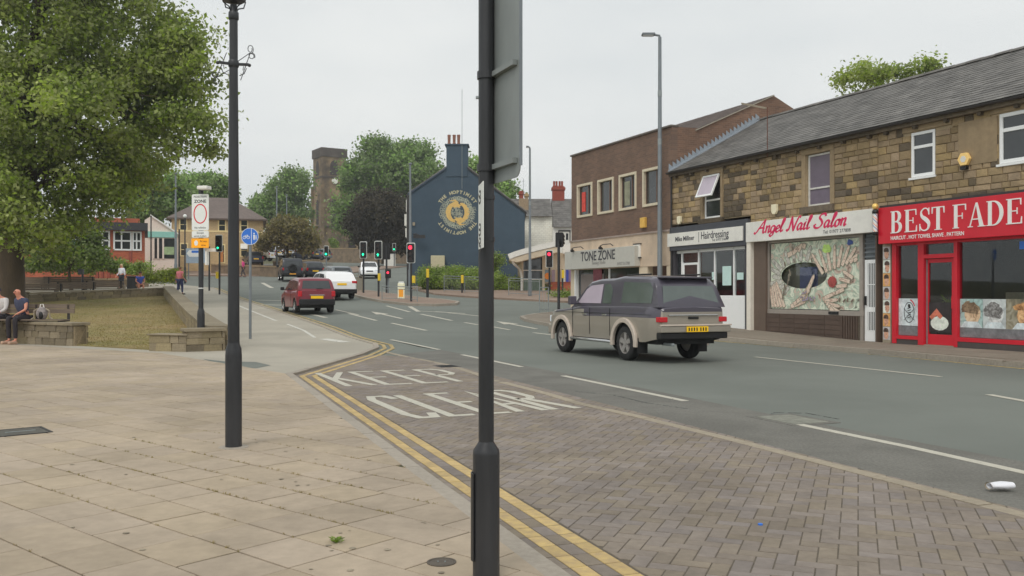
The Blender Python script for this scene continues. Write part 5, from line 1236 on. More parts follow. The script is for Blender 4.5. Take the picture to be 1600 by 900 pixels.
for sgn in (1, -1):
    Q = lambda x, y: (mcx+sgn*x*mr, mcz+sgn*y*mr)
    a0 = [Q(.42*math.cos(R(t_)), .42*math.sin(R(t_))) for t_ in range(255, 95, -12)]; n = len(a0)
    b.ribbon(a0, [mr*(.03+.2*math.sin(math.pi*(i+.6)/(n+.4))**.8) for i in range(n)], 0, .004, fr)
    b.prism([Q(-.22,.3), Q(-.12,.44), Q(.02,.42), Q(.1,.34), Q(.2,.32), Q(.08,.26), Q(.12,.2), Q(-.04,.24), Q(-.16,.2)], 0, .0045, fr)
    b.prism([Q(-.3,.4), Q(-.12,.5), Q(-.4,.52), Q(-.1,.58), Q(.06,.44), Q(-.1,.38)], 0, .005, fr)
b.build('mural_birds', M['gold'], P_)
# front bay and bracket on the left corner, boards and box
b = MB(); 
for (y0, y1, w) in ((312, 330, .3), (334, 352, .42), (356, 370, .35)): b.box(-w, -.005, .3, 1.6, Z(y1), Z(y0))
b.box(-.25, -.01, .2, 1.8, Z(372), Z(310)); b.build('bay_window', M['offwhite'], P_)
b = MB(); b.box(-.2, -.01, -.1, .1, Z(447), Z(305)); b.build('corner_pipe', M['gutter'], P_)
b = MB(); b.tube([(.3,-.05,Z(366)),(.5,-.5,Z(366)),(.9,-.6,Z(370))], .05, 6); b.box(.35,1.2,-.75,-.55,Z(373),Z(368)); b.build('flood_lamp', M['gutter'], P_)
MB().box(X(645), X(648.5), -.14, -.0, Z(352.5), Z(347.5)).build('wall_lamp', M['sett'], P_)
o = tag(MB().box(-.0, 1.0, -.5, -.06, 0, 1.9).build('cabinet', mat('cabinet_beige', C(176,168,140,V), .7, .06), bevel=.03), 'beige service cabinet against the blue pub wall above the hedge', 'cabinet'); p_ = at(674, 440, 66); o.location = (p_[0], 66, G(66)+.4)
# ---- white cottages and slate roofs behind the canopy shop
Q_, X, Z = far('white_cottages', 'white painted brick cottages with slate roofs and red chimneys behind the curved canopy', 790, 440, 76)
MB().box(X(775), X(863), 0, 7, -.5, Z(338)).build('wall', M['white_brick'], Q_); MB().box(X(863)+.01, X(896), -.3, 7, -.5, Z(355)).build('wall', mat('white_render', C(206,204,196,V), .8, .04), Q_)
b = MB(); b.prism([(-.2,Z(338)),(3.5,Z(304)),(7.2,Z(338))], X(775), X(862), lambda x, y, h: (h, x, y)); ro = b.build('roof', M['slate'], Q_); slates(ro, X(780), X(863), -.3, Z(338)-.02, 3.5, Z(304), rows=14)
b = MB(); b.prism([(-.5,Z(354)),(3.4,Z(305)),(7.2,Z(354))], X(864), X(910), lambda x, y, h: (h, x, y)); ro = b.build('roof', M['slate'], Q_); slates(ro, X(864), X(910), -.6, Z(355)-.02, 3.5, Z(304), rows=14)
def stack(px0, px1, pyt, pots, y=3.2, m='chim_red', pyb=306):
    b = MB(); b.box(X(px0), X(px1), y, y+1.0, Z(pyb)-.3, Z(pyt)); b.box(X(px0)-.08, X(px1)+.08, y-.08, y+1.08, Z(pyt)-.3, Z(pyt)-.1); c_ = b.build('chimney', M[m], Q_)
    for p in pots: MB().lathe([(.1,0),(.12,.1),(.09,.15),(.1,.5)], (X(p), y+.5, Z(pyt)), 10).build('chimney_pot', M['chim_red' if p > 860 else 'pot'], c_)
stack(866, 885.5, 284, (869,873,878,882)); stack(812, 818.5, 291.5, ()); stack(821.5, 826, 295, (), m='stone')
b = MB(); b.box(X(811), X(826), 1.0, 3.2, Z(338), Z(308)); b.build('party_wall', M['stone'], Q_)
b = MB(); b.cyl((X(818.5),3,Z(300)),(X(818.5),3,Z(272)),.02,n=5); b.bar((X(816),3,Z(277)),(X(821),3,Z(276)),.02); b.build('aerial_mast', M['galv'], Q_)
for x0, x1 in ((876,880.5),(884,887.5)): MB().box(X(x0), X(x1), -.33, -.28, Z(375), Z(365)).build('window', M['dark_glass'], Q_)
b = MB(); b.box(X(872), X(891), -.36, -.3, Z(362), Z(360)); b.box(X(889.5), X(891), -.36, -.3, Z(379), Z(362)); b.box(X(872), X(873.5), -.36, -.3, Z(379), Z(362)); b.build('painted_frame', M['gutter'], Q_)
# ---- canopy shop
Cn, X, Z = far('canopy_shop', 'low shop with a curved white canopy and posters, left of the grey tanning sign', 845, 461, 58)
b = MB(); b.box(X(862), X(900), 1.0, 5, 0, Z(440)-.0); b.build('brick_wall', M['brick_red'], Cn)
b = MB(); b.box(X(810), X(900), 5, 5.2, 0, Z(392)); b.box(X(848), X(852), .9, 1.1, 0, Z(396)); b.box(X(815), X(818), .9, 1.1, 0, Z(400)); b.box(X(852), X(893), 1.0, 1.15, Z(440), Z(394)); b.build('wall', M['cream'], Cn)
b = MB(); pts = [];
for i in range(9):
    u = i/8; b_x0 = X(795)+(X(872)-X(795))*u; pts.append((b_x0, Z(402-21*u**.8)))
b.ribbon(pts, .34, -1.4, 1.0, lambda x, y, h: (x, -h, y)); b.build('canopy', M['offwhite'], Cn, smooth=40)
b = MB(); b.prism([(p[0], p[1]-.2) for p in pts]+[(pts[-1][0], pts[-1][1]-.55), (pts[0][0]+.5, pts[0][1]-.35)], -.95, 4.9, lambda x, y, h: (x, h, y)); b.build('canopy_soffit', M['cream'], Cn)
MB().tube([(X(799),-.9,Z(405)),(X(803),-.7,Z(413)),(X(813),.8,Z(421)),(X(815.5),.85,Z(432)),(X(815.5),.85,0)], .08, 8).build('downpipe', M['offwhite'], Cn)
MB().box(X(818), X(848), 1.0, 1.03, Z(436), Z(396)).build('window', M['dark_glass'], Cn)
b = MB(); b.box(X(818), X(848), .95, 1.0, Z(422.5), Z(421)); b.box(X(818), X(848), .95, 1.0, Z(437), Z(435)); b.build('window_bar', M['offwhite'], Cn)
MB().box(X(818), X(848), .96, .99, 0, Z(437)).build('green_panel', mat('panel_green', C(96,112,100,V), .7, .15), Cn)
for x0, x1, c_, n_ in ((852.5,861,(120,140,150),'poster_blue'),(863,868,(150,130,140),'poster_pink'),(871,877,(200,170,130),'poster_sand'),(878.5,884,(214,212,206),'poster_white'),(885.5,890,(60,70,150),'poster_navy'),(891,896,(120,90,130),'poster_plum')):
    MB().box(X(x0), X(x1), .93, .985, Z(440), Z(421)).build('poster', mat(n_, C(*c_, V), .6, .15, 2), Cn)
MB().prism(arc(X(856.5), Z(431), .2, .22, 0, 340, 12), 0, .02, lambda x, y, h: (x, .92-h, y)).build('poster_disc', mat('disc_orange', C(220,130,50,V), .5, .1), Cn)
MB().box(X(880), X(893), .5, .9, Z(396)+.02, Z(384)+.1).build('shop_sign', M['offwhite'], Cn)
# ---- yellow brick house with hipped roof
Y_, X, Z = far('yellow_brick_house', 'two storey ochre brick house with cream bands and a brown hipped roof', 411, 418, 100, zb=3.9, rot=R(15))
hx0, hx1 = X(268), X(411); ze = Z(343)
MB().box(hx0, hx1, 0, 11, -.5, ze).build('wall', M['ochre_brick'], Y_)
b = MB(); rx0, rx1 = X(320), X(356); zr = Z(303); o_ = .45
vs = [(hx0-o_,-o_,ze),(hx1+o_,-o_,ze),(hx1+o_,11.4,ze),(hx0-o_,11.4,ze),(rx0,5.5,zr),(rx1,5.5,zr)]
b.add(vs, [(0,1,5,4),(1,2,5),(2,3,4,5),(3,0,4),(3,2,1,0)]); ro = b.build('roof', M['tile'], Y_)
MB().box(hx0-o_-.04, hx1+o_+.04, -o_-.1, 11.5, ze-.16, ze-.02).build('eaves_board', mat('eaves_brown', C(86,74,66,V), .7, .1), Y_)
crm = mat('cream_paint', C(206,188,140,V), .7, .06)
MB().box(hx0-.03, hx1+.03, -.04, .0, Z(364), Z(361.5)).build('string_course', crm, Y_)
def owin(x0, x1, y0, y1, fr=.14, nm='window'):
    o = MB().box(X(x0)-fr, X(x1)+fr, -.05, .0, Z(y1)-fr, Z(y0)+fr).build(nm, crm, Y_); MB().box(X(x0), X(x1), -.07, -.04, Z(y1), Z(y0)).build('pane', M['dark_glass'], o)
    b = MB(); b.box(X(x0), X(x1), -.09, -.07, (Z(y0)+Z(y1))/2-.03, (Z(y0)+Z(y1))/2+.03); b.build('glazing_bar', crm, o)
for a in (282, 303, 342.5, 377): owin(a, a+9, 345.5, 361)
for a in (283, 303, 377): owin(a, a+9, 383, 400)
owin(343, 350, 384, 410, nm='door'); MB().box(X(344), X(349), -.1, -.06, Z(410), Z(392)).build('door_leaf', mat('door_orange', C(170,110,60,V), .6, .1), Y_)
MB().prism([(-.9,Z(389)),(-.08,Z(381)),(-.08,Z(383)),(-.9,Z(390))], X(376), X(387), lambda x, y, h: (h, x, y)).build('awning', M['offwhite'], Y_)
# ---- pale gable shop with teal fascia
Sg, X, Z = far('gable_shop', 'pale rendered shop with a lopsided gable and a pale teal fascia beside the yellow house', 276, 420, 88, zb=3.2, rot=R(19))
MB().prism([(X(226),-.5),(X(276),-.5),(X(276),Z(363)),(X(237),Z(338)),(X(226),Z(345))], 0, 8, lambda x, y, h: (x, h, y)).build('wall', M['pinkwhite'], Sg)
MB().prism([(X(235),Z(338.5)),(X(278),Z(366)),(X(278),Z(363.5)),(X(235),Z(336))], -.2, 8.1, lambda x, y, h: (x, h, y)).build('roof', M['offwhite'], Sg)
MB().box(X(231), X(277), -.15, -.0, Z(371.5), Z(362.5)).build('fascia_sign', M['teal'], Sg)
o = MB().box(X(240), X(275), -.05, -.0, Z(404), Z(373)).build('shop_window', M['dark_glass'], Sg)
b = MB()
for p in (240, 247, 255, 275): b.box(X(p)-.08, X(p)+.08, -.1, -.04, Z(405), Z(372.5))
b.build('window_mullions', M['pinkwhite'], Sg)
MB().box(X(256), X(272), -.08, -.055, Z(398), Z(386)).build('display', mat('display_green', C(140,160,120,V), .6, .3, 2), Sg)
# ---- red brick building behind the big tree
Rb, X, Z = far('red_brick_building', 'low red brick building with a black flat fascia behind the big tree', 226, 425, 74, zb=2.7, rot=R(22))
MB().box(X(-260), X(226), 0, 10, -.6, Z(350)).build('wall', M['brick_red'], Rb)
MB().box(X(140), X(218), 2, 9, Z(350), Z(339)).build('upper_wall', M['brick_red'], Rb)
MB().box(X(-262), X(231), -.8, 10, Z(361), Z(349.5)).build('flat_roof', mat('roof_black', C(52,52,56,V), .6, .1), Rb)
for x0, x1, mm in ((177,206,(190,)),(206.5,221.5,(213.5,)),(148,172,(160,)),(95,128,(111,)),(30,75,(52,)),(-60,0,(-30,)),(-160,-110,(-135,))):
    f_ = .12; o = window(Rb, X(x0), X(x1), Z(392), Z(362), M['upvc'], M['dark_glass'], y=-.08, fw=.13, mull=[X(q_) for q_ in mm], trans=[Z(377)])
MB().box(X(80), X(120), -.15, -.0, Z(392), Z(380)).build('teal_panel', M['teal'], Rb)
# ---- church
Ct, X, Z = far('church', 'soot-stained sandstone church with a square tower above the trees', 503, 415, 210, zb=9.5)
Ct.rotation_euler = (0, 0, R(32)); a_w = 5.9; zt_, z1_, z2_ = Z(230), Z(244), Z(275)
# local frame: corner at the origin, one face along +x (to the right), the other along +y (to the left, away)
b = MB(); b.box(0, a_w, 0, a_w, -1, z1_); b.build('tower', M['church'], Ct)
b = MB(); b.box(-.25, a_w+.25, -.25, a_w+.25, z1_, zt_); b.build('parapet', M['church_dark'], Ct)
b = MB(); b.box(-.12, a_w+.12, -.12, a_w+.12, z2_-.3, z2_+.1); b.box(-.3, a_w+.3, -.3, a_w+.3, Z(352)-.4, Z(352)); b.build('string_course', M['church_dark'], Ct)
b = MB()
for cx, cy in ((0,0),(a_w,0),(0,a_w)): b.box(cx-.45, cx+.45, cy-.45, cy+.45, -1, z2_-2.0)
b.build('buttress', M['church'], Ct)
def lancet(face, u, w, z0, z1, nm='tower_window'):
    p = [(u-w/2, z0), (u+w/2, z0), (u+w/2, z1-w*.8)]+[(u+w/2*math.cos(R(t_)), z1-w*.8+w*.8*math.sin(R(t_))) for t_ in (30, 60, 90, 120, 150)]+[(u-w/2, z1-w*.8)]
    fr = (lambda x, y, h: (x, -h, y)) if face else (lambda x, y, h: (-h, x, y))
    MB().prism(p, 0, .06, fr).build(nm, M['church_win'], Ct)
for fc in (0, 1):
    lancet(fc, a_w/2, 1.9, Z(275)+.4, Z(249)); lancet(fc, a_w/2, 1.5, Z(350), Z(310))
MB().prism(arc(a_w/2+.2, Z(281), .75, .75, 0, 345, 16), 0, .12, lambda x, y, h: (x, -h, y)).build('clock_face', M['offwhite'], Ct)
b = MB(); b.box(-9, a_w+20, 3, 13, -2, Z(372)); b.prism([(3,Z(372)),(8,Z(357)),(13,Z(372))], a_w, a_w+20, lambda x, y, h: (h, x, y)); b.build('nave', M['church'], Ct)
b = MB(); b.box(-9.2, a_w+20, 2.8, 3.05, Z(375), Z(372)); b.build('nave_string_course', M['church_dark'], Ct)
for u in (-6, -2.5, 8.5, 12, 15.5): MB().box(u-.8, u+.8, 2.7, 2.95, Z(389), Z(377)).build('nave_window', M['church_win'], Ct)
# ---- retaining wall, bank, churchyard
def farwall(px0, px1, pyt, t0, t1, th, label, m, h=None, name='stone_wall', cat='wall', cap=True):
    p0, p1 = at(px0, 0, t0), at(px1, 0, t1); t = thing(name, label, cat, (p0[0], p0[1], G(t0))); b = MB(); d = (p1[0]-p0[0], p1[1]-p0[1]); L_ = math.hypot(*d)
    t.rotation_euler = (0, 0, math.atan2(d[1], d[0])); zt = CAMH+(458-pyt)*t0/FPX-G(t0); zt1 = (CAMH+(458-pyt)*t1/FPX if h is None else G(t1)+h)-G(t0)
    if h: zt = h
    b.hexa([(0,0,-1),(L_,0,-1),(L_,th,-1),(0,th,-1),(0,0,zt),(L_,0,zt1),(L_,th,zt1),(0,th,zt)]); b.build('wall', m, t)
    if cap:
        n = max(2, int(L_/1.2))
        for i in range(min(n, 60)):
            u0, u1 = i/n, (i+1)/n; za, zb_ = zt+(zt1-zt)*u0, zt+(zt1-zt)*u1; MB().hexa([(L_*u0+.02,-.06,za),(L_*u1-.02,-.06,zb_),(L_*u1-.02,th+.06,zb_),(L_*u0+.02,th+.06,za),(L_*u0+.02,-.06,za+.14),(L_*u1-.02,-.06,zb_+.14),(L_*u1-.02,th+.06,zb_+.14),(L_*u0+.02,th+.06,za+.14)]).build('coping_stone', M['stone_dress'], t)
    return t
stw = mat('rubble_wall', C(128,112,92,V), .95, .25, 1.5, .4, 6, col2=C(92,80,68,V))
farwall(500, 690, 389, 150, 135, .6, 'tall rubble retaining wall below the churchyard beyond the junction', stw)
sheet('grass_bank', [at(470,0,152)[:2], at(650,0,152)[:2], at(690,0,196)[:2], at(430,0,196)[:2]], 1.6, mat('bank_grass', C(150,138,92,1.1), .95, .3, .3, coord='w', col2=C(108,116,66,1.1)), kind='structure')
farwall(330, 432, 413, 92, 84, .4, 'low brown stone wall along the side street in front of the ochre house', stw, h=.9)
farwall(432, 500, 405, 100, 112, .4, 'low stone wall beside the parked cars under the bronze tree', stw, h=1.0)
# ============================================================ TREES
def crown(name, parent, blobs, n, size, m, outward=.5, seed=1, clump=.9, minz=None, shell=.55, keep=None):
    """leaf-sized faces scattered in clumps through the crown"""
    g = np.random.default_rng(seed); blobs = np.array(blobs, float); vol = blobs[:, 3]*blobs[:, 4]*blobs[:, 5]; cen = []
    nc = int(max(12, n/280)); who = g.choice(len(blobs), nc, p=(vol**.8)/np.sum(vol**.8))
    d = g.normal(size=(nc, 3)); d /= np.linalg.norm(d, axis=1)[:, None]; rr = (shell+(1-shell)*g.random(nc))[:, None]
    inner = g.random(nc) < .16; rr[inner] *= .7
    cc = blobs[who, :3]+d*rr*blobs[who, 3:6]; csz = clump*(.6+.8*g.random(nc)); crnd = g.random(nc)
    ids = g.integers(0, nc, n); p = cc[ids]+g.normal(size=(n, 3))*(csz[ids]*.42)[:, None]*np.array([1, 1, .72])
    if minz is not None: p = p[p[:, 2] > minz]; ids = ids[:len(p)]
    if keep is not None: k = keep(p); p = p[k]; ids = ids[k]
    n = len(p); cmid = blobs[:, :3].mean(0)
    o = p-cc[ids[:n]]; o /= (np.linalg.norm(o, axis=1)[:, None]+1e-6); nn = g.normal(size=(n, 3)); nn /= np.linalg.norm(nn, axis=1)[:, None]
    nn = nn*.75+o*outward+np.array([0, 0, .35]); nn /= np.linalg.norm(nn, axis=1)[:, None]
    t = np.cross(nn, g.normal(size=(n, 3))); t /= np.linalg.norm(t, axis=1)[:, None]; bt = np.cross(nn, t)
    s_ = (size*(.6+.8*g.random(n)))[:, None]
    v = np.empty((n, 4, 3)); v[:, 0] = p-t*s_*.5; v[:, 1] = p+bt*s_*.33+nn*s_*.08; v[:, 2] = p+t*s_*.55; v[:, 3] = p-bt*s_*.33+nn*s_*.08
    me = bpy.data.meshes.new(name); me.vertices.add(n*4); me.vertices.foreach_set('co', v.reshape(-1).astype(np.float32))
    me.loops.add(n*4); me.loops.foreach_set('vertex_index', np.arange(n*4, dtype=np.int32)); me.polygons.add(n); me.polygons.foreach_set('loop_start', np.arange(0, n*4, 4, dtype=np.int32)); me.polygons.foreach_set('loop_total', np.full(n, 4, dtype=np.int32))
    a = me.attributes.new('rnd', 'FLOAT', 'FACE'); a.data.foreach_set('value', (crnd[ids[:n]]*.72+g.random(n)*.26).astype(np.float32)); me.materials.append(m); me.update(); me.validate()
    return link(name, me, parent), cc
def wood(name, parent, base, top, r0, targets, mat_, r1=None, seed=3, k=7):
    g = random.Random(seed); b = MB(); base, top = Vector(base), Vector(top); n = 7; pts = []
    for i in range(n+1):
        u = i/n; pts.append(base.lerp(top, u)+Vector((g.uniform(-1,1), g.uniform(-1,1), 0))*r0*.25*(0 if i == 0 else 1))
    rs = [r0*(1.25 if i == 0 else 1-.55*i/n) for i in range(n+1)]
    b.tube(pts, rs, 12); tr = b.build('trunk', mat_, parent, smooth=60); b = MB()
    for q_ in targets[:k]:
        q_ = Vector(q_); u = g.uniform(.45, 1); s0 = base.lerp(top, u); mid = s0.lerp(q_, .5)+Vector((0, 0, (q_-s0).length*.08))
        rr = r0*(.5-.22*u); q_ = s0.lerp(q_, .86); b.tube([s0, s0.lerp(mid, .5)+Vector((g.uniform(-.2,.2), g.uniform(-.2,.2), .1)), mid, mid.lerp(q_, .5), q_], [rr, rr*.8, rr*.55, rr*.35, rr*.1], 7)
        for _ in range(2):
            e_ = q_+Vector((g.uniform(-1,1), g.uniform(-1,1), g.uniform(-.3,1)))*(q_-s0).length*.16; b.tube([mid, mid.lerp(e_, .5), e_], [rr*.4, rr*.25, rr*.06], 5)
    b.build('branches', mat_, parent, smooth=60); return tr
def tree(label, px, t, base_off, blobs_px, n, size, m, trunk_r=.3, seed=1, clump=1.0, name='tree', group=None, tr_to=None, shell=.55, cat='tree', dx=0, k=7, minz=None):
    """blobs_px: (px, py, half-width px, half-height px, depth metres offset, depth radius)"""
    x, _, _ = at(px, 0, t); z0 = G(t)+base_off; T_ = thing(name, label, cat, (x, t, z0), 0, group); bl = []
    for (bx, by, rx, rz, dy, ry) in blobs_px:
        q_ = at(bx, by, t+dy); s_ = (t+dy)/FPX; bl.append((q_[0]-x, dy, q_[2]-z0, rx*s_, ry, rz*s_))
    o, cc = crown('crown', T_, bl, n, size, m, seed=seed, clump=clump, shell=shell, minz=minz)
    if trunk_r:
        mid = np.mean([b_[:3] for b_ in bl], 0); wood('trunk', T_, (0, 0, -.3), (mid[0]*.7, mid[1]*.6, mid[2]) if tr_to is None else tr_to, trunk_r, sorted([tuple(c) for c in cc[::max(1, len(cc)//24)]], key=lambda c: -c[2])[:k*2:1], M['bark'], seed=seed, k=k*2)
    return T_
# the big broad-leaved tree on the left
tree('big broad-leaved tree with a thick dark trunk filling the left of the view', 6, 44, .2,
 [(60,60,120,150,0,5),(195,60,95,105,0,4.5),(140,190,130,105,-1,5),(250,170,66,90,-1,3.5),(268,80,56,72,0,3),(60,285,105,85,-1,4.5),(180,270,70,60,0,3.5),(-60,200,120,200,0,5),(50,345,55,42,-2,3),(135,345,45,42,0,2.5),(110,-70,160,90,0,5),(312,200,28,40,-1,2),(315,105,24,32,0,2),(215,300,38,36,0,2.4),(90,385,34,26,0,2)],
 128000, .21, M['leaf'], trunk_r=.75, seed=11, clump=1.1, tr_to=(.8, 0, 10.5), k=12, shell=.5)
tree('young tree growing beyond the benches under the big tree', 112, 60, .2, [(105,380,45,35,0,2),(60,395,30,25,0,1.6),(135,402,28,22,0,1.6)], 16000, .2, M['leaf2'], .12, seed=12, clump=.8)
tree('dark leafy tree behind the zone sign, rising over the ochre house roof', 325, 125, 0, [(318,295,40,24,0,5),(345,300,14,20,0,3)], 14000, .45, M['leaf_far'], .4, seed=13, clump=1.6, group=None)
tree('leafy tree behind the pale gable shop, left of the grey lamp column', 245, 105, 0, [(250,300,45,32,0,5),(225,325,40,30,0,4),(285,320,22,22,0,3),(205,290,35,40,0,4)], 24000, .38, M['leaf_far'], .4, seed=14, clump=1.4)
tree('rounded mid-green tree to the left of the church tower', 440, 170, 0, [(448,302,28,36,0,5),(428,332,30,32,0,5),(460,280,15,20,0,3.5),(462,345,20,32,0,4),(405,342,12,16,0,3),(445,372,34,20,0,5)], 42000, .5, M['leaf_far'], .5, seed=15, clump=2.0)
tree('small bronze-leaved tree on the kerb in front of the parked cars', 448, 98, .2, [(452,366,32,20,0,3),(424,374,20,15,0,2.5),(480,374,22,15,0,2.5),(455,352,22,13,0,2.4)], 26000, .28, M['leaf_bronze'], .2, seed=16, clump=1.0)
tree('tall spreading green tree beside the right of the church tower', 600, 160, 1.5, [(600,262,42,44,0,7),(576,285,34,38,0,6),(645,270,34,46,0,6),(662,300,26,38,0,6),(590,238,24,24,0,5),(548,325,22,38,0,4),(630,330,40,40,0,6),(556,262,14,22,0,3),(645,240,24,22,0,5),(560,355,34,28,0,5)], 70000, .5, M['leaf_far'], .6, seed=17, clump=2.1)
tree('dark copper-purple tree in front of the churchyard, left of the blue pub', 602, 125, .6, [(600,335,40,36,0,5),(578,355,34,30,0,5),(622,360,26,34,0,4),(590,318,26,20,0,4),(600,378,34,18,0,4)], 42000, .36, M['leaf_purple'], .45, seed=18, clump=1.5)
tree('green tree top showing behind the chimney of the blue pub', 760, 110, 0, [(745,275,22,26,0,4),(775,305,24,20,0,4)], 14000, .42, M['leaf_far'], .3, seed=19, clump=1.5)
tree('sparse leafy tree top showing over the slate roof of the terrace', 1385, 52, 0, [(1335,126,36,15,0,2.4),(1385,118,34,17,0,2.4),(1425,108,28,14,0,2),(1310,132,14,8,0,1.2),(1370,150,60,25,0,2.4)], 4200, .2, M['leaf'], .2, seed=20, clump=.8, shell=.3)
tree('round dark green yew on the far churchyard bank', 522, 178, 1.6, [(522,380,8,9,0,1.3)], 2500, .3, M['hedge'], .12, seed=21, clump=.6, cat='bush', name='bush')
tree('dark thin tree at the far left end of the roofline behind the ochre house', 402, 190, 0, [(402,322,10,18,0,3)], 5000, .5, M['leaf_far'], .2, seed=22, clump=1.2)
# shrubs and hedge
def shrub(label, px, t, blobs, n, size, m, seed, off=.1, group=None, cat='shrub', name='shrub'): return tree(label, px, t, off, blobs, n, size, m, 0, seed, .5, name, group, shell=.3, cat=cat, minz=-.1)
hp = thing('hedge', 'overgrown green hedge mound in front of the blue pub wall, thinning towards the canopy shop', 'hedge', (at(690,0,61)[0], 61, G(61)))
bl = []
for i, (px, pt, pb) in enumerate([(678,421,452),(695,420,456),(715,422,457),(735,425,459),(755,430,460),(775,434,461),(795,438,462),(815,442,463),(835,450,464),(850,455,464)]):
    q_ = at(px, (pt+pb)/2-1.5, 61); bl.append((q_[0]-hp.location.x, random.uniform(-.2,.3), q_[2]-hp.location.z, 1.25, 1.3, (pb-pt)/2*61/FPX*1.05))
crown('foliage', hp, bl, 90000, .12, M['hedge'], seed=31, clump=.5, shell=.6, minz=-.1)
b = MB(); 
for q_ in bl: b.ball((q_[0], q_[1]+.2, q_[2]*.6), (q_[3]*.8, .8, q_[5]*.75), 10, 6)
b.build('hedge_core', mat('hedge_inside', C(60,66,40,1.0), .95, .3, 3), hp)  # solid dark green balls filling the middle of the hedge
shrub('yellow-green rounded shrub beside the person in pink', 262, 62, [(258,431,16,10,0,.7),(240,434,16,8,0,.6),(274,427,9,10,0,.4)], 9000, .11, M['leaf_yellow'], 32, .3)
shrub('low green bed of plants behind the benches, under the red brick building', 90, 64, [(40,412,32,10,0,1),(75,414,30,9,0,1),(110,416,26,9,0,1)], 12000, .15, M['leaf2'], 33, .3)
shrub('dark green low bushes along the red brick wall behind the woman in white', 190, 66, [(150,418,24,8,0,.8),(185,417,22,9,0,.8),(215,418,16,8,0,.8)], 9000, .14, M['hedge'], 34, .3)
shrub('tuft of tall green weeds beside the tanning shop pillar', 884, 51, [(878,462,9,8,0,.5),(890,463,8,7,0,.5)], 3500, .09, M['hedge'], 35, 0)
shrub('climbing green plant on the blue pub wall behind the hedge', 772, 64, [(772,408,8,16,0,.4),(778,402,6,10,0,.3)], 2500, .13, M['hedge'], 36, 0)
# ============================================================ THE LAWN AND ITS STONE WALLS
LO = PO+.02
lf = [gp(112,539,PO), gp(232,546,PO), gp(352,545,PO), gp(300,490,PO), gp(256,461,PO), gp(150,466,PO), gp(40,474,PO), gp(-120,488,PO), gp(-60,520,PO), gp(-10,533,PO)]
sheet('lawn', lf[::-1] if area2(lf) < 0 else lf, LO, M['grass'], skirt=.1)
bm_ = MB(); nb = 0; xs_ = [p[0] for p in lf]; ys_ = [p[1] for p in lf]
while nb < 26000:
    x, y = random.uniform(min(xs_), max(xs_)), random.uniform(min(ys_), max(ys_))
    if random.random() > 24/y or not inside((x, y), lf): continue
    nb += 1; h = random.uniform(.012, .04); w = random.uniform(.008, .018); a = random.uniform(0, 3.14); lx, ly = random.uniform(-.03,.03), random.uniform(-.03,.03); z = G(y)+LO
    bm_.rv = random.random(); bm_.add([(x-w*math.cos(a), y-w*math.sin(a), z), (x+w*math.cos(a), y+w*math.sin(a), z), (x+lx, y+ly, z+h)], [(0,1,2)])
bm_.build('grass_blades', M['blade'], kind='stuff')
UST = []
for i in range(4):
    r_ = random.Random(i); b = MB(); j = lambda: r_.uniform(-.03,.03)
    b.hexa([(j(),j(),j()),(1+j(),j(),j()),(1+j(),1+j(),j()),(j(),1+j(),j()),(.02+j(),.02+j(),1+j()),(.98+j(),.02+j(),1+j()),(.98+j(),.98+j(),1+j()),(.02+j(),.98+j(),1+j())]); UST.append((b.mesh('stone', M['stone_garden']), b.mesh('stone', M['stone_garden_dark'])))
capm = M['coping']
def drywall(p0, p1, h, th, label, course=.15, ws=(.22,.5), cap=.08, capw=.9, dark=.3, step=None):
    d = (p1[0]-p0[0], p1[1]-p0[1]); L_ = math.hypot(*d); an = math.atan2(d[1], d[0]); t = thing('stone_wall', label, 'wall', (p0[0], p0[1], G(p0[1])+PO), an)
    zf = lambda x: G(p0[1]+d[1]*x/L_)-G(p0[1]); nc = max(1, round(h/course)); ch = h/nc; cnt = 0
    b = MB(); nseg = max(1, int(L_/3))
    for i in range(nseg):
        xa, xb = L_*i/nseg, L_*(i+1)/nseg; za, zb = zf(xa), zf(xb); b.hexa([(xa,.05,za-.2),(xb,.05,zb-.2),(xb,th-.05,zb-.2),(xa,th-.05,za-.2),(xa,.05,za+h-.02),(xb,.05,zb+h-.02),(xb,th-.05,zb+h-.02),(xa,th-.05,za+h-.02)])
    b.build('mortar', M['mortar'], t); b2 = MB()
    for c_ in range(nc):
        x = -random.uniform(0, .1)
        while x < L_-.05:
            w = min(random.uniform(*ws), L_-x); g = .012
            for y0, y1 in ((0, .09), (th-.09, th)):
                cnt += 1
                if cnt < 290 and y0 == 0 or (y0 and L_ < 6 and cnt < 290): link('stone', UST[cnt % 4][random.random() < dark], t, loc=(max(x, 0)+g/2, y0+random.uniform(-.008,.008), zf(x)+c_*ch+g/2-(.06 if c_ == 0 else 0)), scale=(w-g, y1-y0, ch-g+(.06 if c_ == 0 else 0)))
                else: b2.rv = random.random(); z_ = zf(x)+c_*ch+g/2; b2.box(max(x,0)+g/2, x+w-g/2, y0, y1, z_, z_+ch-g)
            x += w
    if b2.v: b2.build('stones', M['stone_garden'], t, kind='stuff')
    for xe in (0, L_-.01):
        b3 = MB(); b3.box(xe, xe+.01, .06, th-.06, zf(xe)-.1, zf(xe)+h-.02); b3.build('end_stone', M['stone_garden'], t)
    n = max(1, int(L_/capw)); 
    for i in range(n):
        xa, xb = L_*i/n+.006-(.04 if i == 0 else 0), L_*(i+1)/n-.006+(.04 if i == n-1 else 0); za, zb = zf(xa)+h, zf(xb)+h; b3 = MB(); b3.hexa([(xa,-.04,za),(xb,-.04,zb),(xb,th+.04,zb),(xa,th+.04,za),(xa,-.04,za+cap),(xb,-.04,zb+cap),(xb,th+.04,zb+cap),(xa,th+.04,za+cap)]); b3.build('coping_stone', capm, t, bevel=.012)
    return t
A0 = gp(113, 540, PO); A1 = gp(-70, 531, PO)
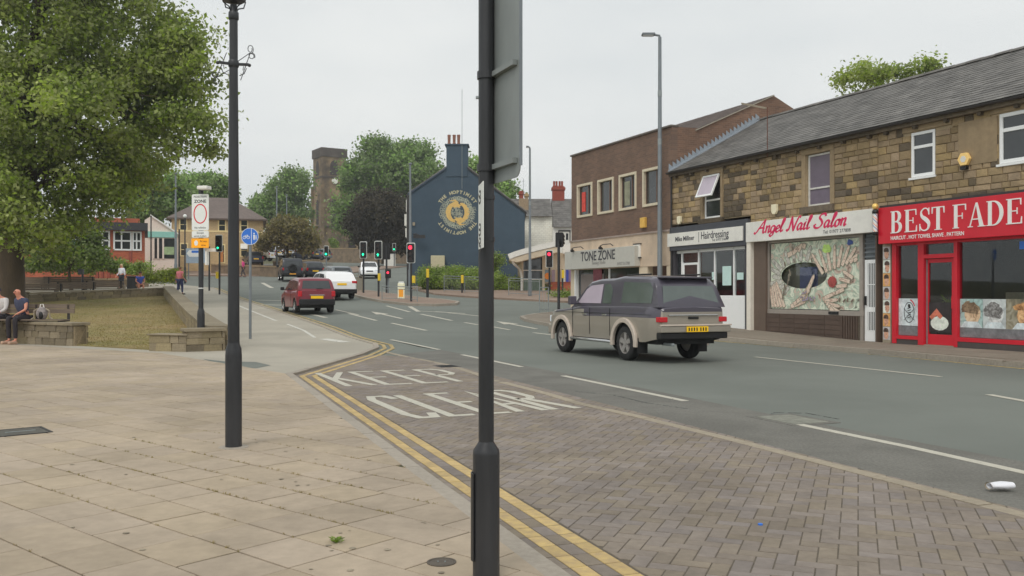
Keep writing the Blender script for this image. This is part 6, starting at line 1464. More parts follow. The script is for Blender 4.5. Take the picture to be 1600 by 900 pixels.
drywall(A1, A0, .52, .5, 'low stone wall with a slab top that the two seated men sit on', dark=.4)
B0 = gp(232.5, 547.5, PO); B1 = gp(291, 549, PO); B2 = gp(381, 547, PO)
drywall(B0, B1, .37, .45, 'lower end of the short stone wall, uncapped stones at the right corner of the lawn', cap=.03, dark=.25)
drywall(B1, (B2[0]-.45, B2[1]), .46, .45, 'short stone wall with a pale coping behind the zone sign post', dark=.2)
C1 = (B2[0]-.5, B2[1]+.5); C2 = gp(262, 462.5, PO); C2 = (C2[0]+.3, C2[1])
drywall(C1, C2, .5, .5, 'long stone wall running away along the right side of the lawn', ws=(.35,.7), dark=.3, course=.17)
D2 = gp(45, 473, PO); D3 = gp(-110, 484, PO)
drywall(D2, (C2[0]-.3, C2[1]+.4), .42, .5, 'far stone wall along the back of the lawn below the benches', ws=(.35,.8), dark=.35, course=.2)
drywall(D3, D2, .5, .5, 'far stone wall at the back left of the lawn below the big tree', ws=(.35,.8), dark=.4, course=.2)
# paved upper level and benches behind the far wall
def bench(px, py, label, w=1.6, ang=0, z=None, t=None, white=False, grp=None):
    c = gp(px, py, PO) if t is None else (at(px, 0, t)[0], t); th_ = thing('park_bench', label, 'bench', (c[0], c[1], G(c[1])+PO if z is None else z), ang, grp)
    for i in range(3): MB().box(-w/2, w/2, -.2+i*.14, -.08+i*.14, .42, .46).build('seat_slat', M['sett' if white else 'wood'], th_)
    for i in range(3): MB().box(-w/2, w/2, .22+i*.03, .25+i*.03, .52+i*.13, .63+i*.13).build('back_slat', M['wood'], th_)
    for s_ in (-1, 1):
        b = MB(); b.box(s_*(w/2-.12)-.03, s_*(w/2-.12)+.03, -.2, -.14, 0, .42); b.box(s_*(w/2-.12)-.03, s_*(w/2-.12)+.03, .2, .26, 0, .9); b.box(s_*(w/2-.12)-.03, s_*(w/2-.12)+.03, -.2, .26, .36, .42); b.build('leg', M['black'], th_)
    return th_
bench(60, 459, 'dark wooden bench nearest the big trunk, at the back of the lawn', 2.4, R(5), t=49)
bench(116, 455, 'dark wooden bench with a pale seat, in front of the black bin by the lawn', 2.2, R(5), t=51, white=True)
bench(160, 452, 'grey wooden bench to the left of the woman in white', 2.2, R(5), t=53, white=True)
bench(40, 440, 'pale wooden bench on the upper level beside the trunk', 3.0, R(5), t=60, white=True)
bench(105, 440, 'long dark bench on the upper level behind the black post', 3.4, R(5), t=61)
farwall(35, 232, 436, 63.5, 66, .4, 'low planter wall on the upper level in front of the red brick building', stw, h=.55)
def onwall(px):
    k = (px-800)/FPX; u = (k*A1[1]-A1[0])/((A0[0]-A1[0])-k*(A0[1]-A1[1])); return (A1[0]+(A0[0]-A1[0])*u, A1[1]+(A0[1]-A1[1])*u)
# bench on the near wall
c = onwall(62); t = thing('bench_seat', 'dark wooden bench seat with a backrest fixed on the stone wall beside the men', 'bench', (c[0], c[1]+.15, G(c[1])+PO+.6), R(-3))
for i in range(3): MB().box(-1.6, .62, -.12+i*.13, 0+i*.13, .03, .065).build('seat_slat', M['wood'], t)
for i in range(2): MB().box(-1.6, .68, .36+i*.02, .39+i*.02, .22+i*.13, .34+i*.13).build('back_slat', M['wood'], t)
for x in (-1.4, -.4, .5): b = MB(); b.box(x-.03, x+.03, -.1, .38, 0, .035); b.box(x-.03, x+.03, .38, .42, 0, .46); b.build('bracket', M['gutter'], t)
# ============================================================ VEHICLES
def lerp(a, b, t): return a+(b-a)*t
def interp(prof, y): return float(np.interp(y, [p[0] for p in prof], [p[1] for p in prof]))
def wheel(par, x, y, r, w, m_r, spokes=5, side=1):
    b = MB(); n = 26; prof = [(r*.62,-w*.5),(r*.9,-w*.5),(r*.985,-w*.38),(r,-w*.2),(r,w*.2),(r*.985,w*.38),(r*.9,w*.5),(r*.62,w*.5),(r*.6,0)]; k = len(prof); vs = []
    for rr, q_ in prof:
        for j in range(n): a = 2*math.pi*j/n; vs.append((q_, rr*math.cos(a), rr*math.sin(a)))
    b.add(vs, [(i*n+j, i*n+(j+1) % n, ((i+1) % k)*n+(j+1) % n, ((i+1) % k)*n+j) for i in range(k) for j in range(n)])
    wo_ = b.build('wheel', M['rubber'], par, smooth=50, loc=(x, y, r)); b = MB(); o = side*w*.30
    vs = []
    for rr, q_ in ((r*.63, side*w*.47), (r*.6, side*w*.47), (r*.56, side*w*.2), (r*.56, -side*w*.3)):
        for j in range(n): a = 2*math.pi*j/n; vs.append((q_, rr*math.cos(a), rr*math.sin(a)))
    b.add(vs, [(i*n+j, i*n+(j+1) % n, (i+1)*n+(j+1) % n, (i+1)*n+j) for i in range(3) for j in range(n)])
    for s_ in range(spokes):
        a = 2*math.pi*s_/spokes+.3; c_, s2 = math.cos(a), math.sin(a); p_, q_ = -s2, c_
        hw0, hw1 = r*.11, r*.15
        b.hexa([(o-.02*side, p_*hw0, q_*hw0), (o-.02*side, -p_*hw0, -q_*hw0), (o-.02*side, c_*r*.6-p_*hw1, s2*r*.6-q_*hw1), (o-.02*side, c_*r*.6+p_*hw1, s2*r*.6+q_*hw1), (o+.02*side, p_*hw0, q_*hw0), (o+.02*side, -p_*hw0, -q_*hw0), (side*w*.42, c_*r*.6-p_*hw1, s2*r*.6-q_*hw1), (side*w*.42, c_*r*.6+p_*hw1, s2*r*.6+q_*hw1)])
    b.cyl((o-.03*side,0,0),(o+.035*side,0,0), r*.14, n=12); b.cyl((-side*w*.1,0,0),(-side*w*.05,0,0), r*.55, n=16); b.build('rim', m_r, wo_, smooth=40)
    return wo_
def car(name, label, loc, rotz, cat, L_, W_, belt, roof, m, m2=None, sill=.28, wr=.32, ax=(.8, -.8), glass='dark_glass', wins=None, rear_win=None, group=None, split=None, arch=.07, rimm='chrome', rearx=None, base_rear=0., ws_=None, ta=.16):
    """length along +y (front), belt: [(y, z)] top of the lower body, roof: [(y, z)] outline of the greenhouse from rear to front"""
    t = thing(name, label, cat, loc, rotz, group); h = W_/2; y0, y1 = -L_/2, L_/2
    st = sorted(set([y0+i*(y1-y0)/44 for i in range(45)]+[y0+.03, y1-.03, y0+.08, y1-.08])); R_ = []
    def hw(y):
        e = min(y-y0, y1-y); k = 1-(.16*max(0, 1-e/.35)**2.0); return h*k
    def zb(y):
        z = sill+.10*max(0, 1-min(y-y0, y1-y)/.5)
        for a in ax:
            d = abs(y-a); ra = wr+arch
            if d < ra: z = max(z, wr+math.sqrt(ra*ra-d*d))
        return z
    b = MB(); sec = []
    for y in st:
        w = hw(y); zt = interp(belt, y); z0 = zb(y); inset = .03*max(0, 1-min(y-y0, y1-y)/.06)
        zt -= inset*1.5; zs = [z0, max(z0+.01, lerp(sill, zt, .35)), max(z0+.02, lerp(sill, zt, .68)), zt-.07, zt-.015, zt+.0, zt+.02]; xs_ = [w*.965, w*.995, w, w*.985, w*.94, w*.86, 0]
        for i in range(1, 7): zs[i] = max(zs[i], zs[i-1]+.004)
        sec.append([(x, y, z) for x, z in zip(xs_, zs)])
    n = 7
    for sx_ in (1, -1):
        vs = [(p[0]*sx_, p[1], p[2]) for s_ in sec for p in s_]
        for i in range(len(sec)-1):
            for j in range(n-1):
                f = (i*n+j, (i+1)*n+j, (i+1)*n+j+1, i*n+j+1); f = f if sx_ > 0 else f[::-1]
                q_ = [vs[k] for k in f]; zc = sum(p[2] for p in q_)/4
                b.mi = 1 if (split and zc > split) else 0
                b.v += [] ; base = len(b.v); b.v += q_; b.f.append([base, base+1, base+2, base+3]); b.m.append(b.mi); b.r.append(0)
    b.mi = 0
    for k, y in ((0, 1), (-1, -1)):
        s_ = sec[k]; 
        for j in range(n-1): q_ = [(s_[j][0],s_[j][1],s_[j][2]), (s_[j+1][0],s_[j+1][1],s_[j+1][2]), (-s_[j+1][0],s_[j+1][1],s_[j+1][2]), (-s_[j][0],s_[j][1],s_[j][2])]; b.mi = 1 if (split and (s_[j][2]+s_[j+1][2])/2 > split) else 0; b.add(q_ if k == 0 else q_[::-1], [(0,1,2,3)])
    b.mi = 0
    me = b.mesh('body', [m, m2 or m], None); bmn = bmesh.new(); bmn.from_mesh(me); bmesh.ops.remove_doubles(bmn, verts=bmn.verts, dist=.0008); bmesh.ops.recalc_face_normals(bmn, faces=bmn.faces); bmn.to_mesh(me); bmn.free()
    me.polygons.foreach_set('use_smooth', [True]*len(me.polygons)); me.set_sharp_from_angle(angle=R(38)); body = link('body', me, t)
    # greenhouse
    zr = lambda y: interp(roof, y); zbt = lambda y: interp(belt, y)-.02; ry0, ry1 = roof[0][0], roof[-1][0]
    gy_ = sorted(set([p[0] for p in roof]+[ry0+(ry1-ry0)*i/26 for i in range(27)])); Hm = max(p[1] for p in roof); tw = h-ta
    def gw(y, z): zz = zbt(y); u = (z-zz)/max(.05, Hm-.05-zz); return lerp(h*.93, tw, min(max(u, 0), 1))
    gsec = []
    for y in gy_:
        z = zr(y); zz = zbt(y); zc = max(z-.06, zz+.001); w_ = gw(y, zc); gsec.append([(gw(y, zz), y, zz), (gw(y, lerp(zz, zc, .5)), y, lerp(zz, zc, .5)), (w_, y, zc), (w_-.05, y, max(z-.012, zc+.001)), (w_-.16, y, z+.004), (0, y, z+.02)])
    b = MB(); n = 6
    for sx_ in (1, -1):
        for i in range(len(gsec)-1):
            for j in range(n-1):
                q_ = [gsec[i][j], gsec[i+1][j], gsec[i+1][j+1], gsec[i][j+1]]; q_ = [(p[0]*sx_, p[1], p[2]) for p in q_]; b.add(q_ if sx_ > 0 else q_[::-1], [(0,1,2,3)])
    for k in (0, -1):
        s_ = gsec[k]; b.add([(p[0], p[1], p[2]) for p in s_]+[(-p[0], p[1], p[2]) for p in s_[::-1]], [tuple(range(2*n))])
    me = b.mesh('cabin', m2 or m); bmn = bmesh.new(); bmn.from_mesh(me); bmesh.ops.remove_doubles(bmn, verts=bmn.verts, dist=.0008); bmesh.ops.recalc_face_normals(bmn, faces=bmn.faces); bmn.to_mesh(me); bmn.free()
    me.polygons.foreach_set('use_smooth', [True]*len(me.polygons)); me.set_sharp_from_angle(angle=R(38)); cab = link('cabin', me, t)
    for poly in wins or []:
        for sx_ in (1, -1):
            mat_ = M[poly[0]] if isinstance(poly[0], str) else M[glass]; pl = poly[1:] if isinstance(poly[0], str) else poly
            k = len(pl); out = [(sx_*(gw(y, z)+.007), y, z) for y, z in pl]; inn = [(sx_*(gw(y, z)-.02), y, z) for y, z in pl]
            bb = MB(); bb.add(out+inn, [tuple(range(k)) if sx_ > 0 else tuple(range(k-1, -1, -1))]+[(i, (i+1) % k, k+(i+1) % k, k+i) for i in range(k)]); bb.build('side_window', mat_, t)
    # windscreen and rear window follow the sloping ends of the roof outline
    def slope_pane(nm, ya, yb, za, zb_, wa, wb_, sgn):
        d = Vector((0, yb-ya, zb_-za)).normalized(); nrm = Vector((0, -d.z*(-sgn), d.y*(-sgn)))
        if nrm.z < 0 and abs(nrm.z) > .02: nrm = -nrm
        if nrm.y*sgn < 0: nrm = Vector((0, -nrm.y, nrm.z))
        o_ = nrm*.012; vs = [(-wa, ya+o_.y, za+o_.z), (wa, ya+o_.y, za+o_.z), (wb_, yb+o_.y, zb_+o_.z), (-wb_, yb+o_.y, zb_+o_.z)]; vi = [(x*.98, y-nrm.y*.03, z-nrm.z*.03) for x, y, z in vs]
        bb = MB(); bb.add(vs+vi, [(0,1,2,3),(7,6,5,4),(0,1,5,4),(1,2,6,5),(2,3,7,6),(3,0,4,7)]); return bb.build(nm, M[glass], t, bevel=.01)
    if rear_win: slope_pane('rear_window', *rear_win, -1)
    if ws_: slope_pane('windscreen', *ws_, 1)
    for a in ax:
        for sx_ in (1, -1):
            wheel(t, sx_*(h-.11), a, wr, .2, M[rimm], side=sx_)
    b = MB(); b.box(-h*.8, h*.8, y0+.25, y1-.25, sill-.04, min(p[1] for p in belt)-.1); b.build('underbody', M['dark'], t)
    return t, body
def boxpart(t, name, x0, x1, y0, y1, z0, z1, m, bev=.01): return MB().box(x0, x1, y0, y1, z0, z1).build(name, m, t, bevel=bev)
HEAD = math.atan2(U[1], U[0])-math.pi/2
# --- pickup truck
M['alloy'] = mat('alloy', C(170,166,162,1.0), .4, .08, metal=.4); M['canopy_glass'] = mat('canopy_glass', C(104,114,110,1.2), .08, .2, 1.2, spec=.9)
a = gp(978, 563); f = gp(884, 549)
hd = math.atan2(f[1]-a[1], f[0]-a[0])-math.pi/2
hd = HEAD
silver = mat('pickup_silver', C(140,133,122,V*1.02), .35, .05, 1.5, metal=.25, coat=.5); plum = mat('pickup_plum', C(66,62,72,V), .3, .06, 1.5, coat=.6); flare = mat('flare_silver', C(180,168,156,V), .35, .05, metal=.15, coat=.4)
wb = 2.96; Lp = 5.05; 
fx, fy = -math.sin(hd), math.cos(hd); rx_, ry_ = math.cos(hd), math.sin(hd)
cx, cy = a[0]+rx_*.80+fx*1.22, a[1]+ry_*.80+fy*1.22
pt, body = car('pickup_truck', 'silver and dark plum pickup truck with a glazed hardtop, driving away on the road', (cx, cy, .003), hd, 'pickup truck', Lp, 1.74,
   [(-2.53,1.16),(-1.0,1.16),(.9,1.13),(1.15,1.10),(2.2,1.02),(2.45,.94),(2.53,.86)],
   [(-2.50,1.14),(-2.30,1.62),(-2.16,1.735),(-1.9,1.77),(-.9,1.80),(-.6,1.765),(-.5,1.755),(.1,1.75),(.5,1.70),(.66,1.62),(1.35,1.10)],
   silver, plum, sill=.42, wr=.37, ax=(1.68, -1.26), split=.985, arch=.10, ta=.17,
   wins=[[(-2.22,1.22),(-2.22,1.5),(-2.08,1.64),(-1.02,1.67),(-1.02,1.22)], [(-.58,1.2),(-.58,1.5),(-.44,1.63),(-.2,1.63),(-.2,1.2)], ['lilac_glass',(-.12,1.2),(-.12,1.63),(.42,1.6),(.62,1.52),(.98,1.2)]],
   rear_win=(-2.462,-2.33,1.2,1.56,.66,.6), ws_=(1.22,.72,1.18,1.56,.70,.62), rimm='alloy', glass='canopy_glass')
for s_ in (1, -1):
    for ay in (1.68, -1.26):   # wheel arch flares
        b = MB(); pts = [(ay+.485*math.cos(R(q_)), .37+.485*math.sin(R(q_))) for q_ in range(-8, 189, 14)]; 
        b.ribbon(pts, .10, 0, .07, lambda x, y, h: (s_*(.845+h), x, y)); b.build('wheel_flare', flare, pt, bevel=.012)
        if ay > 0: pass
    b = MB(); b.tube([(s_*.80, -.72, .36), (s_*.93, -.62, .38), (s_*.93, 1.08, .38), (s_*.80, 1.18, .36)], .035, 8); b.box(s_*.86-.06, s_*.86+.06, -.55, 1.0, .385, .40); b.build('side_step', M['chrome'], pt, smooth=50)
    b = MB()
    for yy in (-.64, .28, 1.12): b.box(s_*.872-.003, s_*.872+.003, yy-.006, yy+.006, .5, 1.1)
    b.box(s_*.872-.003, s_*.872+.003, -2.3, 2.2, .982, .99); b.build('door_gaps', M['black'], pt)
    for yy in (-.42, .50): boxpart(pt, 'door_handle', s_*.878-.015, s_*.878+.015, yy-.1, yy+.1, .93, .965, M['chrome'])
    b = MB(); b.box(s_*.98-.09, s_*.98+.09, .86, .98, 1.16, 1.36); b.box(s_*.86-.06, s_*.86+.06, .88, .94, 1.18, 1.22); b.build('wing_mirror', plum, pt, bevel=.03)
    boxpart(pt, 'roof_rail', s_*.60-.02, s_*.60+.02, -1.9, -.95, 1.80, 1.835, M['black'])
    o = boxpart(pt, 'tail_light', s_*.72-.09, s_*.72+.105, -2.545, -2.40, .84, .945, M['tail_red'], .015)
    boxpart(pt, 'headlight', s_*.64-.16, s_*.64+.12, 2.36, 2.50, .72, .88, M['lamp_glass'], .02)
MB().box(-.84, .84, -2.66, -2.50, .635, .762).build('rear_bumper', silver, pt, bevel=.02); MB().box(-.80, .80, -2.60, -2.4, .50, .634).build('bumper_valance', M['black'], pt, bevel=.02)
boxpart(pt, 'bumper_strip', -.85, .85, -2.675, -2.60, .765, .80, flare)
boxpart(pt, 'tailgate_trim', -.60, .60, -2.56, -2.53, .97, .995, M['chrome']); boxpart(pt, 'tailgate_handle', -.12, .12, -2.555, -2.52, .90, .95, M['black'])
boxpart(pt, 'number_plate', -.26, .26, -2.69, -2.675, .645, .755, M['plate_yellow'], .004)
b = MB()
for i in range(7): b.box(-.22+i*.062+(.03 if i > 3 else 0), -.19+i*.062+(.03 if i > 3 else 0), -2.6925, -2.690, .665, .735)
b.build('plate_marks', M['black'], pt, kind='stuff')
boxpart(pt, 'spoiler', -.6, .6, -2.36, -2.12, 1.73, 1.765, plum, .01)
b = MB(); b.box(-.80, .80, 2.44, 2.60, .42, .66); b.build('front_bumper', silver, pt, bevel=.03)
boxpart(pt, 'exhaust', -.55, -.48, -2.6, -2.2, .36, .42, M['galv'], .02)
for s_ in (1, -1): boxpart(pt, 'mud_flap', s_*.74-.12, s_*.74+.12, -1.80, -1.785, .18, .5, M['rubber'], .003)
# --- red hatchback
HB = [(-1.83,.98),(-1.6,.97),(0,.94),(.9,.98),(1.45,.86),(1.75,.72),(1.83,.62)]
HR = [(-1.79,.97),(-1.62,1.33),(-1.52,1.44),(-1.3,1.49),(-.5,1.52),(.1,1.50),(.4,1.44),(1.22,.96)]
HW_ = [[(-1.5,1.02),(-1.38,1.34),(-.55,1.41),(-.55,1.0)], [(-.47,1.0),(-.47,1.41),(.3,1.38),(.42,1.33),(.98,1.0)]]
redc = mat('car_red', C(112,26,40,V*1.1), .3, .05, 1.5, coat=.6); whitec = mat('car_white', C(222,222,222,V), .3, .03, coat=.5); navy = mat('car_navy', C(44,48,62,V), .3, .06, coat=.5); blackc = mat('car_black', C(44,46,52,V), .32, .06, coat=.4); greyc = mat('car_grey', C(100,104,108,V), .3, .05, coat=.5); silv = mat('car_silver', C(180,184,188,V), .3, .05, metal=.2, coat=.4)
def hatch(label, x, y, hd, m, group=None, name='parked_car', z=None, L_=3.66, plate='plate_yellow', sc=1.0, rearlights=True):
    t, bdy = car(name, label, (x, y, G(y)+.003 if z is None else z), hd, 'car', 3.66, 1.66, HB, HR, m, None, sill=.26, wr=.30, ax=(1.14, -1.2), wins=HW_, rear_win=(-1.755,-1.62,1.04,1.36,.60,.54), ws_=(1.14,.46,1.02,1.41,.66,.56), group=group, rimm='chrome')
    for s_ in (1, -1):
        boxpart(t, 'tail_light', s_*.70-.08, s_*.70+.08, -1.855, -1.74, .70, .94, M['tail_red'], .03)
        boxpart(t, 'headlight', s_*.58-.16, s_*.58+.14, 1.66, 1.80, .60, .74, M['lamp_glass'], .03)
        b = MB(); b.box(s_*.93-.08, s_*.93+.08, .72, .80, .98, 1.12); b.box(s_*.84-.06, s_*.84+.06, .74, .78, 1.0, 1.03); b.build('wing_mirror', M['black'], t, bevel=.02)
        for yy in (-.3, .55) if False else (-.25, .62): boxpart(t, 'door_handle', s_*.832-.012, s_*.832+.012, yy-.34, yy-.2, .84, .865, m)
        b = MB(); b.box(s_*.832-.003, s_*.832+.003, -.52, -.508, .34, .94); b.box(s_*.832-.003, s_*.832+.003, .82, .832, .34, .92); b.build('door_gap', M['black'], t)
    b = MB(); b.box(-.76, .76, -1.92, -1.78, .34, .60); b.build('rear_bumper', M['black'] if m is redc else m, t, bevel=.04)
    b = MB(); b.box(-.74, .74, 1.74, 1.88, .30, .52); b.build('front_bumper', m, t, bevel=.04); boxpart(t, 'grille', -.3, .3, 1.80, 1.86, .56, .66, M['black'], .02)
    boxpart(t, 'number_plate', -.26, .26, -1.875, -1.85, .62, .73, M[plate], .004); boxpart(t, 'number_plate', -.26, .26, 1.885, 1.895, .36, .47, M['plate_white'], .004)
    boxpart(t, 'tailgate_trim', -.32, .32, -1.868, -1.84, .755, .785, M['chrome'], .005); boxpart(t, 'rear_wiper', -.02, .26, -1.80, -1.77, 1.03, 1.05, M['black'], .003)
    return t
def place(px, py, t=None): return gp(px, py) if t is None else (at(px, 0, t)[0], t)
c = gp(492, 491); c = (c[0]+U[0]*1.2-.1, c[1]+U[1]*1.2)
hatch('small dark red hatchback driving away, nearest car on the main road', c[0], c[1], HEAD+R(2), redc, name='hatchback')
# --- white crossover in front of it
c = place(510, 466, 50)
wt, _ = car('white_car', 'white crossover with a dark rear window, just ahead of the red hatchback', (c[0], c[1]+1.2, G(c[1]+1)+.003), HEAD+R(4), 'car', 4.35, 1.82, [(-2.17,1.0),(-1.8,1.02),(1.0,.98),(1.7,.9),(2.05,.74),(2.17,.6)], [(-2.1,1.0),(-1.78,1.40),(-1.6,1.48),(-1.0,1.54),(.1,1.53),(.5,1.46),(1.35,.98)], whitec, None, sill=.3, wr=.33, ax=(1.32, -1.3),
   wins=[[(-1.6,1.1),(-1.4,1.36),(-.5,1.43),(-.5,1.04)], [(-.42,1.04),(-.42,1.43),(.35,1.40),(1.05,1.04)]], rear_win=(-2.02,-1.8,1.08,1.36,.66,.58), ws_=(1.2,.55,1.04,1.42,.7,.6))
for s_ in (1, -1): boxpart(wt, 'tail_light', s_*.72-.16, s_*.72+.14, -2.19, -2.05, .86, 1.0, M['tail_red'], .03); boxpart(wt, 'roof_rail', s_*.62-.02, s_*.62+.02, -1.3, .1, 1.54, 1.58, M['galv']); b = MB(); b.box(s_*1.0-.09, s_*1.0+.09, .8, .9, 1.0, 1.14); b.box(s_*.9-.06,s_*.9+.06,.82,.86,1.02,1.05); b.build('wing_mirror', whitec, wt, bevel=.02)
boxpart(wt, 'rear_bumper', -.84, .84, -2.25, -2.1, .3, .55, M['black'], .04); boxpart(wt, 'number_plate', -.26, .26, -2.20, -2.17, .76, .87, M['plate_yellow'], .004)
# --- black 4x4 with spare wheel
c = place(450, 440, 76)
bt_, _ = car('off_road_car', 'boxy black off-road car with a spare wheel on its back door', (c[0], c[1]+.8, G(c[1]+.8)+.003), HEAD-R(4), 'car', 3.9, 1.8, [(-1.95,1.12),(.7,1.1),(1.7,1.04),(1.95,.98)], [(-1.92,1.1),(-1.84,1.7),(-1.72,1.82),(-1,1.88),(.2,1.87),(.45,1.8),(.85,1.1)], blackc, None, sill=.42, wr=.38, ax=(1.22, -1.2), arch=.09,
   wins=[[(-1.7,1.2),(-1.65,1.68),(-.6,1.74),(-.6,1.2)], [(-.5,1.2),(-.5,1.74),(.3,1.7),(.62,1.2)]], rear_win=(-1.915,-1.85,1.2,1.64,.62,.58), ws_=(.8,.5,1.2,1.74,.7,.64), ta=.12)
sw = wheel(bt_, 0, -2.06, .36, .2, M['black'], side=-1); sw.rotation_euler = (0, 0, R(90)); sw.location.z = 1.02; sw.name = 'spare_wheel'
boxpart(bt_, 'rear_bumper', -.84, .84, -2.05, -1.92, .45, .62, M['black']); boxpart(bt_, 'number_plate', -.26, .26, -2.07, -2.05, .50, .61, mat('plate_orange', C(216,150,40,V), .5, .05), .004)
for s_ in (1, -1): boxpart(bt_, 'tail_light', s_*.76-.06, s_*.76+.06, -1.98, -1.9, .85, 1.05, M['tail_red'], .01); boxpart(bt_, 'wing_mirror', s_*1.0-.1, s_*1.0+.1, .5, .6, 1.15, 1.35, M['black'], .02)
# --- oncoming white car, grey car, black small cars
c = place(576, 434, 82); hatch('white hatchback coming towards the junction behind the traffic lights', c[0], c[1], math.pi+R(12), whitec, name='oncoming_car', z=G(c[1]-1.2)+.05)
c = place(519, 432, 66); hatch('dark grey hatchback with a pale windscreen, between the white crossover and the black car', c[0]+.2, c[1], HEAD+R(6), greyc, name='grey_car')
c = place(490, 440, 80); hatch('black hatchback just to the right of the black off-road car', at(486,0,79)[0]-1.4, 79, HEAD, blackc, name='black_car') if False else None
b0 = (at(478,0,78)[0], 78); hatch('small black hatchback overlapping the right side of the boxy off-road car', at(488-20,0,80)[0]+.9, 80, HEAD+R(5), blackc, name='black_car')
zz = lambda px, py, t: CAMH+(458-py)/FPX*t
for px, py, t, m, hd_, lab in [(402,408,104,whitec,R(80),'white parked car seen past the corner of the ochre house'),(420,404,112,silv,R(20),'silver parked car nearest the ochre house under the bronze tree'),(436,404,114,whitec,R(15),'white parked car behind the trunk of the bronze tree'),
    (452,403,114,silv,R(15),'pale silver parked car right of the bronze tree trunk'),(466,402,116,whitec,R(15),'white parked car second from the right in the row by the wall'),(478,406,112,navy,R(60),'dark navy parked car at the right of the parked row'),(495,407,118,greyc,R(70),'grey parked car end-on at the junction below the churchyard'),
    (396,415,99,navy,R(25),'dark blue parked car behind the round blue sign')]:
    x = at(px, 0, t)[0]; z = zz(px, py, t)
    hatch(lab, x, t, hd_, m, group='cars parked on the rise behind the junction', z=z)
# flat ground under the parked cars
sheet('car_park', [at(395,0,98)[:2], at(520,0,106)[:2], at(520,0,124)[:2], at(395,0,122)[:2]], .35, M['asphalt_old'], skirt=1.2)
# ============================================================ STREET FURNITURE
def pole(name, label, loc, h, r, m, base=None, cat='post', rotz=0, group=None):
    t = thing(name, label, cat, loc, rotz, group); b = MB()
    if base: b.lathe([(base[0],-.3),(base[0],base[1]),(base[0]*.97,base[1]+.02),(r*1.02,base[1]+base[0]*.9),(r,base[1]+base[0]*.95)], n=24); b.build('base_section', M[m], t, smooth=40); b = MB(); b.lathe([(r,base[1]),(r,h)], n=20); b.build('shaft', M[m], t, smooth=40)
    else: b.lathe([(r,-.3),(r,h)], n=16); b.build('shaft', M[m], t, smooth=40)
    return t
g3 = lambda p, off=0: (p[0], p[1], G(p[1])+off)
# foreground sign post seen from behind
p = (-.124, 4.34); fp_ = pole('sign_post', 'black foreground sign post carrying the grey back of a tall sign', g3(p, PO), 3.6, .037, 'black_paint', (.0645, .607), 'sign post')
# base height: top of the thick section at y=687..710
b = MB(); b.lathe([(.072,.0),(.072,.012),(.068,.014)], n=24); b.build('base_ring', M['black_paint'], fp_)
b = MB(); b.ribbon(arc(0, 0, .0715, .0715, 120, 215, 10), .006, .1, .52, lambda x, y, h: (x*1.0, y*1.0, h)); b.build('access_door', M['black_paint'], fp_, bevel=.002)
bz = PO
xe_, ye_ = (p[0], p[1]); d_ = (-U[0], -U[1])
zbot = CAMH+(458-278)*4.12/FPX-bz; b = MB(); fr = lambda x, y, h: (d_[0]*x-N[0]*h*-1, d_[1]*x-N[1]*h*-1, y)
# sign sheet: frame x runs towards the camera and right; h across it
fs_ = lambda x, y, h: (d_[0]*x+N[0]*(.0)+N[0]*h, d_[1]*x+N[1]*h, y)
x0_, x1_ = .0, .32; rr = .05
outline = [(x0_, zbot+1.5), (x1_, zbot+1.5), (x1_, zbot+rr)]+[(x1_-rr+rr*math.cos(R(a)), zbot+rr+rr*math.sin(R(a))) for a in (-15,-30,-45,-60,-75)]+[(x1_-rr, zbot), (x0_, zbot)]
b.prism(outline, .036, .040, fs_); sp = b.build('sign_plate', M['signback'], fp_)
b = MB(); b.prism([(x1_-.004, zbot+rr), (x1_+.003, zbot+rr), (x1_+.003, zbot+1.5), (x1_-.004, zbot+1.5)], .033, .047, fs_); b.build('sign_edge', M['grey_metal'], sp)
for z in (CAMH+(458-252)*4.12/FPX-bz, CAMH+(458-100)*4.12/FPX-bz):
    b = MB(); b.prism([(.0, z-.012), (x1_-.03, z-.012), (x1_-.03, z+.012), (.0, z+.012)], .012, .035, fs_); b.build('sign_rail', M['signback'], sp)
    b = MB(); b.lathe([(.044,z-.018),(.044,z+.018)], n=20); b.build('clamp', M['black_paint'], fp_)
# narrow white plate fixed edgeways on the post
zt_, zb_ = CAMH+(458-291)*4.3/FPX-bz, CAMH+(458-390)*4.3/FPX-bz
an = R(98.3); fw_ = lambda x, y, h: (math.cos(an)*x-.004-h*1.0, math.sin(an)*x-.245, y)
wp = MB().prism([(0, zb_), (.20, zb_), (.20, zt_), (0, zt_)], .0, .003, fw_).build('white_plate', M['white'], fp_)
b = MB()
for z, k in ((zt_-.045,1),(zt_-.075,1),(zt_-.2,0),(zt_-.225,0),(zt_-.265,2),(zt_-.3,0)): b.ribbon(arc(.135, z, .04, .013, 60, 380 if k else 330, 12), .010, 0, .0008, lambda x, y, h: fw_(x, y, .0032+h))
b.build('plate_marks', M['black'], wp)
for z in (zt_-.05, zb_+.05): MB().lathe([(.0415,z-.01),(.0415,z+.01)], n=20).build('plate_clip', M['black_paint'], fp_)
MB().cyl((-.05,-.0,2.32),(-.03,0,2.32),.008,n=6).build('bolt', M['galv'], fp_)
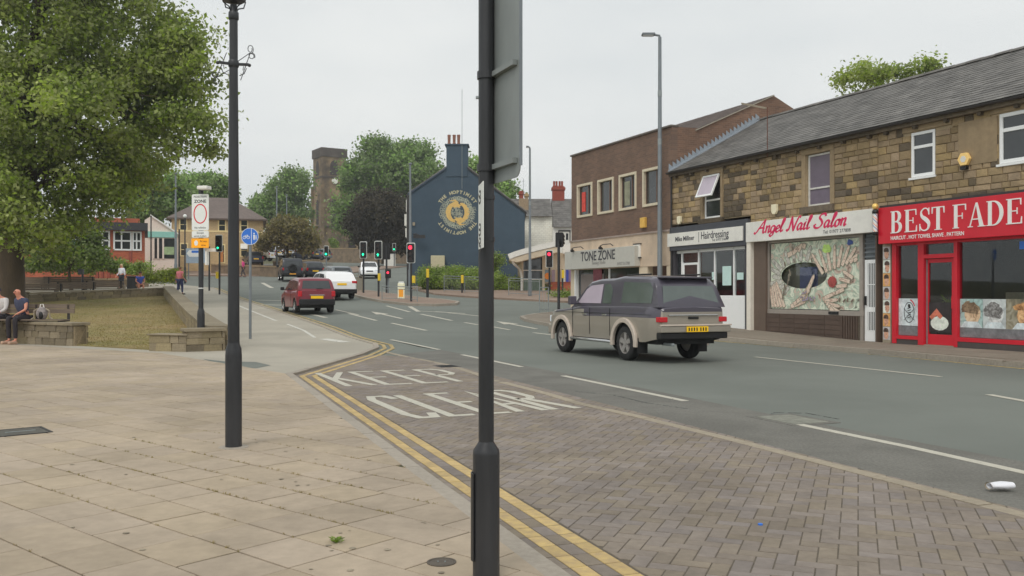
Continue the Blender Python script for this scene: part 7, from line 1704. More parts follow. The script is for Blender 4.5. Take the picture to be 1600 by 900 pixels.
# ornate lamp post
c = gp(365, 700, PO); LP = thing('lamp_post', 'tall black ornate lamp post with scrolled iron brackets, standing on the flagstones', 'lamp post', g3(c, PO), R(20)); s7 = c[1]/FPX
zz_ = lambda py: CAMH+(458-py)*s7-PO
b = MB(); b.lathe([(.072,-.3),(.072,zz_(556)),(.068,zz_(545)),(.054,zz_(538)),(.053,zz_(535))], n=24); b.build('base_section', M['black_paint'], LP, smooth=40)
b = MB(); b.lathe([(.052,zz_(540)),(.046,zz_(300)),(.038,zz_(120)),(.036,zz_(30))], n=20); b.build('shaft', M['black_paint'], LP, smooth=40)
b = MB(); b.lathe([(.036,zz_(32)),(.045,zz_(30)),(.045,zz_(20)),(.036,zz_(18)),(.03,zz_(8))], n=20); b.build('top_collar', M['black_paint'], LP, smooth=40)
b = MB(); b.lathe([(.038,zz_(106)),(.046,zz_(104)),(.046,zz_(96)),(.038,zz_(94))], n=16)
for s_ in (-1, 1): b.bar((s_*.03,0,zz_(100)), (s_*.13,0,zz_(100)+.005), .022); b.ball((s_*.135,0,zz_(100)), .016, 8, 6)
b.build('cross_arm', M['black_paint'], LP, smooth=40)
for s_ in (1, -1):
    zc = zz_(100); b = MB(); k = .82
    b.tube([(s_*.04,0,zc+.03),(s_*.17*k,0,zc+.11)], .0035, 6); b.tube([(s_*.06,0,zc-.14),(s_*.17*k,0,zc+.10)], .0035, 6)
    sp_ = [(s_*(.175*k+.026*math.cos(R(a))*(1-a/900)), 0, zc+.145+.038*math.sin(R(a))*(1-a/900)) for a in range(-90, 420, 30)]; b.tube(sp_, .0034, 6)
    sp_ = [(s_*(.19*k+.02*math.cos(R(a))*(1-a/900)), 0, zc+.085+.022*math.sin(R(a))*(1-a/900)) for a in range(90, -400, -30)]; b.tube(sp_, .0034, 6)
    if s_ < 0: b.v = [(x, y, zc-.03-(z-zc)*.9) for x, y, z in b.v]
    b.tube([(s_*.05,0,zc-.10),(s_*.09,0,zc-.08),(s_*.11,0,zc-.03),(s_*.085,0,zc-.015),(s_*.08,0,zc-.05)], .004, 6)
    b.build('scroll_bracket', M['black_paint'], LP, smooth=50)
b = MB()
for a in range(0, 360, 90):
    ca, sa_ = math.cos(R(a+35)), math.sin(R(a+35)); pts = [(.0+.02*ca, .02*sa_, zz_(22)), (.05*ca,.05*sa_,zz_(12)), (.11*ca,.11*sa_,zz_(8)), (.13*ca,.13*sa_,zz_(-2)), (.10*ca,.10*sa_,zz_(-10))]; b.tube(pts, .006, 6)
b.build('crown_scrolls', M['black_paint'], LP, smooth=50)
b = MB(); b.lathe([(.03,zz_(6)),(.10,zz_(2)),(.115,zz_(-6)),(.10,zz_(-10)),(.08,zz_(-14))], n=8); b.build('lantern_base', M['black_paint'], LP)
b = MB(); b.lathe([(.09,zz_(-14)),(.16,zz_(-75)),(.16,zz_(-76))], n=8); b.build('lantern_glass', M['lamp_glass'], LP)
b = MB(); b.lathe([(.19,zz_(-76)),(.15,zz_(-92)),(.05,zz_(-112)),(.02,zz_(-125))], n=8); b.build('lantern_roof', M['black_paint'], LP)
MB().lathe([(.14,-.02),(.13,.012),(.07,.016)], n=18).build('ground_collar', M['kerb'], LP)
# pedestrian zone sign
c = gp(314, 545, PO); s_ = c[1]/FPX; Zt = lambda py: CAMH+(458-py)*s_-PO
zs = thing('zone_sign', 'tall white zone sign with a red ring above an amber plate, on a black post', 'road sign', g3(c, PO), R(-10))
b = MB(); b.lathe([(.092,-.3),(.092,Zt(492)),(.085,Zt(486)),(.06,Zt(482))], n=20); b.build('base_section', M['black_paint'], zs, smooth=40)
b = MB(); b.lathe([(.06,Zt(484)),(.06,Zt(296))], n=16); b.build('shaft', M['black_paint'], zs, smooth=40)
MB().lathe([(.064,Zt(451)),(.064,Zt(449.6))], n=16).build('band', M['white'], zs)
w_ = .225; fz = lambda x, y, h: (x+.03, -.08-h, y)
def rounded(x0, x1, z0, z1, r): return [(x+r*math.cos(R(a)), z+r*math.sin(R(a))) for x, z, aa in ((x1-r, z1-r, (0,30,60,90)), (x0+r, z1-r, (90,120,150,180)), (x0+r, z0+r, (180,210,240,270)), (x1-r, z0+r, (270,300,330,360))) for a in aa]
mp_ = MB().prism(rounded(-w_, w_, Zt(360.5), Zt(304), .04), 0, .01, fz).build('main_plate', M['white'], zs)
f1 = lambda x, y, h: fz(x, y, .0105+h)
rd_ = (Zt(319)-Zt(350))/2; MB().ribbon(arc(0, Zt(334.5), .165, rd_*.94, 0, 360, 40), .028, 0, .002, f1).build('red_ring', M['red_ring'], mp_)
text_mesh('PEDESTRIAN', .072, .002, fr=f1, m=M['black'], parent=mp_, at_=(0, Zt(309.5)), align='CENTER', sx=.86)
text_mesh('ZONE', .105, .002, fr=f1, m=M['black'], parent=mp_, at_=(0, Zt(317.3)), align='CENTER', sx=1.12, bold=.002)
text_mesh('No vehicles', .068, .002, fr=f1, m=M['black'], parent=mp_, at_=(0, Zt(357.5)), align='CENTER', sx=.95)
ep = MB().prism(rounded(-w_, w_, Zt(371.5), Zt(361.3), .03), 0, .01, fz).build('exception_plate', M['white'], zs)
text_mesh('Except', .068, .002, fr=f1, m=M['black'], parent=ep, at_=(0, Zt(365.5)), align='CENTER'); text_mesh('permit holders', .056, .002, fr=f1, m=M['black'], parent=ep, at_=(0, Zt(370.3)), align='CENTER')
yp = MB().prism([(-w_-.01, Zt(387.5)), (w_, Zt(387.5)), (w_, Zt(373)), (-w_-.01, Zt(373))], 0, .01, fz).build('amber_plate', M['amber_sign'], zs)
MB().prism(arc(-.11, Zt(380), .05, .065, 0, 345, 20), 0, .002, f1).build('white_disc', M['white'], yp)
text_mesh('At any', .07, .002, fr=f1, m=M['black'], parent=yp, at_=(.085, Zt(378.6)), align='CENTER'); text_mesh('time', .07, .002, fr=f1, m=M['black'], parent=yp, at_=(.085, Zt(384.8)), align='CENTER')
b = MB(); b.tube([(.0,0,Zt(300)),(.01,0,Zt(294)),(.06,-.1,Zt(292))], .02, 8); b.build('lamp_arm', M['grey_metal'], zs); b = MB(); b.box(.02,.30,-.25,-.02,Zt(297.5),Zt(292)); b.build('sign_lamp', M['offwhite'], zs, bevel=.02)
b = MB(); b.box(.08,.34,.05,.12,Zt(393),Zt(388)); b.box(.12,.16,-.02,.1,Zt(414),Zt(393)); b.build('side_plate', M['offwhite'], zs)
# round blue cycle and pedestrian sign
c = gp(391, 529, PO); s_ = c[1]/FPX; Zt = lambda py: CAMH+(458-py)*s_-PO
bs = thing('cycle_sign', 'round blue cycle and pedestrian path sign on a thin grey post', 'road sign', g3(c, PO), R(6))
MB().lathe([(.04,-.2),(.04,Zt(366))], n=14).build('shaft', M['grey_metal'], bs, smooth=40)
rd_ = 13.3*s_; zc = Zt(373); dp = MB().prism(arc(0, zc, rd_, rd_, 0, 352, 40), 0, .006, lambda x, y, h: (x, -.06-h, y)).build('sign_disc', M['blue_sign'], bs)
f1 = lambda x, y, h: (x, -.0665-h, y); MB().ribbon(arc(0, zc, rd_-.008, rd_-.008, 0, 360, 40), .012, 0, .001, f1).build('white_rim', M['white'], dp)
b = MB(); b.ribbon([(.045,zc-rd_+.01),(.045,zc+rd_-.01)], .014, 0, .0014, f1); b.build('divider', M['white'], dp)
b = MB(); b.ribbon(arc(-.155, zc-.03, .04, .04, 0, 360, 14), .012, 0, .001, f1); b.ribbon(arc(-.045, zc-.03, .04, .04, 0, 360, 14), .012, 0, .001, f1); b.ribbon([(-.155,zc-.03),(-.13,zc+.03),(-.07,zc+.03),(-.105,zc-.03),(-.13,zc+.03)], .01, 0, .0012, f1); b.ribbon([(-.045,zc-.03),(-.07,zc+.045),(-.085,zc+.05)], .01, 0, .0014, f1); b.build('bicycle_symbol', M['white'], dp)
b = MB(); b.ribbon([(.12,zc-.10),(.12,zc+.05)], [.035,.05], 0, .001, f1); b.prism(arc(.12, zc+.085, .02, .024, 0, 340, 10), 0, .001, f1); b.ribbon([(.175,zc-.09),(.175,zc-.0)], [.02,.032], 0, .0012, f1); b.prism(arc(.175, zc+.02, .014, .016, 0, 340, 8), 0, .001, f1); b.build('walkers_symbol', M['white'], dp)
# traffic signals
def signal(label, px, py, htop, face=0, state='green', arrowd=None, h=1.05, w=.44, box=None, back=False, t=None, off=PO, polec='black_paint', wb_=True, ped=None, group=None, z=None):
    c = gp(px, py) if t is None else (at(px, 0, t)[0], t); z0 = (G(c[1])+off) if z is None else z; H_ = CAMH+(458-htop)/FPX*c[1]-z0
    T_ = thing('traffic_light', label, 'traffic light', (c[0], c[1], z0), face, group)
    MB().lathe([(.058,-.3),(.058,H_-h*.5 if not back else H_-.2)], n=14).build('pole', M[polec], T_, smooth=40)
    hd_ = MB().box(-w/2+.05, w/2-.05, -.22, -.05, H_-h+.05, H_-.05).build('signal_head', M['black'], T_, bevel=.01)
    MB().prism(rounded(-w/2, w/2, H_-h, H_, .05), .045, .06, lambda x, y, h_: (x, -h_, y)).build('backing_board', M['black'], hd_)
    if wb_:
        q_ = rounded(-w/2+.015, w/2-.015, H_-h+.015, H_-.015, .05); MB().ribbon(q_+[q_[0]], .04, .06, .064, lambda x, y, h_: (x, -h_, y)).build('white_border', M['white'], hd_)
    for i, st_ in enumerate(('red', 'amber', 'green')):
        zc_ = H_-h*.5+(1-i)*(h-.2)/3.05; lit = st_ == state
        mm = M['red_glow'] if lit and st_ == 'red' else (M['green_glow'] if lit and not arrowd else M['lens_off'])
        MB().cyl((0,-.218,zc_),(0,-.225,zc_),.105,n=18).build('lens', mm, hd_)
        b = MB(); a_s = [R(q_) for q_ in range(-20, 201, 20)]; n_ = len(a_s); vs = [(.115*math.cos(a), -.22, zc_+.115*math.sin(a)) for a in a_s]+[(.115*math.cos(a), -.36+.04*abs(math.cos(a)), zc_+.115*math.sin(a)) for a in a_s]+[(.123*math.cos(a), -.22, zc_+.123*math.sin(a)) for a in a_s]+[(.123*math.cos(a), -.36+.04*abs(math.cos(a)), zc_+.123*math.sin(a)) for a in a_s]
        b.add(vs, [(i_, i_+1, n_+i_+1, n_+i_) for i_ in range(n_-1)]+[(2*n_+i_, 3*n_+i_, 3*n_+i_+1, 2*n_+i_+1) for i_ in range(n_-1)]+[(n_+i_, n_+i_+1, 3*n_+i_+1, 3*n_+i_) for i_ in range(n_-1)]); b.build('hood', M['black'], hd_)
        if lit and arrowd:
            b = MB(); fa = lambda x, y, h_: (x, -.226-h_, zc_+y); rot = {'up': 0, 'left': 90}[arrowd]; ro2 = lambda x, y: (x*math.cos(R(rot))-y*math.sin(R(rot)), x*math.sin(R(rot))+y*math.cos(R(rot)))
            b.prism([ro2(-.03,-.08), ro2(.03,-.08), ro2(.03,0), ro2(-.03,0)], 0, .002, fa); b.prism([ro2(-.085,0), ro2(.085,0), ro2(0,.09)], 0, .0026, fa); b.build('green_arrow', M['green_glow'], hd_)
    if box:
        for (bx, bz, bw, bh) in box: MB().box(bx-bw/2, bx+bw/2, -.2, -.03, bz, bz+bh).build('push_button_box', M['yellow_box'], T_, bevel=.02)
    if ped:
        x_, z_ = ped; o = MB().box(x_-.16, x_+.16, -.25, -.05, z_-.17, z_+.22).build('crossing_indicator', M['black'], T_, bevel=.02); MB().cyl((x_,-.252,z_+.03),(x_,-.262,z_+.03),.06,n=14).build('red_man_lens', M['red_glow'], o)
    return T_
signal('traffic light with a green left arrow, between the zone sign and the tall lamp post', 343, 461, 367, face=R(-8), arrowd='left', box=[(-.10,.95,.12,.42)])
signal('traffic light with a green up arrow, left of the pair on the island', 568, 460, 377.5, arrowd='up')
signal('traffic light with a green up arrow, right of the pair on the island', 591.5, 466, 376.5, face=R(-3), arrowd='up', box=[(0.06,.95,.14,.42)])
signal('traffic light showing red at the right end of the island', 642.5, 474, 379.5, face=R(-6), state='red', box=[(.16,1.0,.16,.38)])
signal('traffic light turned away, on the island between the green pair and the red one', 604, 460, 379, face=R(178), state='off', wb_=False, ped=None, back=True)
c = gp(605, 460); T_ = thing('crossing_post', 'short crossing post with a small red man lamp beside the turned-away traffic light', 'signal post', (c[0]+.15, c[1]-.6, G(c[1])+PO), 0); MB().lathe([(.05,-.2),(.05,1.5)], n=10).build('pole', M['grey_metal'], T_); o = MB().box(-.17,.17,-.2,.0,.95,1.5).build('crossing_indicator', M['black'], T_, bevel=.02); MB().cyl((0,-.205,1.28),(0,-.215,1.28),.07,n=14).build('red_man_lens', M['red_glow'], o)
signal('distant traffic light showing green below the church tower, left of the island', 510, 430, 384, t=86, box=None, state='green', polec='grey_metal')
signal('furthest tiny traffic light showing green, above the crossing lamp', 616, 410, 380, t=118, state='green')
signal('traffic light showing red in front of the canopy shop', 858.5, 462, 391, state='red', off=.1, face=R(-8), box=[(.9,.5,.16,.4)] if False else None)
c = gp(872, 490); signal('black traffic light pole seen from behind at the pavement corner beside the guard rail', 873, 490, 363, face=R(150), state='off', off=.1, h=.62, w=.36, wb_=False, t=37.5, z=.62)
for px, py, h_, lab in ((668,467,1.65,'short black post standing alone right of the red traffic light on the island'),(722,460,1.15,'short post with a yellow push-button box in front of the hedge'),(879,462,1.5,'post with a yellow push-button box beside the tanning shop pillar')):
    c = gp(px, py); T_ = thing('push_button_post', lab, 'post', g3(c, .1), 0); MB().lathe([(.075 if px == 668 else .055,-.2),(.075 if px == 668 else .055,h_)], n=12).build('shaft', M['black_paint'], T_, smooth=40)
    MB().box(-.06,.10,-.16,-.05,h_-.55,h_-.05).build('push_button_box', M['yellow_box'], T_, bevel=.02)
# lamp columns
def column(label, px, py, top, t=None, r=.09, head=None, off=.0, m='grey_metal', arm=.5, name='street_lamp'):
    c = gp(px, py) if t is None else (at(px, 0, t)[0], t); z0 = G(c[1])+off; H_ = CAMH+(458-top)/FPX*c[1]-z0; T_ = thing(name, label, 'street lamp', (c[0], c[1], z0), 0)
    b = MB(); b.lathe([(r*1.25,-.3),(r*1.25,1.4),(r*.95,1.5),(r*.62,H_)], n=14); b.build('column', M[m], T_, smooth=40)
    if head == 'arm':
        b = MB(); b.tube([(0,0,H_-.05),(-.02,-.02,H_+.05),(-arm*.5,0,H_+.09)], .045, 8); b.build('arm', M[m], T_); b = MB(); b.box(-arm*1.6,-arm*.45,-.16,.16,H_+.06,H_+.14); b.build('lamp_head', M[m], T_, bevel=.03); MB().box(-arm*1.5,-arm*.6,-.12,.12,H_+.045,H_+.062).build('lamp_lens', M['lamp_glass'], T_)
    else: MB().lathe([(.03,H_),(.12,H_+.03),(.14,H_+.1),(.05,H_+.16)], n=12).build('lamp_head', M[m], T_)
    for q_ in (.62, .79): MB().lathe([(r*.78,H_*q_),(r*.80,H_*q_+.02),(r*.80,H_*q_+.2),(r*.76,H_*q_+.22)], n=14).build('band', M['galv'], T_) if head else None
    return T_
column('tall grey street lamp with a flat head, in front of the brown brick building', 1031, 511, 58, t=33.5, r=.10, head='arm', off=.1, arm=.42)
column('tall thin street lamp in front of the white cottages', 828, 465, 232, head='arm', r=.085, arm=.14)
column('grey street lamp column at the left corner of the blue pub', 641, 455, 258, r=.10)
column('grey street lamp column rising in front of the pale gable shop', 274.5, 443, 273, r=.10, off=.1)
column('thin grey column in front of the bronze tree', 432.5, 412, 293, t=100, r=.1); column('thin pale column showing above the bronze tree', 448, 405, 306, t=112, r=.1)
# black old-style posts on the left
for px, py, top, lab, ball in ((289,432,340,'black post with a pale globe lamp in front of the pale gable shop',1),(236,426,337,'thin black pole at the left edge of the pale gable shop',0),(280,440,358,'thin black post beside the grey lamp column',0),(129,458,421,'short black post with a sign box between the benches',2),(327,452,385,'plain black post directly right of the zone sign post',0)):
    t_ = {289:72, 236:76, 280:62, 129:53, 327:60}[px]; x = at(px, 0, t_)[0]; z0 = G(t_)+PO; H_ = CAMH+(458-top)/FPX*t_-z0
    T_ = thing('black_post', lab, 'post', (x, t_, z0), 0); MB().lathe([(.09 if ball == 1 else .06,-.3),(.09 if ball == 1 else .06,1.2),(.06,1.3),(.05,H_)], n=12).build('shaft', M['black_paint'], T_, smooth=40)
    if ball == 1: MB().ball((0,0,H_+.12),.15).build('globe_lamp', M['white'], T_, smooth=60)
    if ball == 2: MB().box(-.22,.05,-.1,.1,H_-.3,H_+.02).build('sign_box', M['black_paint'], T_)
# wooden bollards / posts in front of red brick
for i, px in enumerate((152, 160, 170, 204)):
    x = at(px, 0, 70)[0]; T_ = thing('timber_post', ['first','second','third','fourth'][i]+' reddish timber post from the left in front of the red brick wall', 'post', (x, 70, G(70)+.3), 0, 'timber posts by the red brick wall'); MB().box(-.1,.1,-.1,.1,-.3,2.3).build('shaft', M['chim_red'], T_)
# direction sign (blue and white) behind the zone sign
T_ = thing('direction_sign', 'pale blue direction sign seen behind the zone sign post', 'road sign', (at(305,0,80)[0], 80, G(80)), 0)
zA, zB = CAMH+(458-420)/FPX*80-G(80), CAMH+(458-388)/FPX*80-G(80); b = MB(); b.box(-.8,.9,-.05,0,zA+.5,zB); b.build('sign_panel', mat('panel_blue_grey', C(140,156,170,V), .5, .1), T_)
b = MB(); b.prism([(-.75,zB-.45),(-.5,zB-.15),(.55,zB-.15),(.55,zB-.75),(-.5,zB-.75)], .051, .056, lambda x, y, h: (x, -h, y)); b.build('white_arrow', M['white'], T_); MB().box(-.3,.4,-.062,-.057,zB-.4,zB-.2).build('blue_patch', M['blue_sign'], T_)
for x in (-.6,.7): MB().cyl((x,.05,-.2),(x,.05,zB),.05,n=8).build('leg', M['grey_metal'], T_)
# bollard with amber panel
c = gp(627, 470); T_ = thing('traffic_bollard', 'white illuminated bollard with an amber panel on the traffic island', 'bollard', g3(c, .1), 0); s_ = c[1]/FPX; H_ = 27*s_
MB().box(-.19,.19,-.12,.12,0,H_*.92).build('shell', mat('bollard_white', C(220,218,190,V), .4, .04), T_, bevel=.05); MB().box(-.15,.15,-.1,.1,H_*.9,H_).build('cap', M['white'], T_, bevel=.03); MB().box(-.12,.12,-.128,-.118,H_*.12,H_*.55).build('amber_panel', M['amber_sign'], T_, bevel=.004)
# guard rails
def rail(label, p0, p1, h=1.0, n=9, m='galv', z0=None, off=.1):
    d = (p1[0]-p0[0], p1[1]-p0[1]); L_ = math.hypot(*d); T_ = thing('guard_rail', label, 'guard rail', g3(p0, off), math.atan2(d[1], d[0])); zf = lambda x: G(p0[1]+d[1]*x/L_)-G(p0[1])
    nseg = max(1, round(L_/2)); 
    for i in range(nseg+1): x = L_*i/nseg; MB().cyl((x,0,-.2+zf(x)),(x,0,h+zf(x)),.025,n=8).build('rail_post', M[m], T_)
    b = MB(); b.tube([(0,0,h),(L_,0,h+zf(L_))], .022, 6); b.tube([(0,0,h-.14),(L_,0,h-.14+zf(L_))], .016, 6); b.tube([(0,0,.12),(L_,0,.12+zf(L_))], .016, 6); b.build('top_rails', M[m], T_)
    k = int(L_/.12); b = MB()
    for i in range(1, k): x = L_*i/k; b.cyl((x,0,.12+zf(x)),(x,0,h-.14+zf(x)),.006,n=4,cap=False)
    b.build('rail_bars', M[m], T_, kind='stuff'); return T_
rail('pale guard rail at the far left tip of the traffic island', gp(554,455), gp(566,459), m='sett')
rail('low thin guard rail across the island behind the bollard', gp(597,472), gp(652,474.5), h=.75)
rail('long guard rail on the pavement in front of the hedge, left part', gp(694,458), gp(760,462)); rail('long guard rail on the pavement in front of the hedge, right part', gp(795,464), gp(843,466))
rail('guard rail at the corner of the right-hand pavement, left of the pickup truck', (gp(843,492)[0], gp(843,492)[1]), sd(34.5,16.6), h=1.05, off=.1)
T_ = thing('utility_cabinet', 'white utility cabinet at the foot of the churchyard wall', 'cabinet', (at(609,0,122)[0], 122, G(122)), 0); MB().box(-.75,.75,-.3,.3,0,1.7).build('casing', M['offwhite'], T_, bevel=.04); MB().box(-.8,.8,-.34,.34,1.7,1.76).build('lid', M['grey_metal'], T_)
c = (at(208,0,56)[0], 56); T_ = thing('litter_bin', 'square dark litter bin between the woman in white and the seated person in blue', 'bin', g3(c, PO), R(10)); MB().box(-.3,.3,-.3,.3,0,1.0).build('bin_body', M['black_paint'], T_, bevel=.03); MB().box(-.34,.34,-.34,.34,1.0,1.08).build('bin_lid', M['black_paint'], T_, bevel=.03)
T_ = thing('small_box', 'small pale box on the wall top beside the litter bin', 'box', (at(192,0,54)[0], 54, G(54)+PO+.0), 0); MB().box(-.14,.14,-.12,.12,0,.62).build('box_body', M['sett'], T_, bevel=.02)
# ============================================================ PEOPLE
def skin_mesh(name, nodes, edges, mat_, parent, root=0, sub=1, loc=None):
    me = bpy.data.meshes.new(name); me.from_pydata([n[:3] for n in nodes], edges, []); ob = bpy.data.objects.new('tmp', me); COL.objects.link(ob)
    md = ob.modifiers.new('s', 'SKIN'); md.use_smooth_shade = True
    for i, n in enumerate(nodes):
        sv = me.skin_vertices[0].data[i]; sv.radius = (n[3], n[4] if len(n) > 4 else n[3]); sv.use_root = (i == root)
    sb = ob.modifiers.new('d', 'SUBSURF'); sb.levels = sub; sb.render_levels = sub
    bpy.context.view_layer.update(); dg = bpy.context.evaluated_depsgraph_get(); m2 = bpy.data.meshes.new_from_object(ob.evaluated_get(dg)); bpy.data.objects.remove(ob); m2.name = name
    m2.materials.clear(); m2.materials.append(mat_); m2.polygons.foreach_set('use_smooth', [True]*len(m2.polygons)); return link(name, m2, parent)
def person(label, loc, rotz, J, top, legs, shoes, hair=None, sleeve='long', shorts=False, k=1., fat=1.):
    """J: joints pel, wai, che, nec, hed, shL/elL/haL, knL/anL/toL and R; local +y is where the person faces"""
    T_ = thing('person', label, 'person', loc, rotz); f = fat; P = J
    nodes = [(*P['pel'], .13*f, .11*f), (*P['wai'], .125*f, .10*f), (*P['che'], .15*f, .11*f), (*P['nec'], .055), (*P['chin'], .06, .07), (*P['hed'], .082, .095), (*P['top'], .06, .07)]
    ed = [(0,1),(1,2),(2,3),(3,4),(4,5),(5,6)]; V_ = Vector
    for s_ in 'LR':
        i = len(nodes); sh, el, ha = P['sh'+s_], P['el'+s_], P['ha'+s_]; fw = (V_(ha)-V_(el)).normalized()
        nodes += [(*sh, .062*f), (*V_(sh).lerp(V_(el), .5), .05*f), (*el, .04), (*V_(el).lerp(V_(ha), .6), .033), (*ha, .024)]; ed += [(2,i),(i,i+1),(i+1,i+2),(i+2,i+3),(i+3,i+4)]
        pm = V_(ha)+fw*.05; nodes.append((*pm, .034, .02)); ed.append((i+4, i+5)); sd_ = fw.cross(V_((0,0,1))); sd_ = sd_.normalized() if sd_.length > .1 else V_((1,0,0))
        for q_, ln in ((-1.5,.065),(-.5,.08),(.5,.085),(1.5,.07)): nodes.append((*(pm+fw*.03+sd_*q_*.019), .011)); nodes.append((*(pm+fw*(.03+ln)+sd_*q_*.022+V_((0,.0,-.025))), .008)); ed += [(i+5, len(nodes)-2), (len(nodes)-2, len(nodes)-1)]
        nodes.append((*(V_(ha)+fw*.05+sd_*.06+V_((0,.01,-.01))), .01)); ed.append((i+4, len(nodes)-1))
        i = len(nodes); hx = .09 if s_ == 'L' else -.09; hx = -hx
        hip = (P['pel'][0]+hx, P['pel'][1], P['pel'][2]-.04); kn, an, to = P['kn'+s_], P['an'+s_], P['to'+s_]
        nodes += [(*hip, .095*f), (*V_(hip).lerp(V_(kn), .5), .078*f), (*kn, .055), (*V_(kn).lerp(V_(an), .35), .056), (*an, .036), (*to, .034, .028)]; ed += [(0,i),(i,i+1),(i+1,i+2),(i+2,i+3),(i+3,i+4),(i+4,i+5)]
    i = 5; fd = V_(P.get('face', (0,1,0))).normalized(); h0 = V_(P['hed'])
    sk_ = skin_mesh('body', nodes, ed, M['skin'], T_)
    b = MB(); b.ball(tuple(h0+fd*.098+V_((0,0,-.015))), (.016,.022,.022), 8, 6); b.build('nose', M['skin'], sk_, smooth=60)
    sx_ = fd.cross(V_((0,0,1))).normalized()
    for q_ in (-1, 1): b = MB(); b.ball(tuple(h0+sx_*q_*.086+V_((0,0,-.005))), (.014,.022,.034), 8, 6); b.build('ear', M['skin'], sk_, smooth=60); b = MB(); b.ball(tuple(h0+fd*.083+sx_*q_*.032+V_((0,0,.012))), .012, 6, 5); b.build('eye', M['black'], sk_)
    MB().box(-.022,.022,-.006,.006,-.004,.004).build('mouth', M['tail_red'], sk_, loc=tuple(h0+fd*.084+V_((0,0,-.055))), rot=(0,0,math.atan2(-fd.x, fd.y)))
    if hair:
        b = MB(); c_ = h0+V_((0,0,.035))-fd*.02; b.ball(tuple(c_), (.093,.105,.085), 14, 8); zc_ = h0.z
        b.v = [(x, y, z) for x, y, z in b.v]; o = b.build('hair', hair[0], T_, smooth=60)
        if hair[1]: b = MB(); b.ball(tuple(h0-fd*.05+V_((0,0,-.05))), (.085,.06,.11), 12, 8); b.build('hair', hair[0], T_, smooth=60)
    # top
    n2 = [(*V_(P['pel']).lerp(V_(P['wai']), .1), .15*f, .13*f), (*P['wai'], .148*f, .122*f), (*P['che'], .172*f, .13*f), (*V_(P['che']).lerp(V_(P['nec']), .62), .085, .085)]; e2 = [(0,1),(1,2),(2,3)]
    for s_ in 'LR':
        i = len(n2); sh, el, ha = V_(P['sh'+s_]), V_(P['el'+s_]), V_(P['ha'+s_]); n2 += [(*sh, .08*f), (*sh.lerp(el, .55), .068*f)]; e2 += [(2,i),(i,i+1)]
        if sleeve == 'long': n2 += [(*el, .057), (*el.lerp(ha, .92), .042)]; e2 += [(i+1,i+2),(i+2,i+3)]
    skin_mesh('top', n2, e2, top, T_)
    n3 = [(*(V_(P['pel'])+V_((0,0,.03))), .148*f, .128*f)]; e3 = []
    for s_ in 'LR':
        i = len(n3); hx = -.09 if s_ == 'L' else .09; hip = V_((P['pel'][0]+hx, P['pel'][1], P['pel'][2]-.04)); kn, an = V_(P['kn'+s_]), V_(P['an'+s_])
        n3 += [(*hip, .112*f), (*hip.lerp(kn, .5), .094*f), (*kn, .074)]; e3 += [(0,i),(i,i+1),(i+1,i+2)]
        if not shorts: n3 += [(*kn.lerp(an, .5), .066), (*kn.lerp(an, .93), .056)]; e3 += [(i+2,i+3),(i+3,i+4)]
    skin_mesh('shorts' if shorts else 'trousers', n3, e3, legs, T_)
    for s_ in 'LR':
        an, to = V_(P['an'+s_]), V_(P['to'+s_]); d = (to-an); d.z = 0; d = d.normalized(); c_ = (an+to)/2; b = MB(); q_ = Matrix.Rotation(math.atan2(d.y, d.x), 3, 'Z'); b.obox((c_.x+d.x*.02, c_.y+d.y*.02, min(an.z, to.z)-.01), (.27,.095,.085), q_); b.build('shoe', shoes, T_, bevel=.03)
    return T_
def stand(h=1.66, step=.12, bend=.15, lean=0):
    q_ = h/1.7; J = {'pel': (0,0,.93), 'wai': (0,.01+lean*.3,1.08), 'che': (0,.02+lean,1.32), 'nec': (0,.02+lean*1.1,1.46), 'chin': (0,.04+lean*1.2,1.52), 'hed': (0,.04+lean*1.25,1.60), 'top': (0,.02+lean*1.3,1.67)}
    for s_, x in (('L',-1),('R',1)):
        J['sh'+s_] = (x*.18, .01+lean, 1.39); J['el'+s_] = (x*.24, -.04+lean, 1.12); J['ha'+s_] = (x*.22, .08+bend*x+lean, .90); st = step*x; J['kn'+s_] = (x*.1, .04+st*.6, .49); J['an'+s_] = (x*.1, -.02+st*1.3, .08); J['to'+s_] = (x*.11, .14+st*1.3, .045)
    return {k: tuple(c*q_ for c in v) for k, v in J.items()}
def sitting(zs=.5, lean=.05, arms='knees', turn=0.):
    J = {'pel': (0,0,zs+.12), 'wai': (0,.02+lean*.5,zs+.30), 'che': (0,.03+lean,zs+.52), 'nec': (0,.05+lean*1.3,zs+.66), 'chin': (0,.09+lean*1.5,zs+.72), 'hed': (0,.09+lean*1.6,zs+.80), 'top': (0,.07+lean*1.6,zs+.87)}
    for s_, x in (('L',-1),('R',1)):
        J['sh'+s_] = (x*.18, .03+lean, zs+.57); J['kn'+s_] = (x*.13, .43, zs+.10); J['an'+s_] = (x*.12, .40, .09); J['to'+s_] = (x*.13, .56, .045)
        if arms == 'knees' or (arms == 'brace' and x < 0): J['el'+s_] = (x*.25, .10+lean, zs+.32); J['ha'+s_] = (x*.12, .32, zs+.22)
        else: J['el'+s_] = (x*.24, -.03, zs+.33); J['ha'+s_] = (x*.26, .03, zs+.10)
    return J
cl_ = lambda n_, c_: mat(n_, C(*c_, V*1.05), .9, .12, 8)
wallz = PO
c = onwall(36); person('seated man in a dark blue T-shirt and black trousers beside the bag', (c[0], c[1]+.12, G(c[1])+PO), R(158), sitting(.6, .10, 'brace'), cl_('tee_navy', (60,64,84)), cl_('trousers_black', (44,40,44)), cl_('shoes_tan', (170,140,120)), None, 'short')
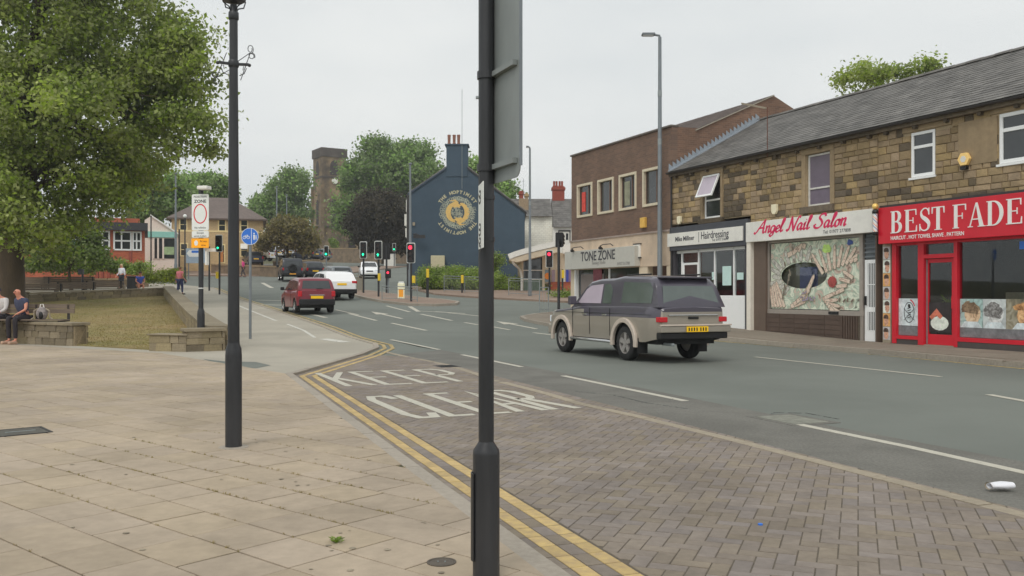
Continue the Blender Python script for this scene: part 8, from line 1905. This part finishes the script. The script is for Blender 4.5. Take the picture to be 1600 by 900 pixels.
c = onwall(4); person('seated man in a pale grey hooded top at the left edge, on the stone wall', (c[0], c[1]+.12, G(c[1])+PO), R(165), sitting(.6, .12), cl_('hoodie_grey', (186,182,180)), cl_('trousers_dark', (46,44,50)), cl_('shoes_grey', (150,140,130)), (cl_('cap_dark', (54,50,60)), False), 'long')
b_ = thing('bag', 'grey patterned rucksack standing on the bench next to the man in dark blue', 'bag', (onwall(61)[0], onwall(61)[1]+.15, G(24)+PO+.66), R(10))
b = MB(); b.ball((0,0,.17), (.15,.1,.18), 14, 10); b.build('bag_body', mat('bag_check', C(150,142,140,V), .9, .4, 14, col2=C(84,78,76,V)), b_, smooth=60); b = MB(); b.ball((0,-.08,.12), (.06,.04,.11), 10, 8); b.build('front_pocket', M['black'], b_, smooth=60); b = MB(); b.tube([(-.05,0,.33),(-.03,0,.42),(.03,0,.42),(.05,0,.33)], .014, 6); b.build('handle', M['offwhite'], b_)
for s_ in (-1,1): b = MB(); b.tube([(s_*.10,-.02,.3),(s_*.19,-.02,.24),(s_*.2,0,.06),(s_*.27,0,.01)], .022, 6); b.build('strap', M['sett'], b_)
wh_ = cl_('blouse_white', (216,218,226)); 
c = (at(190,0,60)[0], 60); person('standing woman in a white top and dark trousers with fair hair, by the litter bin', (c[0], c[1], G(60)+PO+.12), R(160), stand(1.62, .05), wh_, cl_('skirt_dark', (50,52,60)), M['black'], (cl_('hair_fair', (190,166,130)), True), 'long', fat=1.12)
c = (at(281,0,55)[0], 55); person('person in a pink top and dark jeans walking away past the lawn wall', (c[0], c[1], G(55)+PO+.0), R(-20), stand(1.66, .1), cl_('top_pink', (226,130,140)), cl_('jeans_blue', (56,62,96)), M['black'], (cl_('hair_brown', (120,86,70)), False), 'short', fat=1.15)
c = (at(219,0,53.5)[0], 53.5); person('person in a blue T-shirt and shorts sitting on the back wall of the lawn', (c[0], c[1]-.1, G(53)+PO+.1), R(215), sitting(.45, .1), cl_('tee_blue', (70,92,180)), cl_('shorts_tan', (150,110,90)), M['white'], (cl_('hair_dark', (70,54,46)), False), 'short', True)
for s_ in ():
    pass
c = (at(380,0,84)[0], 84); person('distant walker in a bright pink top crossing in front of the ochre house', (c[0], c[1], G(84)), R(90), stand(1.7, .18), cl_('top_magenta', (206,70,130)), cl_('trousers_grey', (70,64,66)), M['black'], (cl_('hair_dk', (50,42,40)), True), 'long')
# ============================================================ THE AIR
hz_ = MB().box(-720, 720, -70, 720, -1.5, 60); hm = bpy.data.materials.new('haze'); hm.use_nodes = True; hn = hm.node_tree; hn.nodes.remove(hn.nodes['Principled BSDF'])
pv = hn.nodes.new('ShaderNodeVolumePrincipled'); pv.inputs['Color'].default_value = (.92, .95, .98, 1); pv.inputs['Density'].default_value = .0006; pv.inputs['Anisotropy'].default_value = .2
hn.links.new(pv.outputs[0], hn.nodes['Material Output'].inputs['Volume']); hm.cycles.homogeneous_volume = True if hasattr(hm.cycles, 'homogeneous_volume') else None
hz_.build('haze', hm, kind='stuff')
